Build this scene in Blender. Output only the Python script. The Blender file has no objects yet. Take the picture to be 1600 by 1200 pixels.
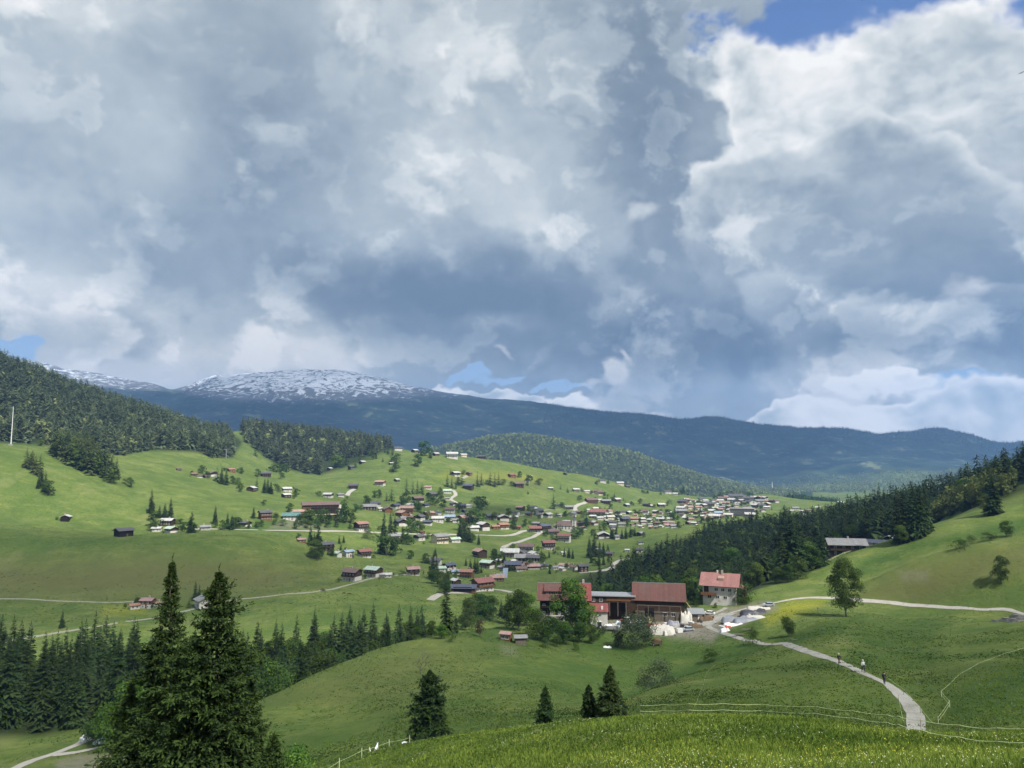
import bpy, math, random
import numpy as np
from mathutils import Vector, Matrix

random.seed(7)
RNG = np.random.default_rng(7)
scene = bpy.context.scene
COL = scene.collection
R = math.radians

# ------------------------------------------------------------------ camera
F = 1600 * 26.0 / 36.0
PITCH = math.atan(115.0 / F)
cam_data = bpy.data.cameras.new('camera')
cam_data.lens = 26.0
cam_data.sensor_width = 36.0
cam_data.clip_start = 0.5
cam_data.clip_end = 60000
cam = bpy.data.objects.new('camera', cam_data)
cam.location = (0, 0, 0)
cam.rotation_euler = (math.pi / 2 + PITCH, 0, 0)
COL.objects.link(cam)
scene.camera = cam
scene.view_settings.view_transform = 'Standard'
scene.view_settings.look = 'None'
scene.view_settings.gamma = 1
scene.view_settings.exposure = 1.0
scene.cycles.use_denoising = True
scene.cycles.use_adaptive_sampling = True
scene.cycles.adaptive_threshold = 0.02
scene.cycles.adaptive_min_samples = 8
scene.cycles.max_bounces = 4
scene.cycles.diffuse_bounces = 2
scene.cycles.glossy_bounces = 2
scene.cycles.transmission_bounces = 2
scene.cycles.volume_bounces = 0
scene.cycles.transparent_max_bounces = 6

# ------------------------------------------------------------------ node helpers
class NT:
    """small helper to write node trees as expressions"""
    def __init__(s, tree):
        s.t = tree
    def new(s, typ, **kw):
        n = s.t.nodes.new(typ)
        for k, v in kw.items():
            setattr(n, k, v)
        return n
    def put(s, sock, v):
        if isinstance(v, bpy.types.NodeSocket):
            s.t.links.new(v, sock)
        elif v is not None:
            sock.default_value = v
    def m(s, op, a, b=None, c=None, clamp=False):
        n = s.new('ShaderNodeMath', operation=op, use_clamp=clamp)
        s.put(n.inputs[0], a)
        if b is not None: s.put(n.inputs[1], b)
        if c is not None: s.put(n.inputs[2], c)
        return n.outputs[0]
    def add(s, *a):
        r = a[0]
        for b in a[1:]: r = s.m('ADD', r, b)
        return r
    def mul(s, *a):
        r = a[0]
        for b in a[1:]: r = s.m('MULTIPLY', r, b)
        return r
    def sub(s, a, b): return s.m('SUBTRACT', a, b)
    def sstep(s, v, a, b, lo=0.0, hi=1.0):
        n = s.new('ShaderNodeMapRange', interpolation_type='SMOOTHSTEP')
        s.put(n.inputs['Value'], v); s.put(n.inputs['From Min'], a); s.put(n.inputs['From Max'], b)
        s.put(n.inputs['To Min'], lo); s.put(n.inputs['To Max'], hi)
        return n.outputs[0]
    def mix(s, f, a, b, blend='MIX'):
        n = s.new('ShaderNodeMix', data_type='RGBA', blend_type=blend)
        s.put(n.inputs[0], f); s.put(n.inputs[6], a); s.put(n.inputs[7], b)
        return n.outputs[2]
    def noise(s, vec, scale, detail=4, rough=0.5, dist=0.0, out=0):
        n = s.new('ShaderNodeTexNoise')
        s.put(n.inputs['Vector'], vec); s.put(n.inputs['Scale'], scale)
        s.put(n.inputs['Detail'], detail); s.put(n.inputs['Roughness'], rough)
        s.put(n.inputs['Distortion'], dist)
        return n.outputs[out]
    def voro(s, vec, scale, feature='F1', rnd=1.0):
        n = s.new('ShaderNodeTexVoronoi', feature=feature)
        s.put(n.inputs['Vector'], vec); s.put(n.inputs['Scale'], scale); s.put(n.inputs['Randomness'], rnd)
        return n.outputs['Distance']
    def vec(s, x, y, z):
        n = s.new('ShaderNodeCombineXYZ')
        s.put(n.inputs[0], x); s.put(n.inputs[1], y); s.put(n.inputs[2], z)
        return n.outputs[0]
    def sep(s, v):
        n = s.new('ShaderNodeSeparateXYZ'); s.put(n.inputs[0], v); return n.outputs
    def vm(s, op, a, b=None, scale=None):
        n = s.new('ShaderNodeVectorMath', operation=op)
        s.put(n.inputs[0], a)
        if b is not None: s.put(n.inputs[1], b)
        if scale is not None: s.put(n.inputs[3], scale)
        return n.outputs[0]
    def ramp(s, f, stops):
        n = s.new('ShaderNodeValToRGB')
        cr = n.color_ramp
        while len(cr.elements) < len(stops): cr.elements.new(0.5)
        for e, (p, c) in zip(cr.elements, stops):
            e.position = p; e.color = (*c, 1) if len(c) == 3 else c
        s.put(n.inputs[0], f)
        return n.outputs[0]
    def attr(s, name, out='Fac'):
        n = s.new('ShaderNodeAttribute', attribute_name=name)
        return n.outputs[out]

def lin(c):
    return tuple((x / 12.92 if x <= 0.04045 else ((x + 0.055) / 1.055) ** 2.4) for x in c)
def L8(r, g, b):
    return lin((r / 255, g / 255, b / 255))

# ------------------------------------------------------------------ light
SUN_EL, SUN_AZ = R(52), R(138)       # azimuth clockwise from the view axis (+Y): behind the right shoulder
SUNV = Vector((math.cos(SUN_EL) * math.sin(SUN_AZ), math.cos(SUN_EL) * math.cos(SUN_AZ), math.sin(SUN_EL)))
sd = bpy.data.lights.new('sun', 'SUN')
sd.energy = 4.2
sd.angle = R(0.6)
sd.color = (1.0, 0.95, 0.87)
sun = bpy.data.objects.new('sun', sd)
sun.rotation_euler = SUNV.to_track_quat('Z', 'Y').to_euler()
COL.objects.link(sun)
# ------------------------------------------------------------------ sky
SKY_GAIN = 1 / 1.95          # display light before the exposure of the view
SKY_BLOBS = [
        (690, 440, 220, 50, 0, -.30), (1150, 500, 520, 46, 0, -.22), (900, 330, 130, 170, .2, -.12),
        (1420, 540, 280, 36, 0, -.26), (200, 110, 150, 70, -.5, -.04), (420, 170, 130, 130, -.6, -.14),
        (1020, 130, 80, 200, 0, -.18), (60, 60, 120, 80, 0, .14), (180, 330, 300, 40, 0, -.05), (300, 400, 400, 44, 0, -.06),
        (230, 180, 70, 60, -.6, .16), (60, 450, 110, 34, 0, .20), (100, 590, 220, 34, 0, .20), (500, 530, 110, 24, .1, .26), (400, 560, 260, 26, 0, .10),
        (1200, 40, 120, 60, 0, -.06), (820, 340, 34, 50, .7, .16), (720, 300, 140, 80, 0, .08), (760, 485, 60, 14, 0, .20),
        (1130, 560, 240, 30, 0, -.10), (900, 560, 120, 40, .1, -.06), (1350, 630, 300, 26, 0, .06), (780, 40, 70, 60, 0, .18), (640, 60, 120, 60, 0, .08), (560, 330, 120, 60, 0, .04), (1500, 380, 160, 50, 0, -.10)]
# direction px, py, half sizes, turn, strength
SKY_L1 = [(1190, 110, 40, 80, .15, .85), (1110, 290, 24, 60, .25, .62), (1280, 120, 120, 80, .2, .42), (1390, 100, 90, 62, 0, .95), (1480, 110, 90, 72, 0, .95), (1560, 70, 90, 90, 0, .95), (1250, 210, 90, 60, .3, .6), (1600, 230, 120, 110, 0, .9), (1090, 340, 40, 24, .4, .5)]
SKY_L2 = [(1370, 215, 78, 52, 0, .85), (1300, 270, 130, 60, 0, .8), (1180, 270, 60, 50, 0, .7), (1450, 260, 80, 70, 0, .65), (1340, 360, 260, 90, 0, .9), (1560, 380, 130, 70, 0, .75), (1180, 370, 70, 60, 0, .7), (1240, 440, 160, 50, 0, .7), (1440, 450, 200, 50, 0, .7)]
SKY_L4 = [(1400, 730, 420, 50, 0, .9), (900, 690, 200, 40, 0, .7), (740, 640, 90, 26, 0, .8), (1300, 668, 190, 24, 0, .8), (1440, 668, 90, 34, 0, .8), (1520, 652, 60, 36, 0, .85), (1590, 640, 46, 44, 0, .9), (1230, 660, 60, 20, 0, .7), (1355, 604, 32, 13, 0, .85), (1440, 600, 34, 14, 0, .75), (825, 618, 26, 12, 0, .85), (880, 628, 60, 16, 0, .8), (720, 600, 60, 15, 0, .8), (770, 608, 28, 12, 0, .75), (30, 552, 24, 10, 0, .8), (1575, 700, 200, 30, 0, .6), (660, 590, 40, 12, 0, .6)]
SKY_L5 = [(1000, 342, 36, 20, 0, .9), (955, 575, 16, 34, .5, .85), (975, 545, 10, 20, .3, .7), (925, 600, 30, 14, .4, .7), (1500, 470, 40, 30, .4, .6), (785, 545, 40, 8, -.5, .75), (1170, 345, 70, 20, .1, .75), (540, 545, 26, 20, 0, .6), (470, 525, 46, 10, 0, .6), (230, 345, 18, 10, 0, .6), (120, 245, 26, 10, 0, .55)]
SKY_GAPS = [(1435, -45, 170, 78, 0, 1.5), (712, 572, 48, 11, .25, .95), (775, 584, 60, 10, -.1, .95), (820, 575, 30, 6, .3, .7), (15, 532, 44, 18, 0, 1.0),
            (850, 602, 40, 7, .1, .95), (900, 606, 46, 7, 0, .9), (1530, 605, 85, 17, -.1, 1.15), (1430, -230, 260, 150, 0, .8)]
CLOUD_RAMP = [(0.0, L8(110, 126, 142)), (0.20, L8(135, 149, 162)), (0.40, L8(165, 177, 185)), (0.58, L8(190, 199, 203)),
              (0.74, L8(218, 223, 223)), (0.90, L8(243, 243, 241)), (1.0, L8(255, 254, 250))]
def build_world():
    w = bpy.data.worlds.new('World')
    scene.world = w
    w.use_nodes = True
    t = w.node_tree
    t.nodes.clear()
    N = NT(t)
    tc = N.new('ShaderNodeTexCoord')
    d = tc.outputs['Generated']
    x, y, z = N.sep(d)
    # nishita blue for the gaps between the clouds
    sk = N.new('ShaderNodeTexSky', sky_type='NISHITA')
    sk.sun_disc = False
    sk.sun_elevation = SUN_EL
    sk.sun_rotation = SUN_AZ
    sk.air_density = 1.2
    sk.dust_density = 0.6
    blue = N.mix(1.0, sk.outputs[0], (0.95, 0.82, 0.86, 1), 'MULTIPLY')
    az = N.m('ARCTAN2', x, y)
    el = N.m('ARCSINE', z)
    sph = N.vec(x, y, N.mul(z, 1.25))
    warpv = N.vm('SUBTRACT', N.noise(sph, 2.6, 2, 0.5, out=1), (0.5, 0.5, 0.5))
    warp2 = N.vm('SUBTRACT', N.noise(sph, 14.0, 3, 0.6, out=1), (0.5, 0.5, 0.5))
    sphw = N.vm('ADD', N.vm('ADD', sph, N.vm('SCALE', warpv, scale=0.10)), N.vm('SCALE', warp2, scale=0.030))
    wx, wy, wz = N.sep(N.vm('ADD', N.vm('SCALE', warpv, scale=0.10), N.vm('SCALE', warp2, scale=0.060)))
    azw = N.add(az, wx); elw = N.add(el, wz)
    def blob(px, py, sx, sy, rot=0.0, amp=1.0):
        a0 = math.atan((px - 800) / F)
        e0 = math.atan((715 - py) / F * math.cos(a0))
        A = N.sub(azw, a0); E = N.sub(elw, e0)
        c, s_ = math.cos(rot), math.sin(rot)
        if rot:
            u = N.m('MULTIPLY_ADD', E, s_ * F / sx, N.mul(A, c * F / sx)); v = N.m('MULTIPLY_ADD', E, c * F / sy, N.mul(A, -s_ * F / sy))
        else: u = N.mul(A, F / sx); v = N.mul(E, F / sy)
        q = N.m('MULTIPLY_ADD', u, u, N.mul(v, v))
        return N.mul(N.m('EXPONENT', N.mul(q, -1.0)), amp)
    S = None
    for (px, py, sx, sy, rot, amp) in SKY_BLOBS:
        g = blob(px, py, sx, sy, rot, amp)
        S = g if S is None else N.add(S, g)
    n1 = N.noise(sphw, 3.2, 6, 0.52)
    S = N.add(S, N.mul(N.sub(n1, 0.5), 0.62), 0.50)
    # rounded cauliflower lobes
    def puff(v):
        n = N.new('ShaderNodeTexVoronoi', feature='F1'); n.normalize = False
        N.put(n.inputs['Vector'], v); n.inputs['Scale'].default_value = 7.0
        n.inputs['Detail'].default_value = 3.0; n.inputs['Roughness'].default_value = 0.46; n.inputs['Lacunarity'].default_value = 2.3
        return N.m('MULTIPLY_ADD', n.outputs['Distance'], -0.50, 0.52)
    fine = N.sub(N.noise(sphw, 30.0, 4, 0.6), 0.5)
    wrp = N.vm('SCALE', N.vm('SUBTRACT', N.noise(sph, 24.0, 2, 0.5, out=1), (0.5, 0.5, 0.5)), scale=0.030)
    vA = N.vm('ADD', sphw, wrp); vB = N.vm('ADD', vA, (3.7, 1.3, 5.1))
    Lo = (0.010, -0.003, 0.017)
    pA = puff(vA); pA2 = puff(N.vm('ADD', vA, Lo)); pB = puff(vB); pB2 = puff(N.vm('ADD', vB, Lo))
    def total(bl):
        r = None
        for q in bl:
            g = blob(*q); r = g if r is None else N.add(r, g)
        return r
    rim = N.noise(sphw, 5.5, 6, 0.58)
    mid = N.noise(sphw, 12.0, 5, 0.58)
    # overlapping cloud bodies: each starts with a lit edge and darkens inwards
    cw = N.m('MINIMUM', N.add(blob(1350, 250, 380, 330), blob(1100, 560, 420, 60), blob(450, 545, 300, 50, 0, .5), blob(150, 300, 200, 300, 0, .35), 0.36), 1.0)
    for q, ww in ((N.add(rim, N.mul(pA, .22), -.57), .23), (N.add(n1, N.mul(pB, .16), -.56), .17), (N.add(mid, N.mul(pA, .14), -.57), .12)):
        S = N.add(S, N.mul(N.sstep(q, -.03, .035), N.sstep(q, .20, .02), cw, ww), N.mul(N.sstep(q, -.14, -.02), N.mul(cw, -ww * .30)))
    S = N.add(S, N.mul(N.sub(mid, .5), .34), N.mul(N.sub(rim, .5), .34), N.mul(N.sub(pA, pA2), .30), .025)
    S = N.m('MULTIPLY_ADD', S, 1.28, -.145)
    col = N.ramp(S, CLOUD_RAMP)
    # clear gaps
    gap = N.add(total(SKY_GAPS), N.mul(N.sub(rim, 0.5), 2.2), N.mul(N.sub(mid, 0.5), 1.4), N.mul(N.sub(pB, .1), .5))
    gm = N.sstep(gap, 0.50, 0.72)
    behind = N.m('MULTIPLY', N.sstep(el, R(38), R(52)), N.sstep(n1, 0.50, 0.60))
    gm = N.m('MAXIMUM', gm, behind)
    layers = []
    rm = N.mul(N.sub(rim, 0.5), 1.0)
    for bl, p, p2, thr, soft, hi, lo_, amp, rk, mx, y0, y1 in (
        (SKY_L1, pA, pA2, .46, .42, .98, .72, 1.1, 2.6, 1, 380, 200), (SKY_L2, pB, pB2, .54, .26, .80, .48, 1.0, 2.2, .92, 480, 240), (SKY_L4, pA, pA2, .46, .22, 1.0, .70, 1.3, 1.6, .97, 900, 800), (SKY_L5, pB, pB2, .40, .55, .88, .74, .4, 1.6, .8, 900, 800)):
        f = N.add(total(bl), N.mul(p, 0.85), N.mul(fine, 0.10), N.mul(rm, rk), -thr)
        mask = N.mul(N.sstep(f, 0.0, soft), mx)
        if y0 < 800: mask = N.mul(mask, N.sstep(elw, math.atan((715 - y0) / F), math.atan((715 - y1) / F)))
        inner = N.sstep(f, 0.04, 0.75)
        sh = N.add(N.mul(inner, lo_ - hi), N.mul(N.sub(p, p2), amp), N.mul(N.sub(n1, .5), .55 * amp), N.mul(rm, .85), N.mul(fine, .08), hi - .02)
        layers.append((mask, N.ramp(N.m('MULTIPLY_ADD', sh, 1.22, -.13), CLOUD_RAMP)))
    # clear air between the clouds: deep blue above, paler towards the horizon
    clear = N.ramp(N.mul(el, 1.0 / R(38)), [(0.0, L8(158, 196, 230)), (0.16, L8(138, 182, 226)), (0.45, L8(98, 142, 200)), (1.0, L8(66, 100, 165))])
    blue = N.mix(0.8, blue, N.vm('SCALE', clear, scale=SKY_GAIN / 0.12))
    bg = N.new('ShaderNodeBackground')
    # Nishita is physically bright; clouds are written in display light and scaled to match
    K = 0.12
    final = N.mix(gm, N.vm('SCALE', col, scale=SKY_GAIN / K), blue)
    for i, (mask, c) in enumerate(layers):
        final = N.mix(mask, final, N.vm('SCALE', c, scale=SKY_GAIN / K * (1.22 if i == 2 else 1.0)))
    N.put(bg.inputs[0], final)
    bg.inputs[1].default_value = K
    o = N.new('ShaderNodeOutputWorld')
    t.links.new(bg.outputs[0], o.inputs[0])
    w.cycles.sampling_method = 'MANUAL'
    w.cycles.sample_map_resolution = 256
build_world()
# ------------------------------------------------------------------ projection
CP, SP = math.cos(PITCH), math.sin(PITCH)
def ray(px, py):
    a = (np.asarray(px, float) - 800) / F; b = (600 - np.asarray(py, float)) / F
    return a, CP - b * SP, SP + b * CP
def at(px, py, d):
    """point at depth d (metres ahead of the viewpoint) seen in direction px, py"""
    a, y, z = ray(px, py)
    k = d / y
    return a * k, y * k, z * k
def proj(x, y, z):
    w = y * CP + z * SP
    return 800 + F * x / w, 600 - F * (-y * SP + z * CP) / w

# ------------------------------------------------------------------ value noise (numpy)
class Noise2:
    def __init__(s, seed):
        r = np.random.default_rng(seed)
        s.g = r.random((256, 256)) * 2 - 1
    def one(s, x, y):
        xi = np.floor(x).astype(int); yi = np.floor(y).astype(int)
        fx = x - xi; fy = y - yi
        fx = fx * fx * fx * (fx * (fx * 6 - 15) + 10); fy = fy * fy * fy * (fy * (fy * 6 - 15) + 10)
        g = s.g
        a = g[xi & 255, yi & 255]; b = g[(xi + 1) & 255, yi & 255]
        c = g[xi & 255, (yi + 1) & 255]; e = g[(xi + 1) & 255, (yi + 1) & 255]
        return (a * (1 - fx) + b * fx) * (1 - fy) + (c * (1 - fx) + e * fx) * fy
    def fbm(s, x, y, oct=4, gain=0.5):
        r = 0; a = 1; t = 0
        for i in range(oct):
            r = r + a * s.one(x * 2 ** i + 17.3 * i, y * 2 ** i - 9.1 * i); t += a; a *= gain
        return r / t
    def ridged(s, x, y, oct=4):
        r = 0; a = 1; t = 0
        for i in range(oct):
            r = r + a * (1 - 2 * np.abs(s.one(x * 2 ** i + 7.7 * i, y * 2 ** i + 3.1 * i))); t += a; a *= .5
        return r / t
NA, NB, NC = Noise2(1), Noise2(2), Noise2(3)

# ------------------------------------------------------------------ terrain profile: feature lines, near to far
# every line: {direction px: (distance m, direction py)}; lines are joined smoothly into one ground surface
LINES = [
 {-500:(4,1292), 2100:(4,1292)},
 {-500:(30,1330),0:(45,1340),200:(45,1335),400:(42,1330),520:(45,1290),600:(40,1245),800:(32,1222),1000:(28,1210),1200:(26,1205),1400:(22,1205),1600:(18,1205),2100:(16,1180)},
 {-500:(90,1320),0:(80,1300),200:(75,1300),400:(75,1262),460:(78,1230),520:(80,1203),600:(86,1173),700:(82,1150),760:(78,1142),840:(74,1134),900:(70,1125),1000:(65,1119),1100:(60,1118),1200:(56,1120),1300:(53,1129),1400:(48,1144),1500:(44,1152),1600:(42,1157),2100:(40,1150)},
 {-500:(130,1230),0:(150,1215),200:(150,1205),400:(120,1215),480:(112,1190),600:(112,1166),700:(108,1150),840:(100,1142),1000:(92,1132),1100:(88,1130),1200:(84,1134),1300:(82,1141),1400:(84,1149),1430:(88,1147),1500:(82,1146),1600:(80,1140),2100:(80,1120)},
 {-500:(170,1180),0:(178,1178),100:(178,1166),200:(172,1158),400:(135,1160),600:(130,1137),700:(125,1125),840:(122,1122),1000:(116,1108),1100:(120,1082),1200:(130,1058),1300:(125,1043),1350:(121,1052),1400:(111,1077),1430:(103,1103),1500:(102,1085),1600:(100,1072),2100:(100,1040)},
 {-500:(205,1145),0:(200,1148),100:(196,1152),200:(198,1130),400:(150,1122),480:(150,1130),600:(150,1110),700:(148,1100),840:(140,1108),920:(134,1106),980:(132,1096),1050:(150,1062),1130:(175,1039),1200:(195,1017),1260:(200,998),1300:(204,986),1400:(188,1000),1500:(170,1006),1600:(150,1012),2100:(140,980)},
 {-500:(260,1080),0:(260,1078),200:(260,1078),400:(163,1108),480:(168,1095),600:(178,1066),700:(178,1062),840:(168,1078),920:(160,1098),980:(160,1114),1050:(182,1094),1130:(202,1044),1200:(222,1010),1260:(222,994),1300:(224,977),1400:(210,986),1500:(195,988),1600:(172,988),2100:(160,940)},
 {-500:(300,1050),0:(300,1055),200:(300,1052),330:(190,1120),400:(175,1101),480:(196,1062),560:(220,1021),640:(236,999),700:(248,989),800:(262,986),900:(266,996),1000:(268,994),1100:(272,982),1200:(266,962),1300:(262,955),1400:(250,966),1500:(225,971),1600:(202,974),2100:(180,900)},
 {-500:(340,1020),0:(340,1024),200:(340,1020),330:(225,1130),400:(192,1130),480:(214,1098),600:(248,1018),640:(255,1005),700:(262,996),800:(285,975),900:(292,968),1000:(296,964),1100:(300,958),1200:(300,943),1300:(296,937),1400:(285,944),1500:(268,952),1600:(250,960),2100:(225,890)},
 {-500:(370,1000),0:(370,1006),200:(370,990),330:(260,1120),400:(222,1136),480:(248,1108),600:(285,1060),700:(302,1040),800:(322,1010),900:(330,984),1000:(332,962),1100:(318,936),1160:(322,930),1200:(318,928),1300:(305,922),1340:(300,917),1430:(296,873),1500:(292,855),1600:(286,836),2100:(270,740)},
 {-500:(385,985),0:(385,991),200:(385,979),330:(285,1085),400:(260,1085),480:(285,1062),600:(318,1030),700:(335,1016),800:(350,999),900:(356,985),1000:(352,980),1100:(335,952),1160:(333,930),1200:(335,922),1260:(330,914),1300:(330,912),1340:(324,918),1430:(322,878),1500:(318,858),1600:(312,840),2100:(300,735)},
 {-500:(400,970),0:(400,977),200:(400,968),330:(310,1050),400:(312,1030),480:(330,1012),600:(350,1002),700:(370,992),800:(380,986),900:(382,978),1000:(372,985),1100:(352,960),1160:(345,926),1200:(360,908),1260:(370,898),1300:(376,873),1380:(386,847),1450:(386,823),1500:(380,808),1600:(370,789),2100:(340,700)},
 {-500:(440,933),0:(442,937),100:(440,940),200:(440,946),300:(435,950),400:(430,945),480:(440,928),600:(462,922),700:(475,930),800:(482,935),900:(482,940),1000:(480,930),1100:(445,938),1160:(440,935),1200:(430,922),1260:(420,890),1300:(412,869),1340:(415,862),1380:(425,852),1450:(445,832),1500:(440,805),1600:(430,768),2100:(400,680)},
 {-500:(500,880),0:(500,882),200:(500,887),400:(512,892),480:(522,896),600:(542,893),700:(562,906),760:(580,905),800:(620,890),900:(640,880),1000:(640,884),1100:(600,895),1200:(560,888),1300:(520,864),1400:(520,842),1450:(522,834),1500:(520,786),1600:(520,748),2100:(480,650)},
 {-500:(540,830),0:(540,831),100:(546,834),200:(552,837),300:(558,834),400:(564,838),480:(585,850),540:(610,864),600:(650,866),700:(690,863),800:(730,862),900:(765,868),1000:(785,866),1100:(760,853),1200:(720,848),1300:(660,838),1400:(620,818),1450:(620,800),1500:(610,778),1600:(600,744),2100:(560,640)},
 {-500:(600,800),0:(590,816),100:(596,822),200:(602,832),300:(612,829),400:(642,827),500:(690,830),600:(742,838),700:(800,836),800:(850,838),900:(885,846),1000:(905,836),1100:(885,828),1200:(850,824),1300:(800,816),1400:(760,804),1450:(740,790),1500:(720,775),1600:(700,752),2100:(640,650)},
 {-500:(650,700),0:(650,742),100:(664,764),200:(684,784),300:(710,790),400:(765,792),500:(825,796),600:(885,800),700:(945,801),800:(1005,804),900:(1085,812),1000:(1155,813),1100:(1200,807),1200:(1250,801),1300:(1110,804),1400:(950,796),1500:(880,785),1600:(850,770),2100:(800,680)},
 {-500:(700,620),0:(720,697),100:(765,716),200:(825,736),300:(905,742),400:(985,756),500:(1065,761),600:(1125,765),700:(1185,771),800:(1255,772),900:(1355,778),1000:(1455,789),1100:(1550,791),1200:(1600,791),1300:(1500,793),1400:(1300,785),1600:(1100,765),2100:(1000,720)},
 {-500:(820,600),0:(860,690),100:(905,706),200:(985,703),300:(1080,704),365:(1180,712),400:(1280,722),450:(1300,738),500:(1330,742),550:(1360,728),600:(1400,713),640:(1450,706),700:(1500,711),760:(1550,717),800:(1600,723),840:(1650,731),940:(1760,747),1000:(1860,764),1050:(1920,772),1100:(1990,778),1160:(2030,775),1200:(2040,770),1240:(2040,779),1320:(2080,786),1400:(1900,788),1600:(1600,765),2100:(1400,720)},
 {-500:(1000,480),-100:(1150,548),0:(1250,568),100:(1310,608),200:(1390,640),300:(1460,672),345:(1510,690),370:(1600,665),400:(1660,672),500:(1720,682),600:(1730,698),640:(1740,705),700:(1740,722),800:(1830,745),940:(2020,776),1050:(2160,800),1200:(2230,802),1320:(2330,802),1400:(2230,798),1600:(2000,770),2100:(1700,740)},
 {-500:(1500,560),0:(1700,640),200:(1900,690),400:(2200,730),600:(2400,760),700:(2500,765),800:(2600,775),1000:(2700,792),1100:(2700,793),1200:(2900,783),1320:(3100,779),1400:(3100,777),1600:(3000,755),2100:(2500,740)},
 {-500:(3000,640),0:(3500,690),400:(3600,720),640:(3500,714),700:(3500,698),760:(3500,684),830:(3500,679),900:(3550,697),960:(3600,703),1000:(3600,713),1050:(3620,732),1100:(3650,744),1150:(3720,761),1200:(3820,771),1300:(4000,770),1400:(4000,767),1600:(3700,745),2100:(3200,730)},
 {-500:(4200,700),0:(4500,735),700:(4500,742),830:(4500,735),1000:(4800,746),1100:(5000,757),1200:(5000,765),1300:(5000,761),1400:(4800,754),1500:(4800,742),1600:(4600,733),2100:(4200,720)},
 {-500:(6000,640),0:(6200,660),200:(6200,662),400:(6200,657),600:(6300,668),800:(6500,682),1000:(6600,697),1200:(6600,708),1400:(6500,707),1500:(6500,714),1600:(6500,722),2100:(6000,700)},
 {-500:(8000,560),0:(8300,560),40:(8400,562),100:(8500,575),160:(8600,584),210:(8600,595),245:(8600,601),270:(8600,609),300:(8500,598),325:(8450,587),343:(8450,583),352:(8500,591),362:(8400,587),400:(8300,581),440:(8200,578),520:(8200,577),560:(8200,581),600:(8200,591),620:(8200,598),660:(8200,606),700:(8200,613),760:(8200,621),800:(8200,623),840:(8000,628),880:(7800,635),940:(7600,643),1000:(7600,648),1060:(7500,655),1085:(7500,653),1110:(7500,651),1140:(7500,656),1200:(7500,664),1260:(7500,668),1310:(7500,669),1350:(7500,674),1375:(7600,678),1400:(7700,674),1420:(7700,675),1465:(7800,669),1500:(7800,676),1540:(7800,687),1560:(7800,692),1600:(7800,692),2100:(7800,700)},
 {-500:(12000,720),2100:(12000,720)},
]
RAWL = LINES
def smooth1(v, k):
    if k < 1: return v
    w = np.exp(-0.5 * (np.arange(-3 * k, 3 * k + 1) / k) ** 2); w /= w.sum()
    return np.convolve(np.pad(v, 3 * k, mode='edge'), w, 'valid')
CPX = np.arange(-500, 2101, 4.0)
NCOL = len(CPX)
Ls = []
for i, ln in enumerate(LINES):
    ks = np.array(sorted(ln)); ds = np.array([ln[k][0] for k in ks], float); ps = np.array([ln[k][1] for k in ks], float)
    ld = np.interp(CPX, ks, np.log(ds)); py = np.interp(CPX, ks, ps)
    kk = 6 if i < 21 else (4 if i < 23 else 1)
    Ls.append((smooth1(ld, max(kk, 6)), smooth1(py, kk)))
LD = np.array([a for a, b in Ls]).T           # (col, line)
LPY = np.array([b for a, b in Ls]).T
YY = np.exp(LD)
_, ry, rz = ray(0, LPY)
LZ = YY * rz / ry                              # elevation at each line
# rows
def pchip(xk, yk, xq):
    """monotone cubic per row; xk, yk (n, k); xq (n, q)"""
    h = np.diff(xk, axis=1); dl = np.diff(yk, axis=1) / h
    m = np.zeros_like(yk)
    w1 = 2 * h[:, 1:] + h[:, :-1]; w2 = h[:, 1:] + 2 * h[:, :-1]
    same = dl[:, 1:] * dl[:, :-1] > 0
    with np.errstate(divide='ignore', invalid='ignore'):
        hm = (w1 + w2) / (w1 / dl[:, :-1] + w2 / dl[:, 1:])
    soft = 0.5 * (dl[:, 1:] + dl[:, :-1])
    m[:, 1:-1] = np.where(same, hm, 0.0)
    m[:, 0] = dl[:, 0]; m[:, -1] = dl[:, -1]
    out = np.empty_like(xq)
    for c in range(xk.shape[0]):
        j = np.clip(np.searchsorted(xk[c], xq[c], side='right') - 1, 0, xk.shape[1] - 2)
        t = (xq[c] - xk[c, j]) / h[c, j]; H = h[c, j]
        out[c] = (yk[c, j] * (1 + 2 * t) * (1 - t) ** 2 + m[c, j] * H * t * (1 - t) ** 2 +
                  yk[c, j + 1] * t * t * (3 - 2 * t) + m[c, j + 1] * H * t * t * (t - 1))
    return out
SEG = []
for i in range(len(LINES) - 1):
    n = [14, 34, 18, 22, 22, 22, 22, 22, 22, 18, 14, 24, 26, 26, 26, 30, 30, 26, 30, 20, 44, 24, 44, 70, 8][i]
    SEG.append(n)
rows = []
line_row = []
for i, n in enumerate(SEG):
    line_row.append(len(rows))
    for k in range(n): rows.append((i, k / n))
line_row.append(len(rows)); rows.append((len(SEG) - 1, 1.0))
ri = np.array([r[0] for r in rows]); rt = np.array([r[1] for r in rows])
QLD = LD[:, ri] * (1 - rt) + LD[:, ri + 1] * rt
# smooth in log distance so that lines do not crease; work on py-like quantity (slope angle) for far, z for all
QZ = pchip(LD, LZ / YY, QLD) * np.exp(QLD)
TY = np.exp(QLD)
# light smoothing along the rows to round creases of the fields
ang = QZ / TY
for _ in range(2):
    a2 = ang.copy()
    a2[:, 1:-1] = 0.25 * ang[:, :-2] + 0.5 * ang[:, 1:-1] + 0.25 * ang[:, 2:]
    lim = line_row[21]
    ang[:, :lim] = a2[:, :lim]
TZ = ang * TY
DYZ = np.arctan2(TZ, TY)
# column px -> x : a * Y / dir.y, dir.y depends weakly on elevation
b_ = np.tan(np.arctan(ang) - PITCH)
TX = ((CPX - 800) / F)[:, None] * TY / (CP - b_ * SP)
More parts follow.
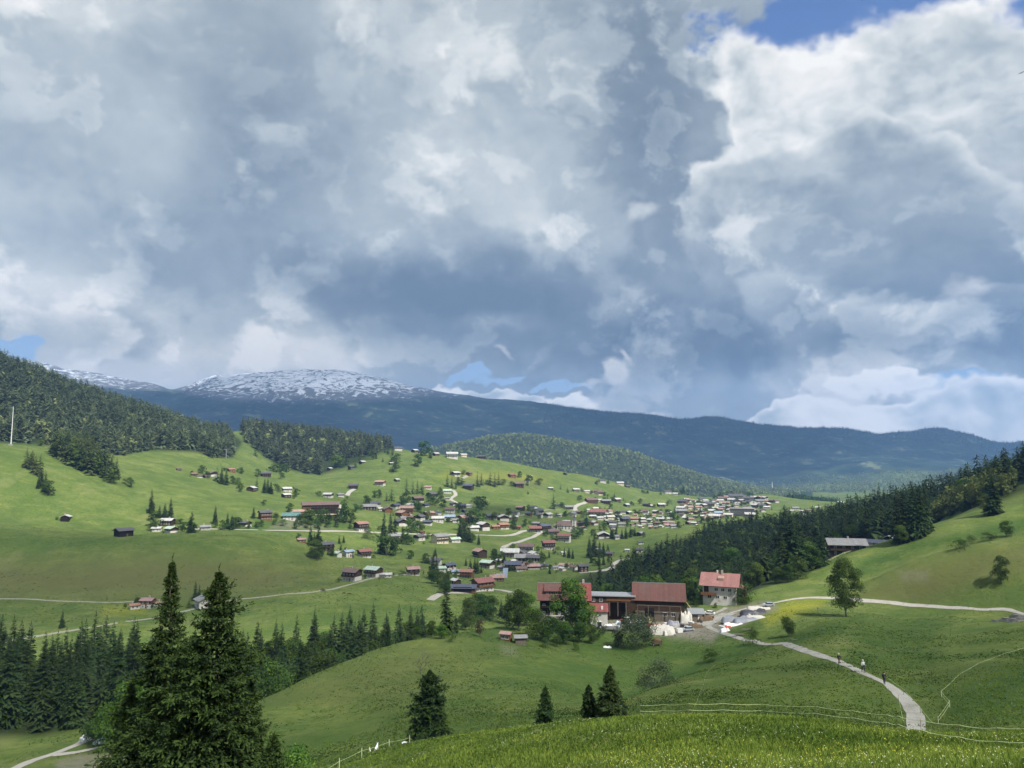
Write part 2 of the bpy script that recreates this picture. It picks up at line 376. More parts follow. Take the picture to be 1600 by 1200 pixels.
# undulation
dist = TY
nz = np.zeros_like(TZ)
w = np.clip((dist - 60) / 140, 0, 1)
nz += w * 1.25 * NA.fbm(TX / 46, TY / 46, 3)
nz += np.clip((dist - 380) / 150, 0, 1) * 0.9 * NC.fbm(TX / 24, TY / 30, 3)
nz += np.clip((dist - 15) / 60, 0, 1) * 0.16 * NB.fbm(TX / 9, TY / 9, 3)
nz += np.clip((dist - 5) / 20, 0, 1) * 0.05 * NC.fbm(TX / 2.2, TY / 2.2, 2)
nz += np.clip((dist - 350) / 400, 0, 1) * 3.2 * NB.fbm(TX / 110, TY / 110, 3)
nz += np.clip((dist - 2200) / 1000, 0, 1) * 16 * NA.fbm(TX / 300, TY / 300, 4)
far = np.clip((dist - 4600) / 1200, 0, 1)
ridge_w = np.clip((line_row[24] - np.arange(TZ.shape[1])) / 14.0, 0, 1)[None, :]
nz += far * (0.25 + 0.75 * ridge_w) * (46 * NC.ridged(TX / 900, TY / 900, 5) + 16 * NB.fbm(TX / 210, TY / 210, 4) - 20)
nz += far * 8 * NA.fbm(TX / 70, TY / 70, 3)
TZ = TZ + nz
TPX, TPY = proj(TX, TY, TZ)
NROW = TZ.shape[1]

def ground(px, d):
    """point on the ground in direction px at depth d"""
    c = (px - CPX[0]) / 4.0; c0 = int(min(max(math.floor(c), 0), NCOL - 2)); f = min(max(c - c0, 0), 1)
    r = []
    for k in (c0, c0 + 1):
        z = np.interp(d, TY[k], TZ[k]); x = np.interp(d, TY[k], TX[k]); r.append((x, z))
    return (r[0][0] * (1 - f) + r[1][0] * f, d, r[0][1] * (1 - f) + r[1][1] * f)
def ground_xy(x, y):
    px = 800 + F * x / (y * CP) if y > 0 else 800
    for _ in range(3):
        g = ground(px, y); px += (x - g[0]) * F / y
    return ground(px, y)[2]
def visible_d(px, py, dmin=0):
    """depth of the first ground seen in direction px, py (beyond dmin)"""
    c0 = int(min(max((px - CPX[0]) / 4.0, 0), NCOL - 1))
    p = TPY[c0]; d = TY[c0]
    k = np.argmax((p <= py) & (d >= dmin))
    if k == 0: return None
    t = (p[k - 1] - py) / (p[k - 1] - p[k]) if p[k - 1] > p[k] else 1
    return d[k - 1] + (d[k] - d[k - 1]) * min(max(t, 0), 1)
def spot(px, py, dmin=60):
    d = visible_d(px, py, dmin)
    if d is None: d = 1500
    return ground(px, d), d
# ------------------------------------------------------------------ object helpers
def tag(o, label=None, cat=None, group=None, kind=None):
    if label: o['label'] = label
    if cat: o['category'] = cat
    if group: o['group'] = group
    if kind: o['kind'] = kind
    return o
def link(o, parent=None, loc=None, rz=None):
    COL.objects.link(o)
    if parent is not None: o.parent = parent
    if loc is not None: o.location = loc
    if rz is not None: o.rotation_euler = (0, 0, rz)
    return o
def empty(name, loc, rz=0, label=None, cat=None, group=None):
    o = bpy.data.objects.new(name, None); o.empty_display_size = 0.5
    link(o, None, loc, rz); tag(o, label, cat, group)
    return o
def np_mesh(name, V, Fq, mats=(), smooth=False, mat_idx=None, attrs=None):
    """mesh from numpy: V (n,3), Fq (m,3|4) or list of such arrays"""
    me = bpy.data.meshes.new(name)
    arrs = Fq if isinstance(Fq, list) else [Fq]
    arrs = [a for a in arrs if len(a)]
    nl = sum(a.size for a in arrs); nf = sum(len(a) for a in arrs)
    me.vertices.add(len(V)); me.vertices.foreach_set('co', np.ascontiguousarray(V, dtype=np.float32).ravel())
    me.loops.add(nl); me.loops.foreach_set('vertex_index', np.concatenate([a.ravel() for a in arrs]).astype(np.int32))
    me.polygons.add(nf)
    st = []; c = 0
    for a in arrs:
        k = a.shape[1]; st.append(c + np.arange(len(a)) * k); c += a.size
    me.polygons.foreach_set('loop_start', np.concatenate(st).astype(np.int32))
    if mat_idx is not None: me.polygons.foreach_set('material_index', np.asarray(mat_idx, dtype=np.int32))
    me.update(calc_edges=True)
    me.polygons.foreach_set('use_smooth', np.full(nf, smooth))
    for m in mats: me.materials.append(m)
    for k, v in (attrs or {}).items():
        v = np.asarray(v, dtype=np.float32)
        if v.ndim == 1:
            me.attributes.new(k, 'FLOAT', 'POINT').data.foreach_set('value', v)
        else:
            me.attributes.new(k, 'FLOAT_COLOR', 'POINT').data.foreach_set('color', v.ravel())
    return me
class MB:
    """collects boxes, prisms, tubes; build() links them as one mesh object"""
    def __init__(s): s.v = []; s.f = []; s.mi = []; s.cur = 0
    def raw(s, vs, fs):
        b = len(s.v); s.v += [tuple(p) for p in vs]; s.f += [tuple(b + i for i in f) for f in fs]; s.mi += [s.cur] * len(fs)
        return s
    def box(s, x0, x1, y0, y1, z0, z1):
        vs = [(x0, y0, z0), (x1, y0, z0), (x1, y1, z0), (x0, y1, z0), (x0, y0, z1), (x1, y0, z1), (x1, y1, z1), (x0, y1, z1)]
        return s.raw(vs, [(0, 3, 2, 1), (4, 5, 6, 7), (0, 1, 5, 4), (1, 2, 6, 5), (2, 3, 7, 6), (3, 0, 4, 7)])
    def prism(s, prof, x0, x1):
        """profile [(y,z)] extruded along x"""
        n = len(prof)
        vs = [(x0, y, z) for y, z in prof] + [(x1, y, z) for y, z in prof]
        fs = [tuple(range(n - 1, -1, -1)), tuple(range(n, 2 * n))] + [(i, (i + 1) % n, n + (i + 1) % n, n + i) for i in range(n)]
        return s.raw(vs, fs)
    def slab(s, p0, p1, p2, p3, t):
        """four-cornered sheet with thickness t below it"""
        P = [Vector(p) for p in (p0, p1, p2, p3)]
        n = (P[1] - P[0]).cross(P[3] - P[0]).normalized()
        if n.z < 0: n = -n
        Q = [p - n * t for p in P]
        return s.raw(P + Q, [(0, 1, 2, 3), (7, 6, 5, 4), (0, 4, 5, 1), (1, 5, 6, 2), (2, 6, 7, 3), (3, 7, 4, 0)])
    def tube(s, pts, rad, n=6, cap=True):
        pts = [Vector(p) for p in pts]
        if not hasattr(rad, '__len__'): rad = [rad] * len(pts)
        b = len(s.v); k = len(pts)
        for i, p in enumerate(pts):
            t = (pts[min(i + 1, k - 1)] - pts[max(i - 1, 0)]).normalized()
            u = t.orthogonal().normalized(); w = t.cross(u)
            if i and (u.dot(pu) < 0.2):
                u = (pu - t * pu.dot(t)).normalized(); w = t.cross(u)
            pu = u
            for j in range(n):
                a = 2 * math.pi * j / n
                s.v.append(tuple(p + (u * math.cos(a) + w * math.sin(a)) * rad[i]))
        for i in range(k - 1):
            for j in range(n):
                s.f.append((b + i * n + j, b + i * n + (j + 1) % n, b + (i + 1) * n + (j + 1) % n, b + (i + 1) * n + j)); s.mi.append(s.cur)
        if cap:
            s.f.append(tuple(b + j for j in range(n - 1, -1, -1))); s.f.append(tuple(b + (k - 1) * n + j for j in range(n))); s.mi += [s.cur] * 2
        return s
    def ball(s, c, r, n=8, m=6, sq=(1, 1, 1), rng=None, jit=0):
        vs = []; fs = []
        vs.append((c[0], c[1], c[2] + r * sq[2]))
        for i in range(1, m):
            th = math.pi * i / m
            for j in range(n):
                ph = 2 * math.pi * j / n; q = 1 + (rng.uniform(-jit, jit) if rng else 0)
                vs.append((c[0] + r * sq[0] * q * math.sin(th) * math.cos(ph), c[1] + r * sq[1] * q * math.sin(th) * math.sin(ph), c[2] + r * sq[2] * q * math.cos(th)))
        vs.append((c[0], c[1], c[2] - r * sq[2]))
        for j in range(n):
            fs.append((0, 1 + j, 1 + (j + 1) % n))
            fs.append((len(vs) - 1, 1 + (m - 2) * n + (j + 1) % n, 1 + (m - 2) * n + j))
            for i in range(m - 2):
                a = 1 + i * n; fs.append((a + j, a + n + j, a + n + (j + 1) % n, a + (j + 1) % n))
        return s.raw(vs, fs)
    def mesh(s, name, mats, smooth=False):
        me = bpy.data.meshes.new(name)
        me.from_pydata(s.v, [], s.f)
        for m in (mats if isinstance(mats, (list, tuple)) else [mats]): me.materials.append(m)
        if any(s.mi): me.polygons.foreach_set('material_index', s.mi)
        if smooth: me.polygons.foreach_set('use_smooth', [True] * len(s.f))
        me.update()
        return me
    def build(s, name, mats, parent=None, loc=None, rz=None, smooth=False):
        return link(bpy.data.objects.new(name, s.mesh(name, mats, smooth)), parent, loc, rz)

# ------------------------------------------------------------------ materials
def new_mat(name):
    m = bpy.data.materials.new(name); m.use_nodes = True
    t = m.node_tree; t.nodes.clear()
    N = NT(t)
    o = N.new('ShaderNodeOutputMaterial')
    return m, N, o
def principled(N, o, col, rough=0.8, spec=0.3, bump=None, bstr=0.3, bdist=0.05, metal=0.0):
    p = N.new('ShaderNodeBsdfPrincipled')
    N.put(p.inputs['Base Color'], col if isinstance(col, bpy.types.NodeSocket) else (*col, 1))
    N.put(p.inputs['Roughness'], rough); N.put(p.inputs['Metallic'], metal)
    N.put(p.inputs['Specular IOR Level'], spec)
    if bump is not None:
        b = N.new('ShaderNodeBump'); b.inputs['Strength'].default_value = bstr; b.inputs['Distance'].default_value = bdist
        N.put(b.inputs['Height'], bump); N.t.links.new(b.outputs[0], p.inputs['Normal'])
    N.t.links.new(p.outputs[0], o.inputs[0])
    return p
def simple_mat(name, col, rough=0.7, var=0.15, scale=3.0, spec=0.3, metal=0.0, stripe=None, dirt=None, rnd=0.0, bscale=None):
    m, N, o = new_mat(name)
    tc = N.new('ShaderNodeTexCoord').outputs['Object']
    n = N.noise(tc, scale, 5, 0.6)
    c = N.mix(N.m('MULTIPLY_ADD', n, 1.0, 0.0), tuple(x * (1 - var * 1.6) for x in col) + (1,), tuple(min(1, x * (1 + var * 1.6)) for x in col) + (1,))
    if dirt:
        d = N.sstep(N.noise(tc, scale * 0.35, 6, 0.65), 0.48, 0.68)
        c = N.mix(N.mul(d, dirt[1]), c, (*dirt[0], 1))
    bump = None
    if stripe:   # (axis, spacing, depth)
        ax = N.sep(tc)[stripe[0]]
        fr = N.m('FRACT', N.mul(ax, 1.0 / stripe[1]))
        ln = N.sstep(N.m('ABSOLUTE', N.sub(fr, 0.5)), 0.5, 0.42, 0.0, 1.0)
        c = N.mix(N.mul(N.sub(1.0, ln), stripe[2]), c, tuple(x * 0.35 for x in col) + (1,))
        cell = N.m('FLOOR', N.mul(ax, 1.0 / stripe[1]))
        wn = N.new('ShaderNodeTexWhiteNoise', noise_dimensions='1D'); N.put(wn.inputs['W'], cell)
        c = N.mix(N.mul(wn.outputs[0], 0.35), c, tuple(x * 0.55 for x in col) + (1,))
        bump = ln
    if rnd:
        oi = N.new('ShaderNodeObjectInfo').outputs['Random']
        hs = N.new('ShaderNodeHueSaturation'); N.put(hs.inputs['Color'], c)
        N.put(hs.inputs['Value'], N.m('MULTIPLY_ADD', oi, 2 * rnd, 1 - rnd)); N.put(hs.inputs['Hue'], N.m('MULTIPLY_ADD', oi, 0.02, 0.49))
        c = hs.outputs[0]
    principled(N, o, c, rough, spec, bump, 0.4, 0.03, metal)
    return m

def ground_material():
    m, N, o = new_mat('ground')
    pos = N.new('ShaderNodeNewGeometry').outputs['Position']
    A = N.new('ShaderNodeAttribute', attribute_name='zone')
    dry, lush_and_shade, yel = N.sep(A.outputs['Vector']); wood = A.outputs['Alpha']
    B = N.new('ShaderNodeAttribute', attribute_name='zone2')
    bare, snow, mount = N.sep(B.outputs['Vector']); dmask = B.outputs['Alpha']   # dmask: nearness 0..1
    nA = N.noise(pos, 0.012, 5, 0.55); nB = N.noise(pos, 0.07, 5, 0.6); nC = N.noise(pos, 0.5, 5, 0.65); nD = N.noise(pos, 4.0, 4, 0.7)
    stretch = N.vm('MULTIPLY', pos, (0.35, 1.0, 2.2)); nS = N.noise(stretch, 0.10, 5, 0.6)
    g = N.mix(N.sstep(nA, 0.35, 0.65), (0.092, 0.128, 0.034, 1), (0.142, 0.176, 0.050, 1))
    g = N.mix(N.sstep(nB, 0.35, 0.72), g, (0.070, 0.110, 0.029, 1))
    g = N.mix(N.mul(N.sstep(nS, 0.50, 0.66), 0.5), g, (0.185, 0.196, 0.064, 1))
    g = N.mix(N.mul(N.sstep(nC, 0.42, 0.66), 0.6), g, (0.050, 0.092, 0.016, 1))
    g = N.mix(N.mul(N.sstep(nD, 0.40, 0.75), N.mul(dmask, 0.6)), g, (0.032, 0.068, 0.011, 1))
    # narrow cattle treads along the contour, and mown strips
    zc = N.sep(pos)[2]
    tread = N.sstep(N.m('ABSOLUTE', N.sub(N.m('FRACT', N.mul(N.add(zc, N.mul(nB, 9.0), N.mul(nC, 1.6)), 0.62)), 0.5)), 0.20, 0.05)
    g = N.mix(N.mul(tread, N.add(0.10, N.mul(dry, 0.25)), N.sstep(nA, .4, .6)), g, (0.050, 0.066, 0.022, 1))
    patch = N.noise(N.vm('MULTIPLY', pos, (1.0, 0.7, 1.0)), 0.028, 4, 0.62)
    g = N.mix(N.mul(N.sstep(patch, 0.50, 0.62), 0.38), g, (0.056, 0.088, 0.026, 1))
    g = N.mix(N.mul(N.sstep(patch, 0.42, 0.34), 0.40), g, (0.170, 0.180, 0.070, 1))
    g = N.mix(N.mul(dry, N.add(0.55, N.mul(nB, 0.6))), g, N.mix(nS, (0.115, 0.110, 0.042, 1), (0.088, 0.098, 0.038, 1)))
    g = N.mix(N.mul(lush_and_shade, N.add(0.4, N.mul(nC, 0.8))), g, (0.026, 0.062, 0.014, 1))
    fl = N.sstep(N.noise(pos, 1.7, 6, 0.75), 0.46, 0.62)
    g = N.mix(N.mul(yel, N.add(0.35, N.mul(fl, 0.6))), g, (0.30, 0.29, 0.025, 1))
    g = N.mix(N.mul(bare, N.sstep(N.noise(pos, 0.35, 6, 0.7), 0.30, 0.52)), g, N.mix(nC, (0.13, 0.115, 0.09, 1), (0.24, 0.225, 0.19, 1)))
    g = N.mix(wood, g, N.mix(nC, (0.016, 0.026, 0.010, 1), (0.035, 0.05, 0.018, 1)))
    # distant mountain: conifer wood, rock and lying snow
    pm = N.vm('MULTIPLY', pos, (1.0, 1.0, 1.6))
    m1 = N.noise(pm, 0.004, 7, 0.62); m2 = N.noise(pm, 0.016, 6, 0.65)
    mc = N.mix(N.sstep(m1, 0.40, 0.62), (0.010, 0.024, 0.016, 1), (0.026, 0.044, 0.028, 1))
    mc = N.mix(N.mul(N.sstep(m2, 0.56, 0.70), 0.7), mc, (0.13, 0.15, 0.08, 1))
    mc = N.mix(N.mul(N.sstep(m1, 0.60, 0.66), 0.6), mc, (0.16, 0.18, 0.09, 1))
    rock = N.mix(m2, (0.05, 0.055, 0.06, 1), (0.16, 0.165, 0.17, 1))
    mc = N.mix(N.m('MINIMUM', N.mul(snow, 3.0), 1.0, clamp=True), mc, rock)
    # snow lies in slanting gullies
    warp = N.vm('SCALE', N.vm('SUBTRACT', N.noise(pos, 0.003, 3, 0.5, out=1), (0.5, 0.5, 0.5)), scale=260)
    ps = N.vm('ADD', pos, warp)
    px_, py_, pz_ = N.sep(ps)
    sv = N.vec(N.mul(N.add(px_, N.mul(pz_, 1.6)), 0.015), N.mul(py_, 0.005), N.mul(N.add(pz_, N.mul(px_, -0.16)), 0.050))
    s1 = N.noise(sv, 1.0, 6, 0.62, 0.6)
    sm = N.sstep(N.add(s1, N.mul(snow, 0.20)), 0.64, 0.68)
    sm = N.mul(sm, N.sstep(snow, 0.02, 0.12))
    mc = N.mix(sm, mc, (0.54, 0.58, 0.64, 1))
    g = N.mix(mount, g, mc)
    hgt = N.add(N.mul(nD, N.mul(dmask, 0.25)), N.mul(nC, 0.35), N.mul(nB, 0.8))
    principled(N, o, g, 0.95, 0.05, hgt, 0.8, 1.0)
    return m
M = {}
M['ground'] = ground_material()

# ------------------------------------------------------------------ ground surface with zones
def poly_mask(px, py, poly, soft=6.0):
    """soft membership of picture-direction points in a polygon (for where meadow kinds lie)"""
    P = np.array(poly, float); inside = np.zeros(px.shape, bool); dmin = np.full(px.shape, 1e9)
    for (x0, y0), (x1, y1) in zip(P, np.roll(P, -1, axis=0)):
        c = ((y0 > py) != (y1 > py)) & (px < (x1 - x0) * (py - y0) / (y1 - y0 + 1e-9) + x0)
        inside ^= c
        t = np.clip(((px - x0) * (x1 - x0) + (py - y0) * (y1 - y0)) / ((x1 - x0) ** 2 + (y1 - y0) ** 2), 0, 1)
        dmin = np.minimum(dmin, np.hypot(px - x0 - t * (x1 - x0), py - y0 - t * (y1 - y0)))
    sd_ = np.where(inside, dmin, -dmin)
    return np.clip(sd_ / soft * 0.5 + 0.5, 0, 1)
Z = {k: np.zeros(TZ.shape) for k in ('dry', 'lush_and_shade', 'yel', 'wood', 'bare', 'snow', 'mount')}
def zone(k, poly, amp=1.0, soft=8, dr=(0, 1e9)):
    Z[k] = np.maximum(Z[k], amp * poly_mask(TPX, TPY, poly, soft) * ((TY >= dr[0]) & (TY < dr[1])))
zone('dry', [(-200, 870), (60, 880), (250, 868), (430, 880), (480, 905), (420, 928), (200, 938), (-200, 930)], .9, 22, (440, 620))
zone('dry', [(1340, 925), (1430, 878), (1620, 838), (1700, 840), (1700, 905), (1560, 900), (1440, 945), (1340, 940)], .8, 18, (240, 400))
zone('dry', [(430, 1085), (560, 1030), (660, 1000), (900, 998), (800, 1020), (660, 1060), (520, 1115)], .45, 25, (160, 300))
zone('dry', [(360, 880), (520, 870), (520, 920), (380, 925)], .35, 20, (440, 620))
zone('dry', [(700, 740), (850, 745), (850, 765), (700, 752)], .5, 8, (1000, 1700))
zone('lush_and_shade', [(700, 1000), (960, 985), (1180, 985), (1180, 1045), (990, 1100), (900, 1120), (760, 1040)], .55, 25, (140, 300))
zone('lush_and_shade', [(1330, 960), (1480, 965), (1450, 1040), (1340, 1030)], .7, 20, (110, 300))
zone('lush_and_shade', [(1480, 1090), (1600, 1040), (1700, 1030), (1700, 1130), (1480, 1130)], .8, 15, (70, 200))
zone('lush_and_shade', [(680, 950), (760, 960), (820, 990), (1010, 1000), (1000, 1030), (800, 1012), (680, 990)], .8, 12, (200, 330))
zone('lush_and_shade', [(420, 812), (560, 808), (570, 828), (300, 830)], .6, 6, (600, 760))
zone('lush_and_shade', [(1330, 908), (1430, 864), (1600, 828), (1700, 820), (1700, 800), (1600, 812), (1430, 846), (1330, 884)], .8, 8, (300, 420))  # dark band painted in to strengthen the faint shade behind the crest
zone('lush_and_shade', [(960, 1106), (1050, 1066), (1140, 1036), (1210, 1012), (1190, 1000), (1100, 1028), (1010, 1066), (940, 1100)], 1.0, 8, (150, 300))  # shade of the spur gully, painted into the ground colour
zone('lush_and_shade', [(1200, 1000), (1330, 965), (1370, 950), (1320, 985), (1240, 1012)], .8, 6, (150, 300))
zone('lush_and_shade', [(840, 1000), (1000, 1012), (960, 1040), (820, 1030)], .5, 12, (180, 330))
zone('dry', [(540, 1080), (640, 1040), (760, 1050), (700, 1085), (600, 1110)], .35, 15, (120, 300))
zone('lush_and_shade', [(420, 1130), (520, 1140), (640, 1110), (760, 1085), (760, 1120), (600, 1160), (430, 1170)], .45, 20, (100, 200))
zone('lush_and_shade', [(0, 850), (240, 858), (380, 848), (240, 842), (0, 838)], .5, 8, (500, 620))
zone('lush_and_shade', [(380, 960), (560, 985), (700, 965), (640, 940), (500, 945)], .35, 18, (330, 470))
zone('yel', [(1190, 965), (1230, 940), (1290, 938), (1275, 950), (1200, 975)], .9, 8, (200, 330))
zone('yel', [(840, 1180), (980, 1150), (1100, 1145), (1000, 1180), (880, 1205)], .45, 12, (20, 70))
zone('yel', [(1180, 1150), (1290, 1165), (1280, 1200), (1180, 1190)], .35, 12, (15, 70))
zone('yel', [(680, 745), (860, 752), (830, 742), (700, 738)], .5, 5, (1000, 1700))
zone('yel', [(160, 948), (230, 946), (230, 958), (160, 962)], .5, 5, (380, 460))
zone('bare', [(1010, 965), (1110, 955), (1200, 940), (1215, 950), (1130, 985), (1110, 1003), (1010, 990)], 1, 6, (240, 330))
zone('bare', [(900, 972), (1010, 955), (1090, 950), (1090, 985), (940, 985)], .9, 6, (240, 330))
zone('bare', [(780, 1005), (810, 1010), (805, 1025), (785, 1022)], .3, 5, (200, 300))
zone('bare', [(85, 1192), (120, 1180), (190, 1176), (200, 1215), (100, 1215)], .7, 5, (140, 200))
zone('bare', [(420, 826), (440, 812), (470, 815), (520, 826)], .5, 4, (600, 760))
zone('bare', [(1405, 893), (1450, 893), (1450, 908), (1410, 906)], .35, 6, (250, 310))
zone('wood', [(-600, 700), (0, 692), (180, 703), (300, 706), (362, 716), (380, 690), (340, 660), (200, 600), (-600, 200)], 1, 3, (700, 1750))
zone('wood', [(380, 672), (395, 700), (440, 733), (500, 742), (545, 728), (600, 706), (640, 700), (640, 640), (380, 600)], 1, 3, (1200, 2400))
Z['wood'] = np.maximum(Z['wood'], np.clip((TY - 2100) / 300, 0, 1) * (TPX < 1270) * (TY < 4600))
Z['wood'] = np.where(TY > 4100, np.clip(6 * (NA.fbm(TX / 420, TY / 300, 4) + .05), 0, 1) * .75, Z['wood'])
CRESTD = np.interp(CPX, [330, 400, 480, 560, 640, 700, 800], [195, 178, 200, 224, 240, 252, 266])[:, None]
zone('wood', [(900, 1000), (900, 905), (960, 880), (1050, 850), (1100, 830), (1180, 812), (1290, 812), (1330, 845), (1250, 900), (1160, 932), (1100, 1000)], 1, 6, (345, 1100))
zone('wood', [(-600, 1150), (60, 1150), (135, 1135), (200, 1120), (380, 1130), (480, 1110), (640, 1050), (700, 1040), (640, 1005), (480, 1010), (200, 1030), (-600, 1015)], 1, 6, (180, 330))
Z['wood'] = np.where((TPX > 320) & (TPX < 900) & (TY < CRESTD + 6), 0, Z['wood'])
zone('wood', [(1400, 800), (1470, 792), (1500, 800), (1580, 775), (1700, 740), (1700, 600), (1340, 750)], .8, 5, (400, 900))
Z['mount'] = np.clip((TY - np.interp(TPX, [1050, 1200], [4100, 5300]) - 500 * NB.fbm(TX / 500, TY / 500, 4)) / 500, 0, 1)
# snow: on the high plateau only
zz_ = TZ
lo = np.interp(TPX, [-500, 40, 150, 240, 268, 300, 340, 420, 520, 600, 660, 760, 860, 2100], [612, 600, 618, 618, 612, 622, 628, 634, 632, 630, 626, 628, 634, 500])
Z['snow'] = np.clip((lo - TPY) / 30.0, 0, 1) * Z['mount'] * (TPX < 880)
Z['snow'] *= np.interp(TPX, [-500, 0, 240, 262, 290, 640, 680, 800, 880], [.75, .72, .55, .5, 1, 1, .62, .5, .0])
near = np.clip(1 - (TY - 60) / 240, 0.15, 1)

idx = np.arange(NCOL * NROW).reshape(NCOL, NROW)
def sheet(name, r0, r1, kind='structure', label=None, cat=None):
    V = np.stack([TX[:, r0:r1], TY[:, r0:r1], TZ[:, r0:r1]], -1).reshape(-1, 3)
    n = r1 - r0; I = np.arange(NCOL * n).reshape(NCOL, n)
    Q = np.stack([I[:-1, :-1], I[1:, :-1], I[1:, 1:], I[:-1, 1:]], -1).reshape(-1, 4)
    g = lambda *k: np.stack([Z[q][:, r0:r1] if isinstance(q, str) else q[:, r0:r1] for q in k], -1).reshape(-1, 4)
    me = np_mesh(name, V, Q, [M['ground']], True, attrs={'zone': g('dry', 'lush_and_shade', 'yel', 'wood'), 'zone2': g('bare', 'snow', 'mount', near)})
    o = link(bpy.data.objects.new(name, me)); o['kind'] = kind
    return o
ra, rb = line_row[20], line_row[22]
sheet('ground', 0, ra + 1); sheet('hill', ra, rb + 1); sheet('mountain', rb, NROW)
# ground under and behind the viewer, so that the surface does not end at the near edge
def back_ground():
    rings = [(TX[:, 0], TY[:, 0], TZ[:, 0])]
    X0, Y0, Z0 = rings[0]
    V = [np.stack([X0, Y0, Z0], -1)]
    for k, (yy, zz, sp) in enumerate([(0, 0.4, 3), (-12, 1.5, 12), (-60, 12, 60), (-400, 120, 500), (-2500, 500, 3500)]):
        V.append(np.stack([(CPX - 800) / 1300 * (5 + sp), np.full(NCOL, float(yy)), np.full(NCOL, zz - 2.0)], -1))
    V = np.concatenate(V); n = len(rings) + 5
    I = np.arange(NCOL * 6).reshape(6, NCOL)
    Q = np.stack([I[:-1, :-1], I[1:, :-1], I[1:, 1:], I[:-1, 1:]], -1).reshape(-1, 4)
    me = np_mesh('slope', V, Q, [M['ground']], True, attrs={'zone': np.zeros((len(V), 4)), 'zone2': np.tile([0, 0, 0, 1.0], (len(V), 1))})
    link(bpy.data.objects.new('slope', me))['kind'] = 'structure'
back_ground()
# ------------------------------------------------------------------ plants: shapes
def foliage_mat(name, dark, light, tr=0.25, vr=0.22, hue=0.02):
    m, N, o = new_mat(name)
    ti = N.attr('tint')
    oi = N.new('ShaderNodeObjectInfo').outputs['Random']
    c = N.mix(ti, (*dark, 1), (*light, 1))
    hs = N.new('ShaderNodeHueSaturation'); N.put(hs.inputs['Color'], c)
    N.put(hs.inputs['Value'], N.m('MULTIPLY_ADD', oi, 2 * vr, 1 - vr))
    N.put(hs.inputs['Hue'], N.m('MULTIPLY_ADD', N.m('FRACT', N.mul(oi, 7.31)), -hue * 2, 0.5 + hue))
    p = N.new('ShaderNodeBsdfPrincipled')
    N.put(p.inputs['Base Color'], hs.outputs[0]); p.inputs['Roughness'].default_value = 0.75; p.inputs['Specular IOR Level'].default_value = 0.15
    t = N.new('ShaderNodeBsdfTranslucent'); N.put(t.inputs[0], hs.outputs[0])
    mx = N.new('ShaderNodeMixShader'); mx.inputs[0].default_value = tr
    N.t.links.new(p.outputs[0], mx.inputs[1]); N.t.links.new(t.outputs[0], mx.inputs[2]); N.t.links.new(mx.outputs[0], o.inputs[0])
    return m
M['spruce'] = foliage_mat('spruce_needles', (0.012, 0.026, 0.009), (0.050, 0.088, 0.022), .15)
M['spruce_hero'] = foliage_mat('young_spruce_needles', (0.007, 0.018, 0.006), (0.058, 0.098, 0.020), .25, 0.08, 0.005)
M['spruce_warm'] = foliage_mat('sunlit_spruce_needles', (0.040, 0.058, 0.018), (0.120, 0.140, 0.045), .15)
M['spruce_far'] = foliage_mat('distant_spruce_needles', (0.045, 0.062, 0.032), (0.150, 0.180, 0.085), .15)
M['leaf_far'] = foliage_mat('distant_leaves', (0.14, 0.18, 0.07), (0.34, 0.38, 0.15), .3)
M['leaf'] = foliage_mat('leaves', (0.028, 0.058, 0.012), (0.090, 0.150, 0.028), .3)
M['leaf_lime'] = foliage_mat('lime_green_leaves', (0.040, 0.085, 0.012), (0.135, 0.215, 0.034), .3, .12)
M['leaf_grey'] = foliage_mat('grey_green_leaves', (0.040, 0.060, 0.030), (0.105, 0.140, 0.075), .25, .1)
M['leaf_red'] = foliage_mat('reddish_leaves', (0.035, 0.022, 0.016), (0.085, 0.055, 0.035), .2, .05)
M['larch'] = foliage_mat('yellow_green_leaves', (0.085, 0.115, 0.030), (0.215, 0.240, 0.065), .3, .12)
M['bark'] = simple_mat('bark', (0.045, 0.038, 0.030), 0.95, 0.35, 6.0, 0.05)
M['bark_grey'] = simple_mat('grey_bark', (0.13, 0.12, 0.105), 0.95, 0.35, 6.0, 0.05)

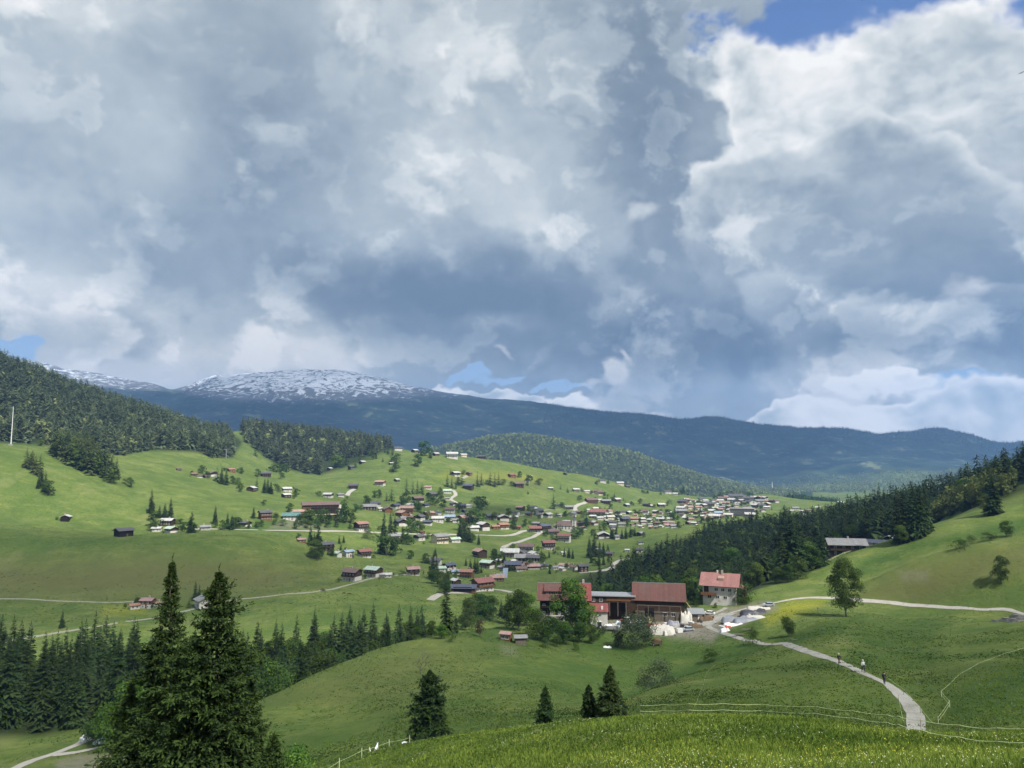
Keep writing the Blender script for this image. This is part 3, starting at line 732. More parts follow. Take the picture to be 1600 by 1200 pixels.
def spruce_arrays(h, r, levels, nb, tw, seed, ragged=0.2, base=0.05, width=0.34, power=0.85, tiphollow=0.0):
    g = np.random.default_rng(seed)
    t = np.repeat((np.arange(levels) + 0.5) / levels, nb)
    t = np.clip(t + g.normal(0, 0.35 / levels, t.size), 0.0, 0.995)
    n = t.size
    az = g.random(n) * 2 * np.pi
    lob = 1 + ragged * np.sin(az * 2 + seed) * 0.5
    ln = (r * (1 - t) ** power * g.uniform(1 - ragged, 1 + ragged * 0.7, n) * lob + 0.02 * r)
    ln *= 1 - 0.35 * np.clip((0.14 - t) / 0.14, 0, 1)
    z0 = h * (base + (1 - base) * t)
    up = (t - 0.55) * 0.9                    # top branches rise, low ones droop
    d = np.stack([np.cos(az), np.sin(az), np.zeros(n)], 1)
    side = np.stack([-np.sin(az), np.cos(az), np.zeros(n)], 1)
    def curve(s):
        s = s[..., None] if np.ndim(s) else s
        zz = (up[:, None] * s - 0.42 * s * s * (1 - t[:, None] * 0.6) + 0.12 * s ** 3)
        return np.stack([np.zeros(n), np.zeros(n), z0], 1) + d * (ln[:, None] * s) + np.array([0, 0, 1.0]) * (ln[:, None] * zz)
    V = []; T = []
    def diamonds(A, B, w, tilt, tint):
        k = len(A); ax = B - A
        s_ = np.cross(ax, np.array([0, 0, 1.0])); s_ /= np.linalg.norm(s_, axis=1, keepdims=True) + 1e-9
        s_ = s_ + tilt; 
        mid = A * 0.55 + B * 0.45
        q = np.stack([A, mid + s_ * w[:, None] - np.array([0, 0, 1.0]) * (w * 0.35)[:, None], B, mid - s_ * w[:, None] - np.array([0, 0, 1.0]) * (w * 0.35)[:, None]], 1)
        V.append(q.reshape(-1, 3)); T.append(np.repeat(tint, 4) + np.tile([-.15, 0, .18, 0], k))
    bt = g.random(n) * 0.5 + 0.15
    one = np.zeros(n)
    if tw == 0:
        A = curve(one + 0.0); B = curve(one + 1.0)
        diamonds(A, B, ln * width * 1.25 + 0.15, g.normal(0, .35, (n, 3)), bt)
    else:
        segs = max(2, tw // 3)
        for k in range(segs):
            A = curve(one + k / segs); B = curve(one + (k + 1.25) / segs * 0.98)
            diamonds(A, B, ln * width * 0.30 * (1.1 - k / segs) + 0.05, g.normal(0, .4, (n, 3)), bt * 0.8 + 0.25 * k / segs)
        for k in range(tw):
            s0 = 0.16 + 0.84 * (k + g.random(n) * 0.8) / tw
            s0 = np.clip(s0, 0, 0.98)
            A = curve(s0)
            for sg in (-1, 1):
                tl = ln * (0.46 * (1 - s0) + 0.13) * g.uniform(0.7, 1.25, n)
                dirv = d * g.uniform(0.5, 0.95, n)[:, None] + side * sg * g.uniform(0.55, 0.95, n)[:, None]
                dirv[:, 2] += g.normal(-0.30, 0.22, n) + (t - 0.5) * 0.5
                B = A + dirv * tl[:, None]
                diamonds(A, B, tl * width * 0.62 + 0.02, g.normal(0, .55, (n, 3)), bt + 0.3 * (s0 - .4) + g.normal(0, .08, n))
    V = np.concatenate(V); T = np.clip(np.concatenate(T), 0, 1)
    # top shoot
    tip = np.array([[0, 0, h * 0.955], [0.018 * h ** .5, 0, h * 0.97], [0, 0, h * 1.03], [-0.018 * h ** .5, 0, h * 0.97]])
    V = np.concatenate([V, tip, tip[:, [1, 0, 2]]]); T = np.concatenate([T, np.full(8, .6)])
    return V, np.arange(len(V)).reshape(-1, 4), T
def leaf_arrays(h, r, nleaf, seed, lumps=14, cz=0.58, flat=0.9, leaf=0.35, core=True, trunkfree=0.18, narrow=1.0):
    g = np.random.default_rng(seed)
    # lump centres fill an uneven crown
    C = []; 
    H0, H1 = h * trunkfree, h
    while len(C) < lumps:
        zc = -.86 + 1.62 * (len(C) + g.random()) / lumps; an = g.random() * 6.283; rr_ = (max(0, 1 - abs(zc + .12) ** 2.4) ** .5) * .70 * g.uniform(.35, 1.0)
        C.append((rr_ * np.cos(an), rr_ * np.sin(an), zc))
    C = np.array(C); C[-1] = (0, 0, .74)
    mid = (H0 + H1) / 2; half = (H1 - H0) / 2
    prof = np.ones(lumps)
    ctr = np.stack([C[:, 0] * r * prof * narrow, C[:, 1] * r * prof * narrow, mid + C[:, 2] * half], 1)
    lr = r * g.uniform(0.34, 0.56, lumps) * (16 / lumps) ** 0.28
    which = g.choice(lumps, nleaf, p=lr ** 2 / (lr ** 2).sum())
    u = g.normal(0, 1, (nleaf, 3)); u /= np.linalg.norm(u, axis=1, keepdims=True); u[:, 2] = np.where(u[:, 2] < -.3, -u[:, 2], u[:, 2])
    rad = lr[which] * g.uniform(0.62, 1.08, nleaf) ** 1.0
    P = ctr[which] + u * rad[:, None] * np.array([1, 1, .85])
    nr = u + g.normal(0, .55, (nleaf, 3)); nr /= np.linalg.norm(nr, axis=1, keepdims=True)
    a = np.cross(nr, g.normal(0, 1, (nleaf, 3))); a /= np.linalg.norm(a, axis=1, keepdims=True)
    b = np.cross(nr, a)
    s = leaf * g.uniform(0.6, 1.3, nleaf)[:, None]
    q = np.stack([P - a * s, P - b * s * .7, P + a * s, P + b * s * .7], 1).reshape(-1, 3)
    lt = g.uniform(.05, .7, lumps)
    T = np.repeat(np.clip(lt[which] + g.normal(0, .16, nleaf), 0, 1), 4)
    return q, np.arange(len(q)).reshape(-1, 4), T, ctr, lr
def crown_mesh(name, arr, mat):
    return np_mesh(name, arr[0], arr[1], [mat], False, attrs={'tint': arr[2]})
def trunk_mesh(name, h, r0, seed, mat, limbs=None, frac=0.9, n=6):
    rg = random.Random(seed); b = MB()
    k = 6; pts = []
    for i in range(k): pts.append((rg.uniform(-.012, .012) * h * (i > 0), rg.uniform(-.012, .012) * h * (i > 0), -0.8 + (h * frac + 0.8) * i / (k - 1)))
    b.tube(pts, [r0 * (1.35 if i == 0 else 1) * (1 - 0.88 * i / (k - 1)) + 0.01 for i in range(k)], n)
    for (c, lr) in (limbs or []):
        z0 = max(h * .14, min(c[2] - 0.25 * h, h * 0.6)) * rg.uniform(.8, 1)
        p0 = (0, 0, z0); p1 = (c[0] * .45, c[1] * .45, z0 + (c[2] - z0) * .55); p2 = (c[0] * .95, c[1] * .95, c[2])
        b.tube([p0, p1, p2], [r0 * .42, r0 * .24, r0 * .08], 5)
    return b.mesh(name, mat, True)

# libraries of shapes: unit-height variants are scaled when placed
LIB = {}
def lib_spruce(key, k, h, rr, levels, nb, tw, mat, seed, **kw):
    LIB[key] = []
    for i in range(k):
        r = rr * h * (0.86 + 0.28 * ((i * 37 % 10) / 10))
        a = spruce_arrays(h, r, levels, nb, tw, seed + i * 11, **kw)
        LIB[key].append((h, crown_mesh('needles', a, M[mat]), trunk_mesh('trunk', h, 0.014 * h, seed + i, M['bark'])))
def lib_leaf(key, k, h, rr, nleaf, leaf, mat, seed, bark='bark_grey', **kw):
    LIB[key] = []
    for i in range(k):
        r = rr * h * (0.88 + 0.24 * ((i * 53 % 10) / 10))
        a = leaf_arrays(h, r, nleaf, seed + i * 7, leaf=leaf, **kw)
        LIB[key].append((h, crown_mesh('leaves', a, M[mat]), trunk_mesh('trunk', h, 0.02 * h, seed + i, M[bark], list(zip(a[3], a[4]))[:9], frac=.7)))
lib_spruce('spruce', 7, 24, 0.205, 30, 9, 3, 'spruce', 100, ragged=.28)
lib_spruce('spruce_small', 5, 24, 0.235, 15, 8, 1, 'spruce', 200, ragged=.28)
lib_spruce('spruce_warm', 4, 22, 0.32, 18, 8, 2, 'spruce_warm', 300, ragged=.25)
lib_leaf('leaf', 5, 14, 0.45, 4200, 0.27, 'leaf', 400, trunkfree=.07, lumps=20)
lib_leaf('lime', 3, 14, 0.45, 5200, 0.25, 'leaf_lime', 500, trunkfree=.07, lumps=24)
lib_leaf('leaf_small', 4, 14, 0.42, 560, 0.62, 'leaf', 600, trunkfree=.04)
lib_leaf('lime_small', 3, 14, 0.42, 560, 0.62, 'leaf_lime', 650, trunkfree=.04)
lib_leaf('bush', 4, 6, 0.62, 1500, 0.17, 'leaf', 700, trunkfree=0.02)
lib_leaf('bush_grey', 3, 6, 0.62, 2600, 0.13, 'leaf_grey', 750, trunkfree=0.02)
lib_leaf('red', 1, 10, 0.42, 1600, 0.2, 'leaf_red', 780)
lib_leaf('larch', 3, 12, 0.26, 1300, 0.24, 'larch', 790)
LIB_KIND = {'spruce': 'spruce', 'spruce_small': 'spruce', 'spruce_warm': 'spruce', 'leaf': 'tree', 'lime': 'tree', 'leaf_small': 'tree', 'lime_small': 'tree', 'bush': 'shrub', 'bush_grey': 'shrub', 'red': 'tree', 'larch': 'tree'}
PLANTS = []          # everything planted one by one: dict(px,py,d,h,obj)
def plant(key, px, d, h, label, group=None, py=None, wide=1.0, name=None):
    x, y, z = ground(px, d)
    hh, cm, tm = LIB[key][random.randrange(len(LIB[key]))]
    kind = LIB_KIND[key]
    nm = name or {'spruce': 'spruce_tree', 'tree': 'leafy_tree', 'shrub': 'shrub'}[kind]
    s = h / hh
    root = empty(nm, (x, y, z - 0.15), random.uniform(0, 6.28), label, {'spruce': 'spruce', 'tree': 'tree', 'shrub': 'shrub'}[kind], group)
    root.scale = (s * wide * random.uniform(.92, 1.08), s * wide * random.uniform(.92, 1.08), s)
    link(bpy.data.objects.new('crown', cm), root)
    if kind != 'shrub': link(bpy.data.objects.new('trunk', tm), root)
    PLANTS.append(dict(px=px, d=d, h=h, o=root, kind=kind, key=key, z=z))
    return root

# far, uncountable woods: merged low-detail trees
LOW = {}
def low(key, fn, k):
    LOW[key] = [fn(i) for i in range(k)]
low('s3', lambda i: spruce_arrays(1.0, .15 + .02 * (i % 3), 10, 6, 0, 900 + i, ragged=.3, width=.34)[:3], 6)
low('s4', lambda i: spruce_arrays(1.0, .17 + .02 * (i % 3), 4, 5, 0, 950 + i, ragged=.3, width=.5)[:3], 5)
low('d3', lambda i: leaf_arrays(1.0, .36, 90, 1000 + i, lumps=8, leaf=.10)[:3], 5)
low('d4', lambda i: leaf_arrays(1.0, .40, 26, 1050 + i, lumps=5, leaf=.19)[:3], 4)
def merge(name, items, mat, label, cat):
    """items: (key, x, y, z, h, wide, tintshift)"""
    Vs = []; Fs = []; Ts = []; c = 0
    by = {}
    for it in items: by.setdefault((it[0], random.randrange(len(LOW[it[0]]))), []).append(it[1:])
    for (k, v), L in by.items():
        V, Fq, T = LOW[k][v]; L = np.array(L); n = len(L)
        a = RNG.random(n) * 6.28; ca, sa = np.cos(a)[:, None], np.sin(a)[:, None]
        W = L[:, 3] * L[:, 4]
        X = (V[None, :, 0] * ca - V[None, :, 1] * sa) * W[:, None] + L[:, 0:1]
        Y = (V[None, :, 0] * sa + V[None, :, 1] * ca) * W[:, None] + L[:, 1:2]
        Zc = V[None, :, 2] * L[:, 3:4] + L[:, 2:3]
        Vs.append(np.stack([X, Y, Zc], -1).reshape(-1, 3))
        Fs.append((Fq[None] + (c + np.arange(n) * len(V))[:, None, None]).reshape(-1, 4)); c += n * len(V)
        Ts.append(np.clip(T[None] + L[:, 5:6], 0, 1).ravel())
    me = np_mesh(name, np.concatenate(Vs), np.concatenate(Fs), [mat], False, attrs={'tint': np.concatenate(Ts)})
    o = link(bpy.data.objects.new(name, me)); tag(o, label, cat, None, 'stuff')
    return o
def inpoly(px, py, poly):
    c = False; n = len(poly)
    for i in range(n):
        x0, y0 = poly[i]; x1, y1 = poly[(i + 1) % n]
        if (y0 > py) != (y1 > py) and px < (x1 - x0) * (py - y0) / (y1 - y0) + x0: c = not c
    return c
def scatter(poly, pxr, dr, spacing, seed, vis=False, bypd=False):
    """points on the ground whose direction falls in poly; bypd: poly given as (px, depth)"""
    rg = random.Random(seed); pts = []
    x0 = (pxr[0] - 800) / F; x1 = (pxr[1] - 800) / F
    area = 0.5 * (dr[1] ** 2 - dr[0] ** 2) * (x1 - x0)
    n = int(area / spacing ** 2)
    cell = {}
    for _ in range(int(n * 1.6)):
        d = math.sqrt(rg.uniform(dr[0] ** 2, dr[1] ** 2)); px = rg.uniform(*pxr)
        c0 = int(min(max((px - CPX[0]) / 4.0, 0), NCOL - 1))
        py = float(np.interp(d, TY[c0], TPY[c0]))
        if not inpoly(px, d if bypd else py, poly): continue
        x, y, z = ground(px, d)
        k = (int(x / spacing), int(y / spacing))
        if k in cell: continue
        cell[k] = 1
        pts.append((px, d, x, y, z, py))
    return pts
# ------------------------------------------------------------------ trees one by one: kind px py height(px) [width factor]
LIST = """
hillclump|spruce clump on the bright left slope|spruce_warm 41 731 33;spruce_warm 48 734 30;spruce_warm 55 739 30;spruce_warm 62 742 34;spruce_warm 50 728 26;spruce 64 760 30;spruce 70 768 34;leaf 75 773 24;spruce 60 763 22
lonebush|shrub row under the left forest|leaf 203 760 14;lime 64 697 11;bush 176 756 14;lime 150 712 12;bush 196 757 8
leftspruces|spruces by the white roofed farm|spruce 236 802 34 .8;spruce 249 809 18;spruce 257 809 22;spruce 266 812 31 .8;leaf 243 822 22;spruce 299 833 31 1.1;leaf 286 832 14;leaf 240 830 12;spruce 336 819 27;spruce 355 827 24;spruce 362 828 22;leaf 370 826 16;spruce 396 810 17;leaf 348 828 14
hamlet_hi|trees round the upper farm|spruce 339 752 22;spruce 346 756 25;spruce 353 758 24;leaf 363 756 12;bush 371 757 10;lime 374 768 13;spruce 401 766 20;spruce 413 770 20;spruce 418 770 21;spruce 423 771 18;leaf 432 767 10;leaf 322 746 10;bush 300 742 6;spruce 399 711 15;leaf 377 740 9;bush 372 738 5;leaf 412 790 8
slopeband|trees on the middle slope|leaf 428 737 11 1.5;leaf 438 738 12 1.6;leaf 448 738 11;leaf 440 749 9;spruce 499 742 13;leaf 463 776 12;lime 528 730 20 1.2;spruce 541 727 20;spruce 562 723 14;leaf 582 718 14;spruce 588 717 10;spruce 606 710 15;spruce 613 712 14;leaf 620 725 15;leaf 612 724 10;leaf 616 738 13 1.3;spruce 601 708 10;leaf 653 729 17;leaf 664 712 20 1.2;spruce 659 712 16;spruce 673 716 12;bush 535 731 6;bush 556 731 5;leaf 672 716 8;spruce 598 722 8;spruce 555 727 8
hotelbelt|trees of the belt below the big hotel|leaf 478 818 18;leaf 487 819 20;leaf 470 820 16;leaf 497 818 18;leaf 507 817 20;leaf 515 818 14;leaf 532 816 20;leaf 540 817 22;leaf 548 818 16;leaf 452 801 13;lime 538 800 18 .8;leaf 463 826 12;leaf 480 826 12;leaf 496 826 12;leaf 512 825 10;leaf 525 824 9;bush 442 822 9;bush 430 820 9;leaf 555 800 12;bush 575 832 8;bush 593 828 6;leaf 409 823 10;leaf 401 826 10;leaf 388 826 9;bush 573 787 7
village_up|trees among the upper village chalets|spruce 635 772 26 .8;spruce 645 772 20;spruce 652 772 22;spruce 659 771 17;spruce 612 783 20;spruce 604 783 14;leaf 592 778 12;leaf 585 778 10;leaf 636 786 16;leaf 627 790 14;leaf 672 788 14;leaf 680 790 14;leaf 688 782 12;leaf 650 795 12 1.3;lime 652 800 14;leaf 692 794 12;spruce 699 760 19;spruce 706 762 17;spruce 716 758 20;spruce 722 757 17;spruce 712 764 12;spruce 704 742 10;spruce 746 760 21;spruce 752 758 19;spruce 766 758 20;spruce 773 760 20;spruce 779 757 18;bush 786 758 9;bush 760 757 6;leaf 745 793 16;leaf 753 795 18;leaf 748 800 12;leaf 688 770 8;bush 800 760 7
belt_mid|trees between the village meadows|spruce 600 842 38 .8;spruce 610 840 36 .8;spruce 617 842 34 .8;spruce 597 866 30;leaf 604 868 28 1.2;spruce 613 868 26;leaf 617 865 22;spruce 629 847 24;leaf 636 851 15;leaf 642 852 12;bush 575 841 9 1.5;leaf 642 832 20;leaf 655 832 16;spruce 485 851 28;spruce 498 853 30;spruce 491 852 20;leaf 493 873 26 1.2;leaf 502 868 14;leaf 517 868 10;bush 520 869 8;spruce 530 849 12;spruce 537 848 12;leaf 466 841 8;bush 540 862 6;spruce 719 845 30;spruce 727 845 30;spruce 733 846 24;leaf 738 848 14;spruce 748 851 16;leaf 744 820 22;leaf 735 818 18;lime 741 825 8;leaf 722 830 18;leaf 642 873 12;leaf 665 880 14
centre_trees|trees in the village centre|spruce 676 905 38 .9;spruce 682 898 24;leaf 678 912 20;spruce 700 925 30 .9;leaf 690 918 22;leaf 696 928 20;spruce 735 892 18;spruce 742 893 20;spruce 746 896 22;spruce 728 884 12;spruce 752 895 10;spruce 680 875 18;leaf 772 882 12;spruce 775 876 18;spruce 779 882 14;spruce 788 880 16;leaf 784 872 10;leaf 803 818 12;leaf 821 822 10;leaf 800 825 9;spruce 859 897 12;leaf 848 880 12;spruce 858 872 12;leaf 866 866 8;spruce 882 870 14;spruce 889 872 16;spruce 895 873 14;spruce 876 829 11;leaf 853 838 9;leaf 869 842 8
church_side|trees between church and dark wood|spruce 917 824 32 .9;leaf 905 838 12;leaf 897 833 10;leaf 910 835 10;leaf 898 842 12 1.3;leaf 926 838 10;spruce 930 838 14;spruce 937 828 14;leaf 945 830 12;spruce 921 872 30;spruce 929 870 32;spruce 924 880 16;spruce 937 868 20;spruce 943 870 20;spruce 950 868 16;leaf 958 838 10;spruce 955 842 18;spruce 963 842 20;spruce 972 842 14;spruce 985 840 16;spruce 992 838 14;spruce 978 842 18;leaf 930 884 10;leaf 1006 840 8;spruce 865 796 24 .9;spruce 943 883 16;leaf 952 880 10;spruce 936 884 18
hill_far|trees on the bright far hill|leaf 826 753 10 1.2;leaf 812 746 9;leaf 842 757 9 1.3;spruce 825 772 7;spruce 876 765 8;spruce 887 769 9;spruce 909 768 8;leaf 933 757 6;leaf 950 756 5;bush 1006 771 5 1.3;bush 1012 772 5;bush 1003 769 4;spruce 960 777 7;spruce 949 780 8;leaf 945 775 6;spruce 946 798 7;spruce 952 797 7;spruce 956 798 6;leaf 955 795 7;leaf 990 790 4;leaf 1046 810 12;leaf 1053 815 14;spruce 1085 803 14;spruce 1094 797 9;spruce 1098 788 6;spruce 1059 812 14;spruce 1096 818 13;leaf 1110 798 8;lime 1103 803 8;leaf 1118 802 8;spruce 1152 791 9;leaf 1146 797 8;lime 1137 794 8;leaf 1074 815 8;leaf 1060 826 10;spruce 1075 778 4;spruce 1122 789 8;leaf 1108 818 10
slopespruce|lone tree left of the white farmhouse|spruce 97 981 27
behindhouse|dark spruces behind the half hidden chalet|spruce 305 938 30;spruce 311 938 26;spruce 318 940 18
bigend|tall dark spruce at the left end of the farm ridge|spruce 697 992 82
farmfringe|tree on the fringe of the farm ridge|spruce 641 1000 42;spruce 606 1010 38;spruce 660 996 36;leaf 650 1000 26;leaf 674 996 26;lime 690 998 22 1.2;spruce 712 990 30;leaf 728 985 26;leaf 735 975 40;leaf 752 972 42;leaf 768 970 38;leaf 745 962 34;lime 760 962 30;spruce 783 962 26;spruce 791 966 28;leaf 810 985 62;lime 822 978 50;leaf 795 975 30;leaf 840 1000 46 1.2;leaf 858 1003 40;red 750 995 26;leaf 722 980 20;bush 706 1003 14;bush 740 985 16
farmlime|big bright broadleaf tree before the farmhouse|lime 890 992 84 1.1
farmgreen|leafy trees and bushes in front of the farm|lime 912 990 50 1.1;leaf 905 1003 30 1.3;leaf 880 1006 34 1.3;leaf 925 1005 24;bush 935 1000 18;bush 945 990 12;bush 870 1010 18;bush_grey 975 1012 40 .9;bush_grey 996 1016 54 1.0;bush_grey 1008 1010 40 .9;leaf 965 1010 20;bush 900 1016 12;bush 820 1002 16;bush 852 1012 14
farmback|trees behind the farm buildings|spruce 938 955 78 1.0;lime 952 958 44;leaf 973 958 36;lime 1003 950 48;lime 1028 950 46;leaf 1075 945 40;lime 1085 940 50;spruce 1082 945 44;leaf 1093 938 44;lime 1142 905 42 1.1;leaf 1128 900 30;leaf 1110 905 36;leaf 1072 955 20
housebushes|shrub in front of the pink roofed house|bush 1137 940 30 1.2;bush 1148 941 28 1.2;bush 1162 941 28 1.1;leaf 1130 940 22;bush 1125 944 10;bush 1118 950 8;bush 1152 946 14;bush 1167 945 12;bush 1095 944 14;bush 1088 948 10
rightspruces|large dark spruce beside the right slope edge|spruce 1238 900 88 1.1;spruce 1250 896 78;spruce 1223 904 66;spruce 1212 902 70;spruce 1228 895 90;leaf 1262 893 40;leaf 1246 905 32;leaf 1232 910 26;leaf 1275 890 30;spruce 1285 885 50;leaf 1215 912 22
rooftrees|dark spruce between the grey roofed houses and the slope|spruce 1403 850 82 1.0;spruce 1414 846 86;spruce 1430 843 90;spruce 1440 838 84;spruce 1448 832 74;spruce 1376 822 66;spruce 1384 824 60;spruce 1363 832 54;spruce 1394 812 60;leaf 1349 835 40;spruce 1337 850 58;leaf 1408 850 30
smallslope|small tree on the meadow between the two paths|leaf 1232 995 30
edgebush|round dark bush beside the lower path|bush 1176 1008 24
righttree|slender leafy tree standing on the right slope|leaf 1565 912 42 .8
rightsmall|small tree on the upper right slope|leaf 1503 803 14 .7;leaf 1572 838 22 .9;bush 1545 845 12 1.3;bush 1500 858 14 1.3;bush 1518 850 11
rightlone|large dark spruce on the right edge of the slope|spruce 1553 804 54 1.2;larch 1538 806 32;spruce 1517 790 36;leaf 1470 800 20;leaf 1485 796 20;leaf 1500 792 24
meadowbush|hazy bush on the meadow below the farm|bush_grey 1030 1078 38 1.1;bush_grey 1012 1082 30 1.1;bush 1110 1035 18 1.3
"""
N_SP = sum(it.strip().startswith('spruce') for l in LIST.strip().splitlines() for it in l.split('|')[2].split(';'))
N_LF = sum(it.strip().split()[0] in ('leaf', 'lime', 'larch', 'red') for l in LIST.strip().splitlines() for it in l.split('|')[2].split(';'))
# ------------------------------------------------------------------ woods
WOODS = []   # candidates: dict(px,d,x,y,z,kind,h,label,group,wood)
def wood(pts, mix, hr, label, group, wood_id, cap=None):
    rg = random.Random(len(WOODS) + 5)
    for (px, d, x, y, z, py) in pts:
        r = rg.random(); acc = 0
        for k, p in mix:
            acc += p
            if r <= acc: break
        sp = k.startswith('spruce')
        h = rg.uniform(*hr) * (1 if sp else .68) * (rg.choice([1.12, 1, 1, .85, .7, .55]))
        WOODS.append(dict(px=px, d=d, x=x, y=y, z=z, py=py, kind=k, h=h, label=label, group=group, wid=wood_id))
# ravine below the left edge of the picture
wood(scatter([(-120, 215), (30, 204), (70, 200), (135, 204), (190, 214), (215, 235), (215, 285), (150, 290), (100, 262), (20, 262), (-30, 300), (-120, 310)], (-120, 215), (200, 310), 5.2, 1, bypd=True),
     [('spruce', .95), ('leaf', .05)], (17, 24), 'dark spruce in the dense stand above the forked lane at lower left', 'spruces standing above the forked lane', 'lane')
wood(scatter([(360, 190), (420, 200), (480, 232), (560, 262), (640, 285), (680, 300), (650, 330), (560, 318), (470, 300), (360, 290)], (360, 690), (185, 335), 5.6, 2, bypd=True),
     [('spruce', .72), ('leaf', .28)], (17, 23), 'tree in the mixed wood behind the left crest of the farm meadow', 'trees in the wood behind the farm meadow crest', 'ravine')
wood(scatter([(230, 230), (380, 215), (380, 300), (230, 300)], (230, 380), (200, 300), 6.0, 3, bypd=True),
     [('spruce', .8), ('leaf', .2)], (14, 20), 'tree in the mixed wood behind the left crest of the farm meadow', 'trees in the wood behind the farm meadow crest', 'ravine')
# dark wood between the farm and the far village
wood(scatter([(905, 400), (960, 372), (1040, 380), (1110, 345), (1165, 380), (1230, 395), (1290, 440), (1330, 520), (1345, 640), (1310, 800), (1200, 860), (1110, 840), (1060, 700), (990, 600), (930, 480)], (900, 1350), (345, 860), 7.4, 4, bypd=True),
     [('spruce', .74), ('leaf', .14), ('lime', .12)], (16, 23), 'dark spruce in the wood rising behind the farm towards the right', 'spruces in the dark wood behind the farm', 'darkwood')
# wood along the skyline of the right slope
wood(scatter([(1290, 560), (1350, 470), (1400, 470), (1440, 480), (1450, 610), (1495, 650), (1560, 540), (1640, 470), (1750, 420), (1750, 620), (1600, 700), (1480, 760), (1380, 800), (1300, 800)], (1280, 1750), (420, 800), 8.4, 5, bypd=True),
     [('spruce', .92), ('leaf', .08)], (20, 27), 'dark spruce along the skyline of the right hand slope', 'spruces along the right skyline', 'rightwood')
wood(scatter([(1478, 500), (1520, 455), (1570, 440), (1590, 480), (1560, 545), (1500, 585), (1440, 560)], (1440, 1600), (430, 600), 4.4, 6, bypd=True),
     [('larch', .75), ('spruce_warm', .2), ('lime', .05)], (15, 22), 'young yellow green tree in front of the dark right hand wood', 'young yellow green trees on the right slope', 'larches')
# left hill
HILL = [(-300, 640), (0, 690), (60, 694), (100, 700), (180, 712), (240, 702), (300, 703), (330, 716), (362, 712), (366, 690), (345, 672), (300, 655), (200, 625), (100, 590), (0, 548), (-300, 400)]
wood(scatter(HILL, (-150, 370), (800, 1560), 8.2, 7), [('spruce', .93), ('leaf', .07)], (20, 29), 'spruce in the forest covering the high left hill', 'spruces of the left hill forest', 'hill')
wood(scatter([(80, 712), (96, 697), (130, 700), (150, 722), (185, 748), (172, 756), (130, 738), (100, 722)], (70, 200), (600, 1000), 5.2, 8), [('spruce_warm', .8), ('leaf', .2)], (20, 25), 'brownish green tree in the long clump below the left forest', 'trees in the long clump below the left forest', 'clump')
wood(scatter([(378, 672), (385, 692), (420, 716), (450, 732), (478, 740), (500, 742), (503, 722), (545, 716), (585, 712), (600, 700), (635, 698), (640, 688), (500, 660), (380, 655)], (375, 645), (1150, 1800), 9.0, 9), [('spruce', .9), ('leaf', .1)], (22, 30), 'spruce in the forest band above the hillside chalets', 'spruces of the middle forest band', 'band')
wood(scatter([(740, 712), (840, 727), (935, 745), (1050, 772), (1160, 780), (1160, 765), (1000, 750), (830, 712), (740, 700)], (740, 1160), (1650, 2300), 12, 10), [('spruce_small', .75), ('leaf_small', .25)], (16, 22), 'tree in the wood behind the bright hill crest', 'trees behind the bright hill crest', 'crest')
wood(scatter([(1225, 1980), (1310, 2020), (1310, 2110), (1235, 2100)], (1225, 1310), (1960, 2120), 9, 11, bypd=True), [('spruce_small', .6), ('leaf_small', .4)], (12, 18), 'tree on the little ridge right of the far village', 'trees on the little ridge by the far village', 'knoll')
wood(scatter([(640, 672), (1250, 672), (1250, 775), (1150, 782), (640, 740)], (660, 1300), (2500, 4100), 17, 12), [('spruce_small', .50), ('leaf_small', .50)], (18, 28), 'tree in the sunlit forest on the far middle ridge', 'trees on the far middle ridge', 'ridge')
wood(scatter([(1150, 700), (1620, 700), (1620, 790), (1150, 790)], (1150, 1620), (4150, 5600), 34, 13), [('spruce_small', .35), ('leaf_small', .65)], (18, 28), 'tree in the sunlit valley forest at the foot of the mountain', 'trees at the foot of the mountain', 'foot')
wood(scatter([(820, 600), (1620, 600), (1620, 705), (820, 705)], (850, 1620), (7000, 7850), 26, 14), [('spruce_small', 1)], (18, 30), 'conifer on the far mountain ridge', 'conifers on the mountain ridge', 'mountain')
# the thinned scatter leaves the hidden side of a hill bare of near copies: only what can be seen is kept one by one
def hidden(w):
    c0 = int(min(max((w['px'] - CPX[0]) / 4.0, 0), NCOL - 1))
    k = np.searchsorted(TY[c0], w['d'])
    top = proj(w['x'], w['y'], w['z'] + w['h'])[1]
    return top > TPY[c0][:max(k, 1)].min() + 1.5
def chosen():
    conif = []; leafy = []
    rest = []
    for w in WOODS:
        app = w['h'] / w['d']
        w['app'] = app * (0.3 if (w['px'] < -15 or w['px'] > 1615) else 1)
        if hidden(w): w['app'] = 0
        if w['wid'] in ('ridge', 'foot', 'mountain', 'crest', 'knoll', 'hill', 'band') or w['app'] == 0: rest.append(w); continue
        (conif if w['kind'].startswith('spruce') else leafy).append(w)
    conif.sort(key=lambda w: -w['app']); leafy.sort(key=lambda w: -w['app'])
    NS = max(0, 292 - N_SP); NL = max(0, 298 - N_LF)
    print('listed', N_SP, N_LF, 'wood candidates', len(conif), len(leafy), len(rest))
    return conif[:NS] + leafy[:NL], conif[NS:] + leafy[NL:] + rest
near_w, far_w = chosen()
WPLACE = {'lane': 'the stand above forked lane', 'ravine': 'the mixed ravine wood', 'darkwood': 'the dark wood behind the farm', 'rightwood': 'the right skyline wood',
          'larches': 'the right slope thicket', 'clump': 'the left hill clump'}
span = {}
for w in near_w: span.setdefault(w['wid'], []).append((w['px'], w['d'], w['h']))
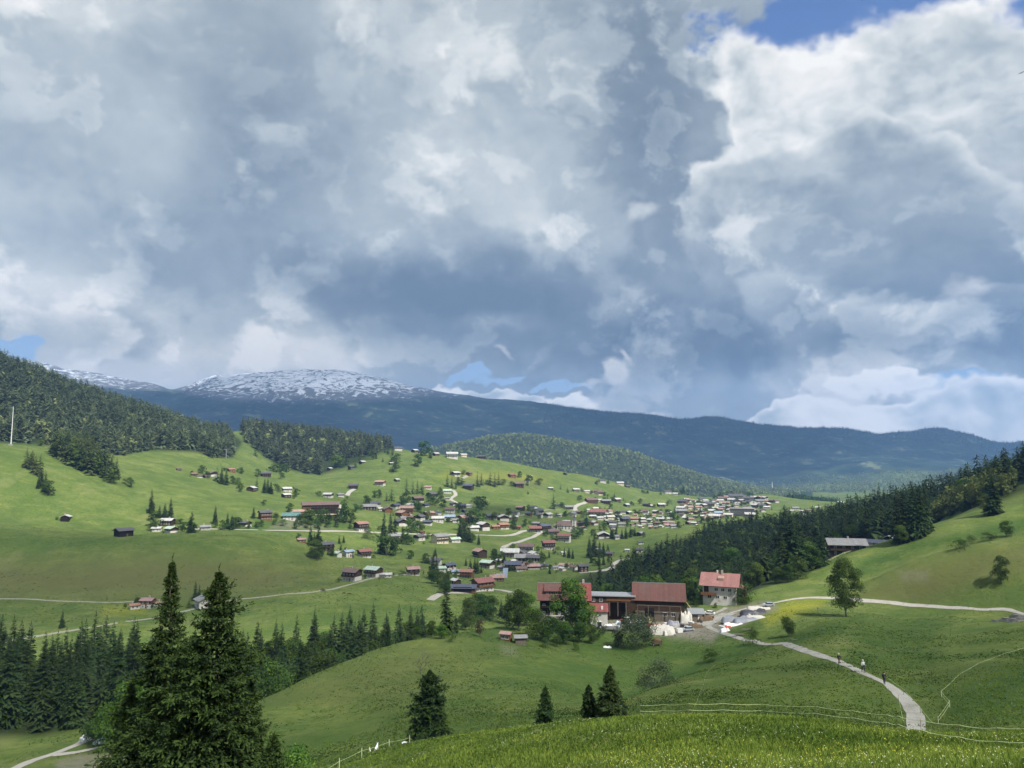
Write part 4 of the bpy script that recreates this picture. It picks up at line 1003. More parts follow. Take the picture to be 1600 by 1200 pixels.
for w in near_w:
    L = span[w['wid']]; xs = sorted(q[0] for q in L); ds = sorted(q[1] for q in L); n_ = len(L)
    part = ['left end', 'left half', 'middle', 'right half', 'right end'][min(4, int(5 * xs.index(w['px']) / n_))]
    row = ['front', 'middle row', 'back'][min(2, int(3 * ds.index(w['d']) / n_))]
    sp = w['kind'].startswith('spruce')
    kn = {'spruce': 'dark spruce', 'spruce_warm': 'brownish green spruce', 'leaf': 'green leafy tree', 'lime': 'bright leafy tree', 'larch': 'yellow green tree'}[w['kind']]
    hs = sorted(q[2] for q in L); size = ['low', 'medium', 'tall'][min(2, int(3 * hs.index(w['h']) / n_))]
    plant(w['kind'], w['px'], w['d'], w['h'], f"{size} {kn} at {part}, {row} of {WPLACE[w['wid']]}", f"{kn}s of {WPLACE[w['wid']]}")
WN = {'lane': ('dark spruces filling the stand above the forked lane', 2), 'ravine': ('far side of the mixed wood behind the farm meadow crest', 2), 'darkwood': ('deeper part of the dark wood between farm and far village', 2),
      'rightwood': ('deeper wood on the skyline of the right hand slope', 2), 'larches': ('thicket of young yellow green trees on the right slope', 2), 'hill': ('spruce forest covering the high left hill', 3), 'clump': ('inner trees of the long clump below the left forest', 3),
      'band': ('spruce forest band above the hillside chalets', 3), 'crest': ('wood behind the bright hill crest', 4), 'knoll': ('low wood on the little ridge by the far village', 4), 'ridge': ('hazy sunlit forest on the far middle ridge', 4),
      'foot': ('pale sunlit woods at the foot of the mountain', 4), 'mountain': ('fringe of conifers along the far mountain ridge', 4)}
for wid, (lab, lod) in WN.items():
    con = []; lea = []
    for w in far_w:
        if w['wid'] != wid: continue
        sp = w['kind'].startswith('spruce')
        warm = 'warm' in w['kind']
        tint = random.choice([random.uniform(-.45, -.1), random.uniform(-.2, .1), random.uniform(-.05, .35)]) if wid in ('hill', 'band', 'clump', 'darkwood', 'rightwood') else random.uniform(-.3, .25)
        low_ = lod == 4
        it = (('s4' if low_ else 's3') if sp else ('d4' if low_ else 'd3'), w['x'], w['y'], w['z'] - 0.4, w['h'], random.uniform(.9, 1.2), tint)
        (con if sp else lea).append(it)
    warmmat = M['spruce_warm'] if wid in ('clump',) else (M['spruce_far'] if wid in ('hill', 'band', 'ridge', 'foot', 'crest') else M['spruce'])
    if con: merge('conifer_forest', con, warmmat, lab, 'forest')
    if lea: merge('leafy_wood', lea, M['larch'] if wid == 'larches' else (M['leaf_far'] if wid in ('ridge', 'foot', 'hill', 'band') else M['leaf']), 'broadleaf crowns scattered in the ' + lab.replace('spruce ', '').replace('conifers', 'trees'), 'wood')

BUSHY = {'bush', 'bush_grey'}
TREELAB = []
for line in LIST.strip().splitlines():
    cid, lab, body = line.split('|')
    for it in body.split(';'):
        q = it.split(); k, px, py, hp = q[0], float(q[1]), float(q[2]), float(q[3]); wd = float(q[4]) if len(q) > 4 else 1.0
        dmin = 150 if py > 900 else 60
        if cid in ('meadowbush',): dmin = 140
        if cid in ('farmback',): dmin = 300
        g_, d = spot(px, py, dmin)
        if d > 3000: d = 1500
        if 150 > hp and py < 930 and cid not in ('hillclump', 'slopetree', 'righttree', 'slopespruce', 'rooftrees'): hp *= 1.12; wd *= 1.2 if not k.startswith('spruce') else 1.15
        h = hp * d / F
        if d > 600 and k in ('leaf', 'lime'): kk = k + '_small'
        elif d > 900 and k == 'spruce': kk = 'spruce_small'
        else: kk = k
        o = plant(kk, px, d, h, None, None, wide=wd)
        TREELAB.append((o, cid, lab, k, px, py, hp))
# ------------------------------------------------------------------ building materials
RC = {'red': (0.20, 0.080, 0.070), 'brown': (0.13, 0.085, 0.075), 'salmon': (0.31, 0.205, 0.165), 'grey': (0.20, 0.20, 0.20), 'dark': (0.075, 0.075, 0.082),
      'navy': (0.060, 0.070, 0.105), 'white': (0.44, 0.44, 0.42), 'green': (0.36, 0.46, 0.38), 'blue': (0.24, 0.31, 0.40), 'pink': (0.30, 0.19, 0.175), 'teal': (0.08, 0.18, 0.17), 'orange': (0.28, 0.145, 0.105)}
for k, c in RC.items(): M['roof_' + k] = simple_mat(k + '_roof', c, 0.55, 0.16, 0.8, 0.4, stripe=(0, 0.9, 0.5), dirt=((0.12, 0.10, 0.085), 0.35))
M['stucco'] = simple_mat('white_stucco', (0.50, 0.485, 0.45), 0.9, 0.06, 0.6, 0.1, dirt=((0.40, 0.37, 0.33), 0.4))
M['cream'] = simple_mat('cream_stucco', (0.58, 0.50, 0.38), 0.9, 0.06, 0.6, 0.1, dirt=((0.40, 0.36, 0.28), 0.4))
M['timber'] = simple_mat('dark_timber', (0.055, 0.036, 0.026), 0.85, 0.35, 2.0, 0.1, stripe=(2, 0.22, 0.5))
M['brownwood'] = simple_mat('brown_timber', (0.16, 0.080, 0.042), 0.85, 0.30, 2.0, 0.1, stripe=(2, 0.22, 0.45))
M['greywood'] = simple_mat('weathered_timber', (0.15, 0.125, 0.10), 0.9, 0.30, 2.0, 0.1, stripe=(0, 0.25, 0.5))
M['blackwood'] = simple_mat('blackened_timber', (0.022, 0.018, 0.016), 0.9, 0.30, 2.0, 0.1, stripe=(0, 0.25, 0.5))
M['concrete'] = simple_mat('concrete', (0.30, 0.29, 0.27), 0.9, 0.12, 1.0, 0.1)
M['glass'] = simple_mat('dark_window_glass', (0.025, 0.03, 0.035), 0.15, 0.1, 1.0, 0.6)
M['frame'] = simple_mat('white_frame', (0.60, 0.59, 0.56), 0.6, 0.05, 2.0)
M['brick'] = simple_mat('chimney_masonry', (0.33, 0.28, 0.25), 0.9, 0.2, 3.0, 0.1)
WALLN = {'w': 'stucco', 'c': 'cream', 't': 'timber', 'b': 'brownwood', 'g': 'greywood', 'k': 'blackwood', 'm': 'concrete'}

def window_mb(w=1.1, h=1.25, t=0.10):
    b = MB(); b.cur = 1; b.box(-w / 2 + .08, w / 2 - .08, -t * .35, 0.02, .08, h - .08)
    b.cur = 0
    b.box(-w / 2, -w / 2 + .1, -t, 0.02, 0, h); b.box(w / 2 - .1, w / 2, -t, 0.02, 0, h)
    b.box(-w / 2 + .1, w / 2 - .1, -t, 0.02, 0, .1); b.box(-w / 2 + .1, w / 2 - .1, -t, 0.02, h - .1, h)
    b.box(-.04, .04, -t * .9, 0.02, .1, h - .1)
    return b
WIN = {}
def window(parent, x, y, z, face, w=1.1, h=1.25, name='window'):
    """face: 'f' front (-y), 'b' back, 'l' left gable (-x), 'r' right gable (+x)"""
    k = (round(w, 2), round(h, 2))
    if k not in WIN: WIN[k] = window_mb(*k).mesh('window', [M['frame'], M['glass']])
    o = bpy.data.objects.new(name, WIN[k])
    link(o, parent, (x, y, z), {'f': 0, 'r': math.pi / 2, 'b': math.pi, 'l': -math.pi / 2}[face])
    return o

def chalet(px, py, wpx, roof, wall, yaw=0.0, label=None, name='chalet', cat='house', hk=None, dk=None, dmin=150, detail=None, chimney=True, pitch=22, group=None, dfix=None, balcony=True, fac=1.0):
    """px, py: middle of the visible base; wpx: visible width; yaw: turn of the ridge from the picture plane in degrees
       wall: two letters, lower and upper storey"""
    if dfix is None:
        (x, y, z), d = spot(px, py, dmin)
        if d > 3000: d = 1700; x, y, z = ground(px, d)
    else: d = dfix; x, y, z = ground(px, d)
    if label is None: yaw = yaw * 1.35 + ((int(px * 13 + py * 7) % 30) - 15) * .9
    th = R(yaw); dk = dk or 0.78
    W = wpx * d / F * fac * (.9 if label is None else 1)
    L = W / (abs(math.cos(th)) + dk * abs(math.sin(th))); D = L * dk
    H = (hk * W * (.9 if label is None else 1)) if hk else (0.34 * W if W < 17 else 5.8)
    H = max(2.2, min(H, 11))
    rise = math.tan(R(pitch)) * D / 2
    ov = min(1.3, 0.09 * L + .2); th_ = max(0.2, 0.02 * L)
    rz = th + math.atan2(-x, y) * 1.0
    root = empty(name, (x, y, z - 0.1), rz, label, cat, group)
    root['w_'] = wpx; del root['w_']
    st = min(3.0, H * .5)
    big = (wpx >= 15) if detail is None else detail
    lo, up = M[WALLN[wall[0]]], M[WALLN[wall[-1]]]
    hd, hl = D / 2, L / 2
    if wall[0] != wall[-1]:
        MB().box(-hl, hl, -hd, hd, -4.0, st).build('wall', lo, root)
        MB().prism([(-hd - .05, st), (hd + .05, st), (hd + .05, H), (0, H + rise), (-hd - .05, H)], -hl - .05, hl + .05).build('timber_wall', up, root)
    else:
        MB().prism([(-hd, -4.0), (hd, -4.0), (hd, H), (0, H + rise), (-hd, H)], -hl, hl).build('wall', up, root)
    tz = math.tan(R(pitch)); e = .06
    r = MB()
    r.slab((-hl - ov, -hd - ov, H - ov * tz + e + th_), (hl + ov, -hd - ov, H - ov * tz + e + th_), (hl + ov, -0.0, H + rise + e + th_), (-hl - ov, -0.0, H + rise + e + th_), th_)
    r.slab((-hl - ov, hd + ov, H - ov * tz + e + th_), (-hl - ov, 0.0, H + rise + e + th_), (hl + ov, 0.0, H + rise + e + th_), (hl + ov, hd + ov, H - ov * tz + e + th_), th_)
    ro = r.build('roof', M['roof_' + roof], root)
    rg = random.Random(int(px * 31 + py * 7))
    if chimney and wpx >= 11:
        cx = rg.uniform(-.25, .25) * L
        MB().box(cx - .4, cx + .4, .3, 1.1, H + rise * .7, H + rise + 1.3).build('chimney', M['brick'], ro)
    # windows on the faces towards the village road (front) and the gables
    ww = max(1.1, .07 * L); wh = max(1.2, min(.085 * L, 1.6))
    rows_ = [H * .12, H * .60] if H > 4 else [H * .3]
    nf = (4 if big else 3) if L > 9 else 2
    if detail == 'none': nf = 0
    for zi, zz in enumerate(rows_):
        for k in range(nf):
            window(root, -hl + L * (k + .6) / (nf + .2), -hd - (.05 if zi else 0), zz, 'f', ww, wh)
        if nf:
            g = 'l' if yaw < 0 else 'r'; sx = -hl - .05 if yaw < 0 else hl + .05
            for k in range(2 if not big else 3):
                window(root, sx, -hd + D * (k + .7) / (2.4 if not big else 3.4), zz, g, ww, wh)
    if balcony and big and H > 4.5:
        b = MB(); zb = H * .5
        b.box(-hl - .1, hl + .1, -hd - 1.25, -hd - .06, zb - .12, zb); b.box(-hl - .1, hl + .1, -hd - 1.25, -hd - 1.15, zb, zb + .95)
        for s in (-1, 1): b.box(s * hl - .06, s * hl + .06, -hd - 1.15, -hd - .06, zb, zb + .95)
        b.build('balcony', M['timber'] if wall[-1] != 'b' else M['brownwood'], root)
    if yaw and abs(yaw) > 30 and big and H > 4.5:
        s = -1 if yaw < 0 else 1; b = MB(); zb = H * .52; x0, x1 = sorted((s * (hl + .06), s * (hl + 1.2))); xo = s * (hl + 1.2)
        b.box(x0, x1, -hd, hd, zb - .12, zb); b.box(min(xo, xo - s * .1), max(xo, xo - s * .1), -hd, hd, zb, zb + .95)
        b.build('balcony', M['timber'] if wall[-1] != 'b' else M['brownwood'], root)
    if big and H > 4: 
        b = MB(); b.box(-.55, .55, -.08, .02, 0, 2.1); b.build('door', M['brownwood'], root, (hl * .1 + L * .02, -hd - .0, .1))
    return root

# roof wall yaw(deg) ... listed cluster by cluster: px py w roof walls yaw [h factor]
RN = {'red': 'red', 'brown': 'brown', 'salmon': 'salmon', 'grey': 'grey', 'dark': 'dark', 'navy': 'navy blue', 'white': 'pale', 'green': 'light green', 'blue': 'light blue', 'pink': 'dull pink', 'teal': 'dark green', 'orange': 'orange'}
WNAME = {'w': 'white', 'c': 'cream', 't': 'dark timber', 'b': 'brown timber', 'g': 'weathered timber', 'k': 'blackened timber', 'm': 'concrete', 'wt': 'white and dark timber', 'wb': 'white and brown timber', 'ct': 'cream and timber', 'cb': 'cream and brown timber', 'mt': 'timber', 'mb': 'brown timber'}
HOUSES = """
in the upper farm hamlet on the left hillside|279 734 8 brown t 20;304 743 10 orange t 0;312 746 9 brown wt 0;322 746 11 brown t 20;331 743 17 brown wt -50;361 737 14 orange b 25;393 767 17 white t 55;423 732 8 dark t 50;415 744 17 dark t 10
behind the terrace crest at left|103 811 16 white k 50;245 830 16 white w -20;262 820 24 white t -30;268 832 22 green wt -40;320 828 17 grey m 0;383 822 20 dark wt -40;414 811 22 dark b 10 .62
on the middle hillside left of the village|448 768 16 white wt 15;447 777 16 white t 35;515 735 10 white t 40;549 733 12 dark t 20;566 725 11 white t 35;513 777 17 white wt -20;532 776 12 grey wt 10;552 763 16 dark t 0;455 811 27 teal w 0 .3;564 829 25 orange wt 20 .55;594 758 18 salmon wb -10;586 791 18 dark wt 10;578 796 22 grey t 5 .3;596 798 12 white w 10;605 800 18 brown b -60
along the sunny skyline crest|622 704 14 dark w 0;648 707 12 white t 30;681 712 12 white t 35;706 715 20 white w 0 .4;724 714 12 white c 20;752 717 13 dark t 0;611 726 8 white t 30;620 752 10 white t 40;712 743 15 white wt 20;733 742 11 brown b 40
among the upper village chalets|732 764 19 navy t -15;669 764 12 salmon c 0;675 777 20 dark wt 30;653 784 20 brown wt 10;699 770 13 green w 0;699 781 10 grey w 0;708 790 12 dark wt -30;703 800 17 brown w 0;732 793 12 white w 20;725 800 9 dark k 40
in the salmon roofed row below the hillside|636 800 22 salmon b 0;629 807 22 salmon b -50;626 820 22 dark wt -50;642 812 16 brown t -30;656 812 18 dark wt 40;670 807 20 salmon wb 25;684 815 19 white w 0;702 812 18 blue w 0;727 815 30 salmon b 35;755 827 22 white wt -35 .5;740 828 18 white w 0 .3
along the valley road|660 834 9 red b -40;655 843 20 dark wt 35;687 848 30 grey c 25 .45;711 847 18 green w 10;616 846 19 grey w 10 .6
in the lower village group|768 811 18 navy wt 20;787 812 18 white wt -60;786 825 20 orange wb 30;774 826 14 orange b 20;808 827 13 red b 0;813 797 16 salmon t -20;806 804 14 dark w -30;834 795 12 dark w -40;841 802 18 navy w 40
on the crest above the church|800 746 14 red b 20;810 760 18 brown t 20;828 746 8 white t 40;824 753 8 brown w 0;860 765 9 white t 20;883 741 7 dark t 50;900 768 12 white g 20;917 770 10 white c 20;924 771 8 brown c 0;936 773 15 brown c 25;924 786 22 brown b 10
beside the church|836 831 20 red wt 10;850 828 24 navy t 30;862 829 12 dark w -20;904 821 16 brown b 10;873 791 9 dark w -40;889 796 15 grey w 0;904 803 12 brown t -20
below the church|857 858 22 red wt 10 .6;882 846 22 red w -10 .55;880 866 9 white w 20;882 888 18 salmon w -10;879 892 12 white w -30;868 890 12 grey w 10;897 890 16 brown w -30;911 893 18 dark t 20 .6
at the edge of the dark wood|943 841 20 white wt -70;934 861 12 grey m 20;952 869 16 dark g -10;966 842 14 grey w 20;1001 837 14 grey t 50;1001 850 10 navy w 20;999 862 12 dark wt 10;957 827 12 dark w 20;980 862 8 white m 0
in the far row under the bright hill|941 754 12 dark w 10;969 754 12 white c 0;980 755 9 brown t 20;932 770 10 brown t 0;947 786 15 grey t 0;937 783 9 white c 20;964 784 14 white t 30;979 791 11 white t 35;1010 791 13 dark t -20;1017 792 8 white t 40;1033 792 14 white t 20;982 803 11 white t 35;930 797 11 white c 10;920 799 9 white w 20;925 804 12 brown t 0
in the dense far village centre|954 811 14 white c 10;966 808 12 white t 30;935 806 28 red w 0 .3;955 820 16 dark t 20;958 823 11 white w 0;976 815 16 navy t 30;972 822 12 grey w 10;991 814 14 orange wb 10;1003 814 12 white wt 20;1010 807 9 white w 0;1016 815 11 white wt -30;1015 822 10 grey w 20;1025 820 12 brown t 10;1028 813 10 white w 30;1033 809 9 grey w -20;1038 819 10 pink wb 0;1045 824 12 pink wb 10;1047 813 9 white w 0;1021 807 9 salmon w 20;1034 824 8 white w -30
in the outer far village on the left|1043 771 14 dark w 10;1055 773 8 white w 0;1072 771 10 white t 20;1091 775 8 white t 10;1102 775 10 white g 20;1068 787 20 dark b -20;1064 803 20 grey w 10;1078 795 12 salmon c 20;1092 791 10 white c 0;1111 791 17 dark c 0;1117 797 11 white t 20;1122 805 14 blue w 20;1112 806 8 brown w 0;1117 811 18 white w 0;1100 809 10 white c 0;1085 820 11 white wt -20;1092 817 8 dark w 30;1072 812 12 white w 0;1064 797 14 white t 0
in the outer far village on the right|1134 789 12 pink w 0;1129 782 16 brown c 0;1125 776 12 white c 10;1150 781 24 dark c 0 .3;1143 784 12 white w 0;1175 787 18 dark w -60;1170 782 16 dark w 0;1187 786 14 grey w 0;1195 785 10 salmon c 10;1155 806 14 white t 35;1139 808 14 white c 0;1172 808 16 white w 0;1190 793 12 dark w 0;1190 772 9 white c 20
on the little meadow ridge right of the far village|1212 770 11 brown w 30;1203 771 11 brown t 0;1243 797 12 grey w 10;1253 801 9 white w 0;1263 800 10 pink w 10;1278 795 8 white w 0;1295 794 9 dark b 0;1314 779 9 white w 0;1258 806 7 white c 20;1235 800 8 white w 0
below the road belt on the left|471 846 14 pink b 10;511 858 23 dark t 15 .5;525 868 20 green w -20 .3;544 870 19 blue w 20 .55;569 870 23 red wt 15 .5
on the meadow beside the country road|550 907 32 brown wt -35 .55;584 901 30 green wt -25 .5;605 902 14 white w 0 .3;645 898 22 pink wt 20 .55;597 903 8 grey k 0
around the big village barn|750 870 24 salmon t -35 .5;681 882 20 dark w -20 .45;702 890 22 navy wt 20 .45;688 893 18 green w 10 .4;713 897 16 blue w 10;730 902 24 orange b -20 .5;712 912 18 white t -40 .4;762 887 25 green wt -20 .45;777 908 22 salmon b 0;782 903 12 blue m 0;676 878 10 grey t 0
in the big pale hotel group|797 870 30 white w 0 .35;822 862 26 brown w 0 .45;819 876 30 grey t 0 .25;834 877 24 dark t 0 .35;802 890 28 navy t 0 .4;822 886 26 brown b 0 .2;833 889 22 pink wt 10 .3;814 892 18 brown w 0 .3
left of the tall young spruces|231 949 24 pink wb -25 .6;248 948 12 salmon w -30;210 951 16 orange w 0 .2;318 948 28 grey w -45 .5
"""
INFILL = [('in the dense far village centre', [(925, 800), (1052, 802), (1060, 826), (985, 828), (925, 812)], 26, 12), ('in the outer far village on the left', [(1062, 784), (1130, 780), (1130, 812), (1075, 822), (1060, 806)], 26, 12),
          ('in the outer far village on the right', [(1120, 778), (1200, 780), (1200, 800), (1130, 812)], 22, 13), ('in the salmon roofed row below the hillside', [(590, 790), (730, 790), (745, 822), (620, 824)], 12, 16),
          ('beside the church', [(800, 800), (930, 800), (930, 832), (790, 830)], 12, 15), ('in the big pale hotel group', [(780, 862), (850, 862), (850, 894), (780, 894)], 6, 18)]
def infill():
    rg = random.Random(21); out = []
    used = [(float(it.split()[0]), float(it.split()[1])) for l in HOUSES.strip().splitlines() for it in l.split('|')[1].split(';')] + [(884, 826), (1160, 803)]
    for place, poly, n, w in INFILL:
        its = []; tries = 0
        while len(its) < n and tries < 4000:
            tries += 1
            px = rg.uniform(min(p[0] for p in poly), max(p[0] for p in poly)); py = rg.uniform(min(p[1] for p in poly), max(p[1] for p in poly))
            if not inpoly(px, py, poly) or any(abs(px - a) < w * .62 and abs(py - b) < w * .34 for a, b in used): continue
            used.append((px, py))
            its.append('%d %d %d %s %s %d' % (px, py, w * rg.uniform(.7, 1.1), rg.choice(['white', 'grey', 'dark', 'brown', 'grey', 'salmon', 'pink', 'white', 'navy']), rg.choice(['w', 'wt', 'wb', 't', 'c', 'b']), rg.uniform(-55, 55)))
        out.append(place + '|' + ';'.join(its))
    return out
HOUSE_LINES = HOUSES.strip().splitlines() + infill()
CL = []
for line in HOUSE_LINES:
    place, body = line.split('|')
    for it in body.split(';'):
        q = it.split(); px, py, w_ = float(q[0]), float(q[1]), float(q[2])
        hk = float(q[6]) if len(q) > 6 else None
        kind = 'chalet'
        if q[4] in ('t', 'k', 'b', 'g') and w_ < 14: kind = 'barn'
        dm = 400 if py < 1000 and px < 600 else 380
        o = chalet(px, py, w_, q[3], q[4], float(q[5]), None, {'chalet': 'chalet', 'barn': 'barn'}[kind], {'chalet': 'house', 'barn': 'barn'}[kind], hk=hk, dmin=dm,
                   detail=None if w_ >= 9 else False, chimney=kind == 'chalet')
        size = 'long' if (hk and hk < .32) else ('tall' if (hk and hk >= .55) else ('small' if w_ < 11 else ('large' if w_ >= 24 else '')))
        CL.append((o, place, px, py, w_, RN[q[3]], WNAME[q[4]], kind, size))
def ordinal(i, n):
    if n == 1: return ''
    if i == 0: return 'leftmost'
    if i == n - 1: return 'rightmost'
    w = ['', 'second', 'third', 'fourth', 'fifth', 'sixth', 'seventh', 'eighth', 'ninth', 'tenth']
    j = n - 1 - i
    return (w[i] + ' from left') if i <= j else (w[j] + ' from right')
ORD = ['leftmost', 'second from left', 'third from left', 'fourth from left', 'fifth from left', 'sixth from left', 'seventh from left', 'eighth from left', 'ninth from left', 'tenth from left']
def label_houses():
    by = {}
    for c in CL: by.setdefault((c[1], c[8], c[5], c[6], c[7]), []).append(c)
    for k, L in by.items():
        place, size, rn, wn, kind = k
        noun = {'chalet': 'house', 'barn': 'barn'}[kind]
        base = f"{size + ' ' if size else ''}{rn} roofed {wn} {noun}"
        L.sort(key=lambda c: c[2])
        for i, c in enumerate(L):
            if len(L) == 1: lab = f"{base} {place}"
            else: o_ = ordinal(i, len(L)); lab = f"{o_} {base} {place}" if ' ' not in o_ else f"{base} {place}, {o_}"
            ws = lab.split()
            if len(ws) > 16: lab = ' '.join([w for w in ws if w not in ('the', 'and')][:16])
            c[0]['label'] = lab
            c[0]['group'] = ('houses ' if kind == 'chalet' else 'barns ') + place
label_houses()

# ------------------------------------------------------------------ landmark buildings
def barn_black():
    chalet(193, 838, 27, 'dark', 'k', 28, 'black weathered wooden barn on the crest of the shaded meadow', 'barn', 'barn', hk=.36, dmin=430, detail='none', chimney=False, balcony=False)
barn_black()
def church():
    (x, y, z), d = spot(884, 829, 500); s = d / F
    root = empty('church', (x, y, z), math.atan2(-x, y) - .12, 'white village church with brown nave roof and slender pointed grey spire', 'church')
    Lh = 12.5 * s; D = 9 * s; H = 8 * s; rise = 6.5 * s
    MB().prism([(-D / 2, -4), (D / 2, -4), (D / 2, H), (0, H + rise), (-D / 2, H)], -Lh, Lh * .8).build('nave', M['stucco'], root)
    r = MB(); o = .6; tz = rise / (D / 2)
    r.slab((-Lh - o, -D / 2 - o, H - o * tz + .3), (Lh * .8 + o, -D / 2 - o, H - o * tz + .3), (Lh * .8 + o, 0, H + rise + .3), (-Lh - o, 0, H + rise + .3), .25)
    r.slab((-Lh - o, D / 2 + o, H - o * tz + .3), (-Lh - o, 0, H + rise + .3), (Lh * .8 + o, 0, H + rise + .3), (Lh * .8 + o, D / 2 + o, H - o * tz + .3), .25)
    r.build('roof', M['roof_brown'], root)
    for k in range(4): window(root, -Lh * .8 + k * Lh * .42, -D / 2, H * .28, 'f', 1.5, 4.2)
    tw = 2.9 * s; tx = Lh * .8 + tw + .1; Ht = 16 * s
    t = MB().box(tx - tw, tx + tw, -tw, tw, -4, Ht).build('tower', M['stucco'], root)
    for zz in (.35, .62, .84): window(t, tx, -tw, Ht * zz, 'f', 1.6, 2.6)
    sp = MB(); hs = 13 * s; w_ = tw * 1.12
    b = [(tx - w_, -w_, Ht), (tx + w_, -w_, Ht), (tx + w_, w_, Ht), (tx - w_, w_, Ht)]
    m_ = [(tx + sx * w_ * .42, sy * w_ * .42, Ht + hs * .25) for sx, sy in ((-1, -1), (1, -1), (1, 1), (-1, 1))]
    sp.raw(b + m_ + [(tx, 0, Ht + hs)], [(3, 2, 1, 0)] + [(i, (i + 1) % 4, 4 + (i + 1) % 4, 4 + i) for i in range(4)] + [(4 + i, 4 + (i + 1) % 4, 8) for i in range(4)])
    sp.build('spire', M['roof_dark'], t)
church()
chalet(865, 835, 17, 'brown', 'w', 10, 'grey brown roofed white parish house left of the church', 'parish_house', 'house', dmin=500)
def hotel():
    (x, y, z), d = spot(500, 806, 500); s = d / F
    root = empty('hotel', (x, y, z), math.atan2(-x, y) + .10, 'long brown timber hotel with four rows of balconies above the belt of trees', 'hotel')
    L = 27 * s; D = 14 * s; H = 17 * s
    MB().box(-L, L, -D / 2, D / 2, -5, H).build('wall', M['brownwood'], root)
    r = MB(); r.slab((-L - 1, -D / 2 - 1.5, H + .1), (L + 1, -D / 2 - 1.5, H + .1), (L + 1, 0, H + 3.2), (-L - 1, 0, H + 3.2), .3)
    r.slab((-L - 1, D / 2 + 1.5, H + .1), (-L - 1, 0, H + 3.2), (L + 1, 0, H + 3.2), (L + 1, D / 2 + 1.5, H + .1), .3)
    r.build('roof', M['roof_brown'], root)
    MB().box(L + .02, L + 4 * s, -D / 2 + .4, D / 2 - 1, -5, H * .95).build('stair_tower', M['stucco'], root)
    for k in range(4):
        zb = H * (.12 + .22 * k)
        b = MB(); b.box(-L * .55, L * .96, -D / 2 - 1.4, -D / 2 - .01, zb - .15, zb); b.box(-L * .55, L * .96, -D / 2 - 1.4, -D / 2 - 1.3, zb, zb + .9)
        b.build('balcony', M['cream'] if k == 0 else M['timber'], root)
        for j in range(9): window(root, -L * .5 + j * L * .17, -D / 2 - .01, zb + .15, 'f', 1.6, 1.9)
    w = MB().prism([(-D * .9, -5), (-D * .5, -5), (-D * .5, H * .5), (-D * .7, H * .62), (-D * .9, H * .5)], -L * 1.5, -L * .6).build('front_wing', M['brownwood'], root)
    q = MB(); q.slab((-L * 1.56, -D * .97, H * .47), (-L * .55, -D * .97, H * .47), (-L * .55, -D * .7, H * .66), (-L * 1.56, -D * .7, H * .66), .25)
    q.slab((-L * 1.56, -D * .45, H * .49), (-L * 1.56, -D * .7, H * .66), (-L * .55, -D * .7, H * .66), (-L * .55, -D * .45, H * .49), .25)
    q.build('wing_roof', M['roof_salmon'], root)
    for j in range(5): window(root, -L * 1.42 + j * L * .18, -D * .9, H * .22, 'f', 1.4, 1.5)
hotel()
def school():
    (x, y, z), d = spot(1160, 806, 500); s = d / F
    root = empty('flat_building', (x, y, z), math.atan2(-x, y), 'long flat roofed dark grey modern building in the far village', 'building')
    MB().box(-18 * s, 18 * s, -6 * s, 6 * s, -4, 11 * s).build('wall', M['roof_dark'], root)
    MB().box(-18.5 * s, 18.5 * s, -6.4 * s, 6.4 * s, 11 * s + .02, 12 * s).build('roof', M['concrete'], root)
    for k in range(9): window(root, (-16 + 4 * k) * s, -6 * s, 4 * s, 'f', 2.6 * s, 2.6 * s)
school()
# dark flat-roofed village barn joined with its red-roofed farmhouse
def village_barn():
    (x, y, z), d = spot(725, 924, 380); s = d / F
    root = empty('village_barn', (x, y, z), math.atan2(-x, y) - .12, 'long village barn with low dark blue roof beside the red roofed farmhouse', 'barn')
    D = 22 * s
    MB().prism([(-D / 2, -4), (D / 2, -4), (D / 2, 8 * s), (0, 10 * s), (-D / 2, 6.5 * s)], -18 * s, 18 * s).build('wall', M['brownwood'], root)
    r = MB(); r.slab((-20 * s, -D / 2 - 1, 6.6 * s), (20 * s, -D / 2 - 1, 6.6 * s), (20 * s, 0, 11 * s), (-20 * s, 0, 11 * s), .25)
    r.slab((-20 * s, D / 2 + 1, 7.9 * s), (-20 * s, 0, 11 * s), (20 * s, 0, 11 * s), (20 * s, D / 2 + 1, 7.9 * s), .25)
    r.build('roof', M['roof_navy'], root)
    for k in range(3): MB().box(-2, 2, -.1, .02, 0, 3.6).build('door', M['blackwood'], root, (-10 * s + 9 * s * k, -D / 2, 0))
village_barn()
chalet(754, 922, 34, 'red', 'wb', 32, 'big red roofed farmhouse with dark gable beside the long village barn', 'farmhouse', 'farmhouse', hk=.42, dmin=380)
# right-hand slope
chalet(1322, 868, 56, 'grey', 't', 12, 'long dark timber house with pale grey metal roof on the right slope', 'farmhouse', 'farmhouse', hk=.30, dmin=388, dk=.6, pitch=25)
chalet(1299, 848, 16, 'red', 't', 10, 'small red roofed house behind the pale grey roofed timber house', 'chalet', 'house', dfix=440, hk=.9)
chalet(1372, 848, 44, 'navy', 'c', -6, 'low cream building with dark blue roof right of the grey roofed house', 'outbuilding', 'outbuilding', hk=.14, dmin=400, dfix=430, dk=.35, chimney=False, balcony=False)
chalet(1393, 838, 20, 'white', 'k', 62, 'small black gabled barn with white roof beside the tall dark spruces', 'barn', 'barn', dfix=432, detail='none', chimney=False)
chalet(1420, 838, 18, 'white', 'k', 55, 'barn with pale roof half hidden behind the tall dark spruces', 'barn', 'barn', dfix=445, detail='none', chimney=False)
chalet(1441, 780, 14, 'brown', 'g', 10, 'weathered hut with brown roof among the spruces high on the right', 'hut', 'hut', dfix=540, detail='none', chimney=False, fac=1.1, hk=.9)
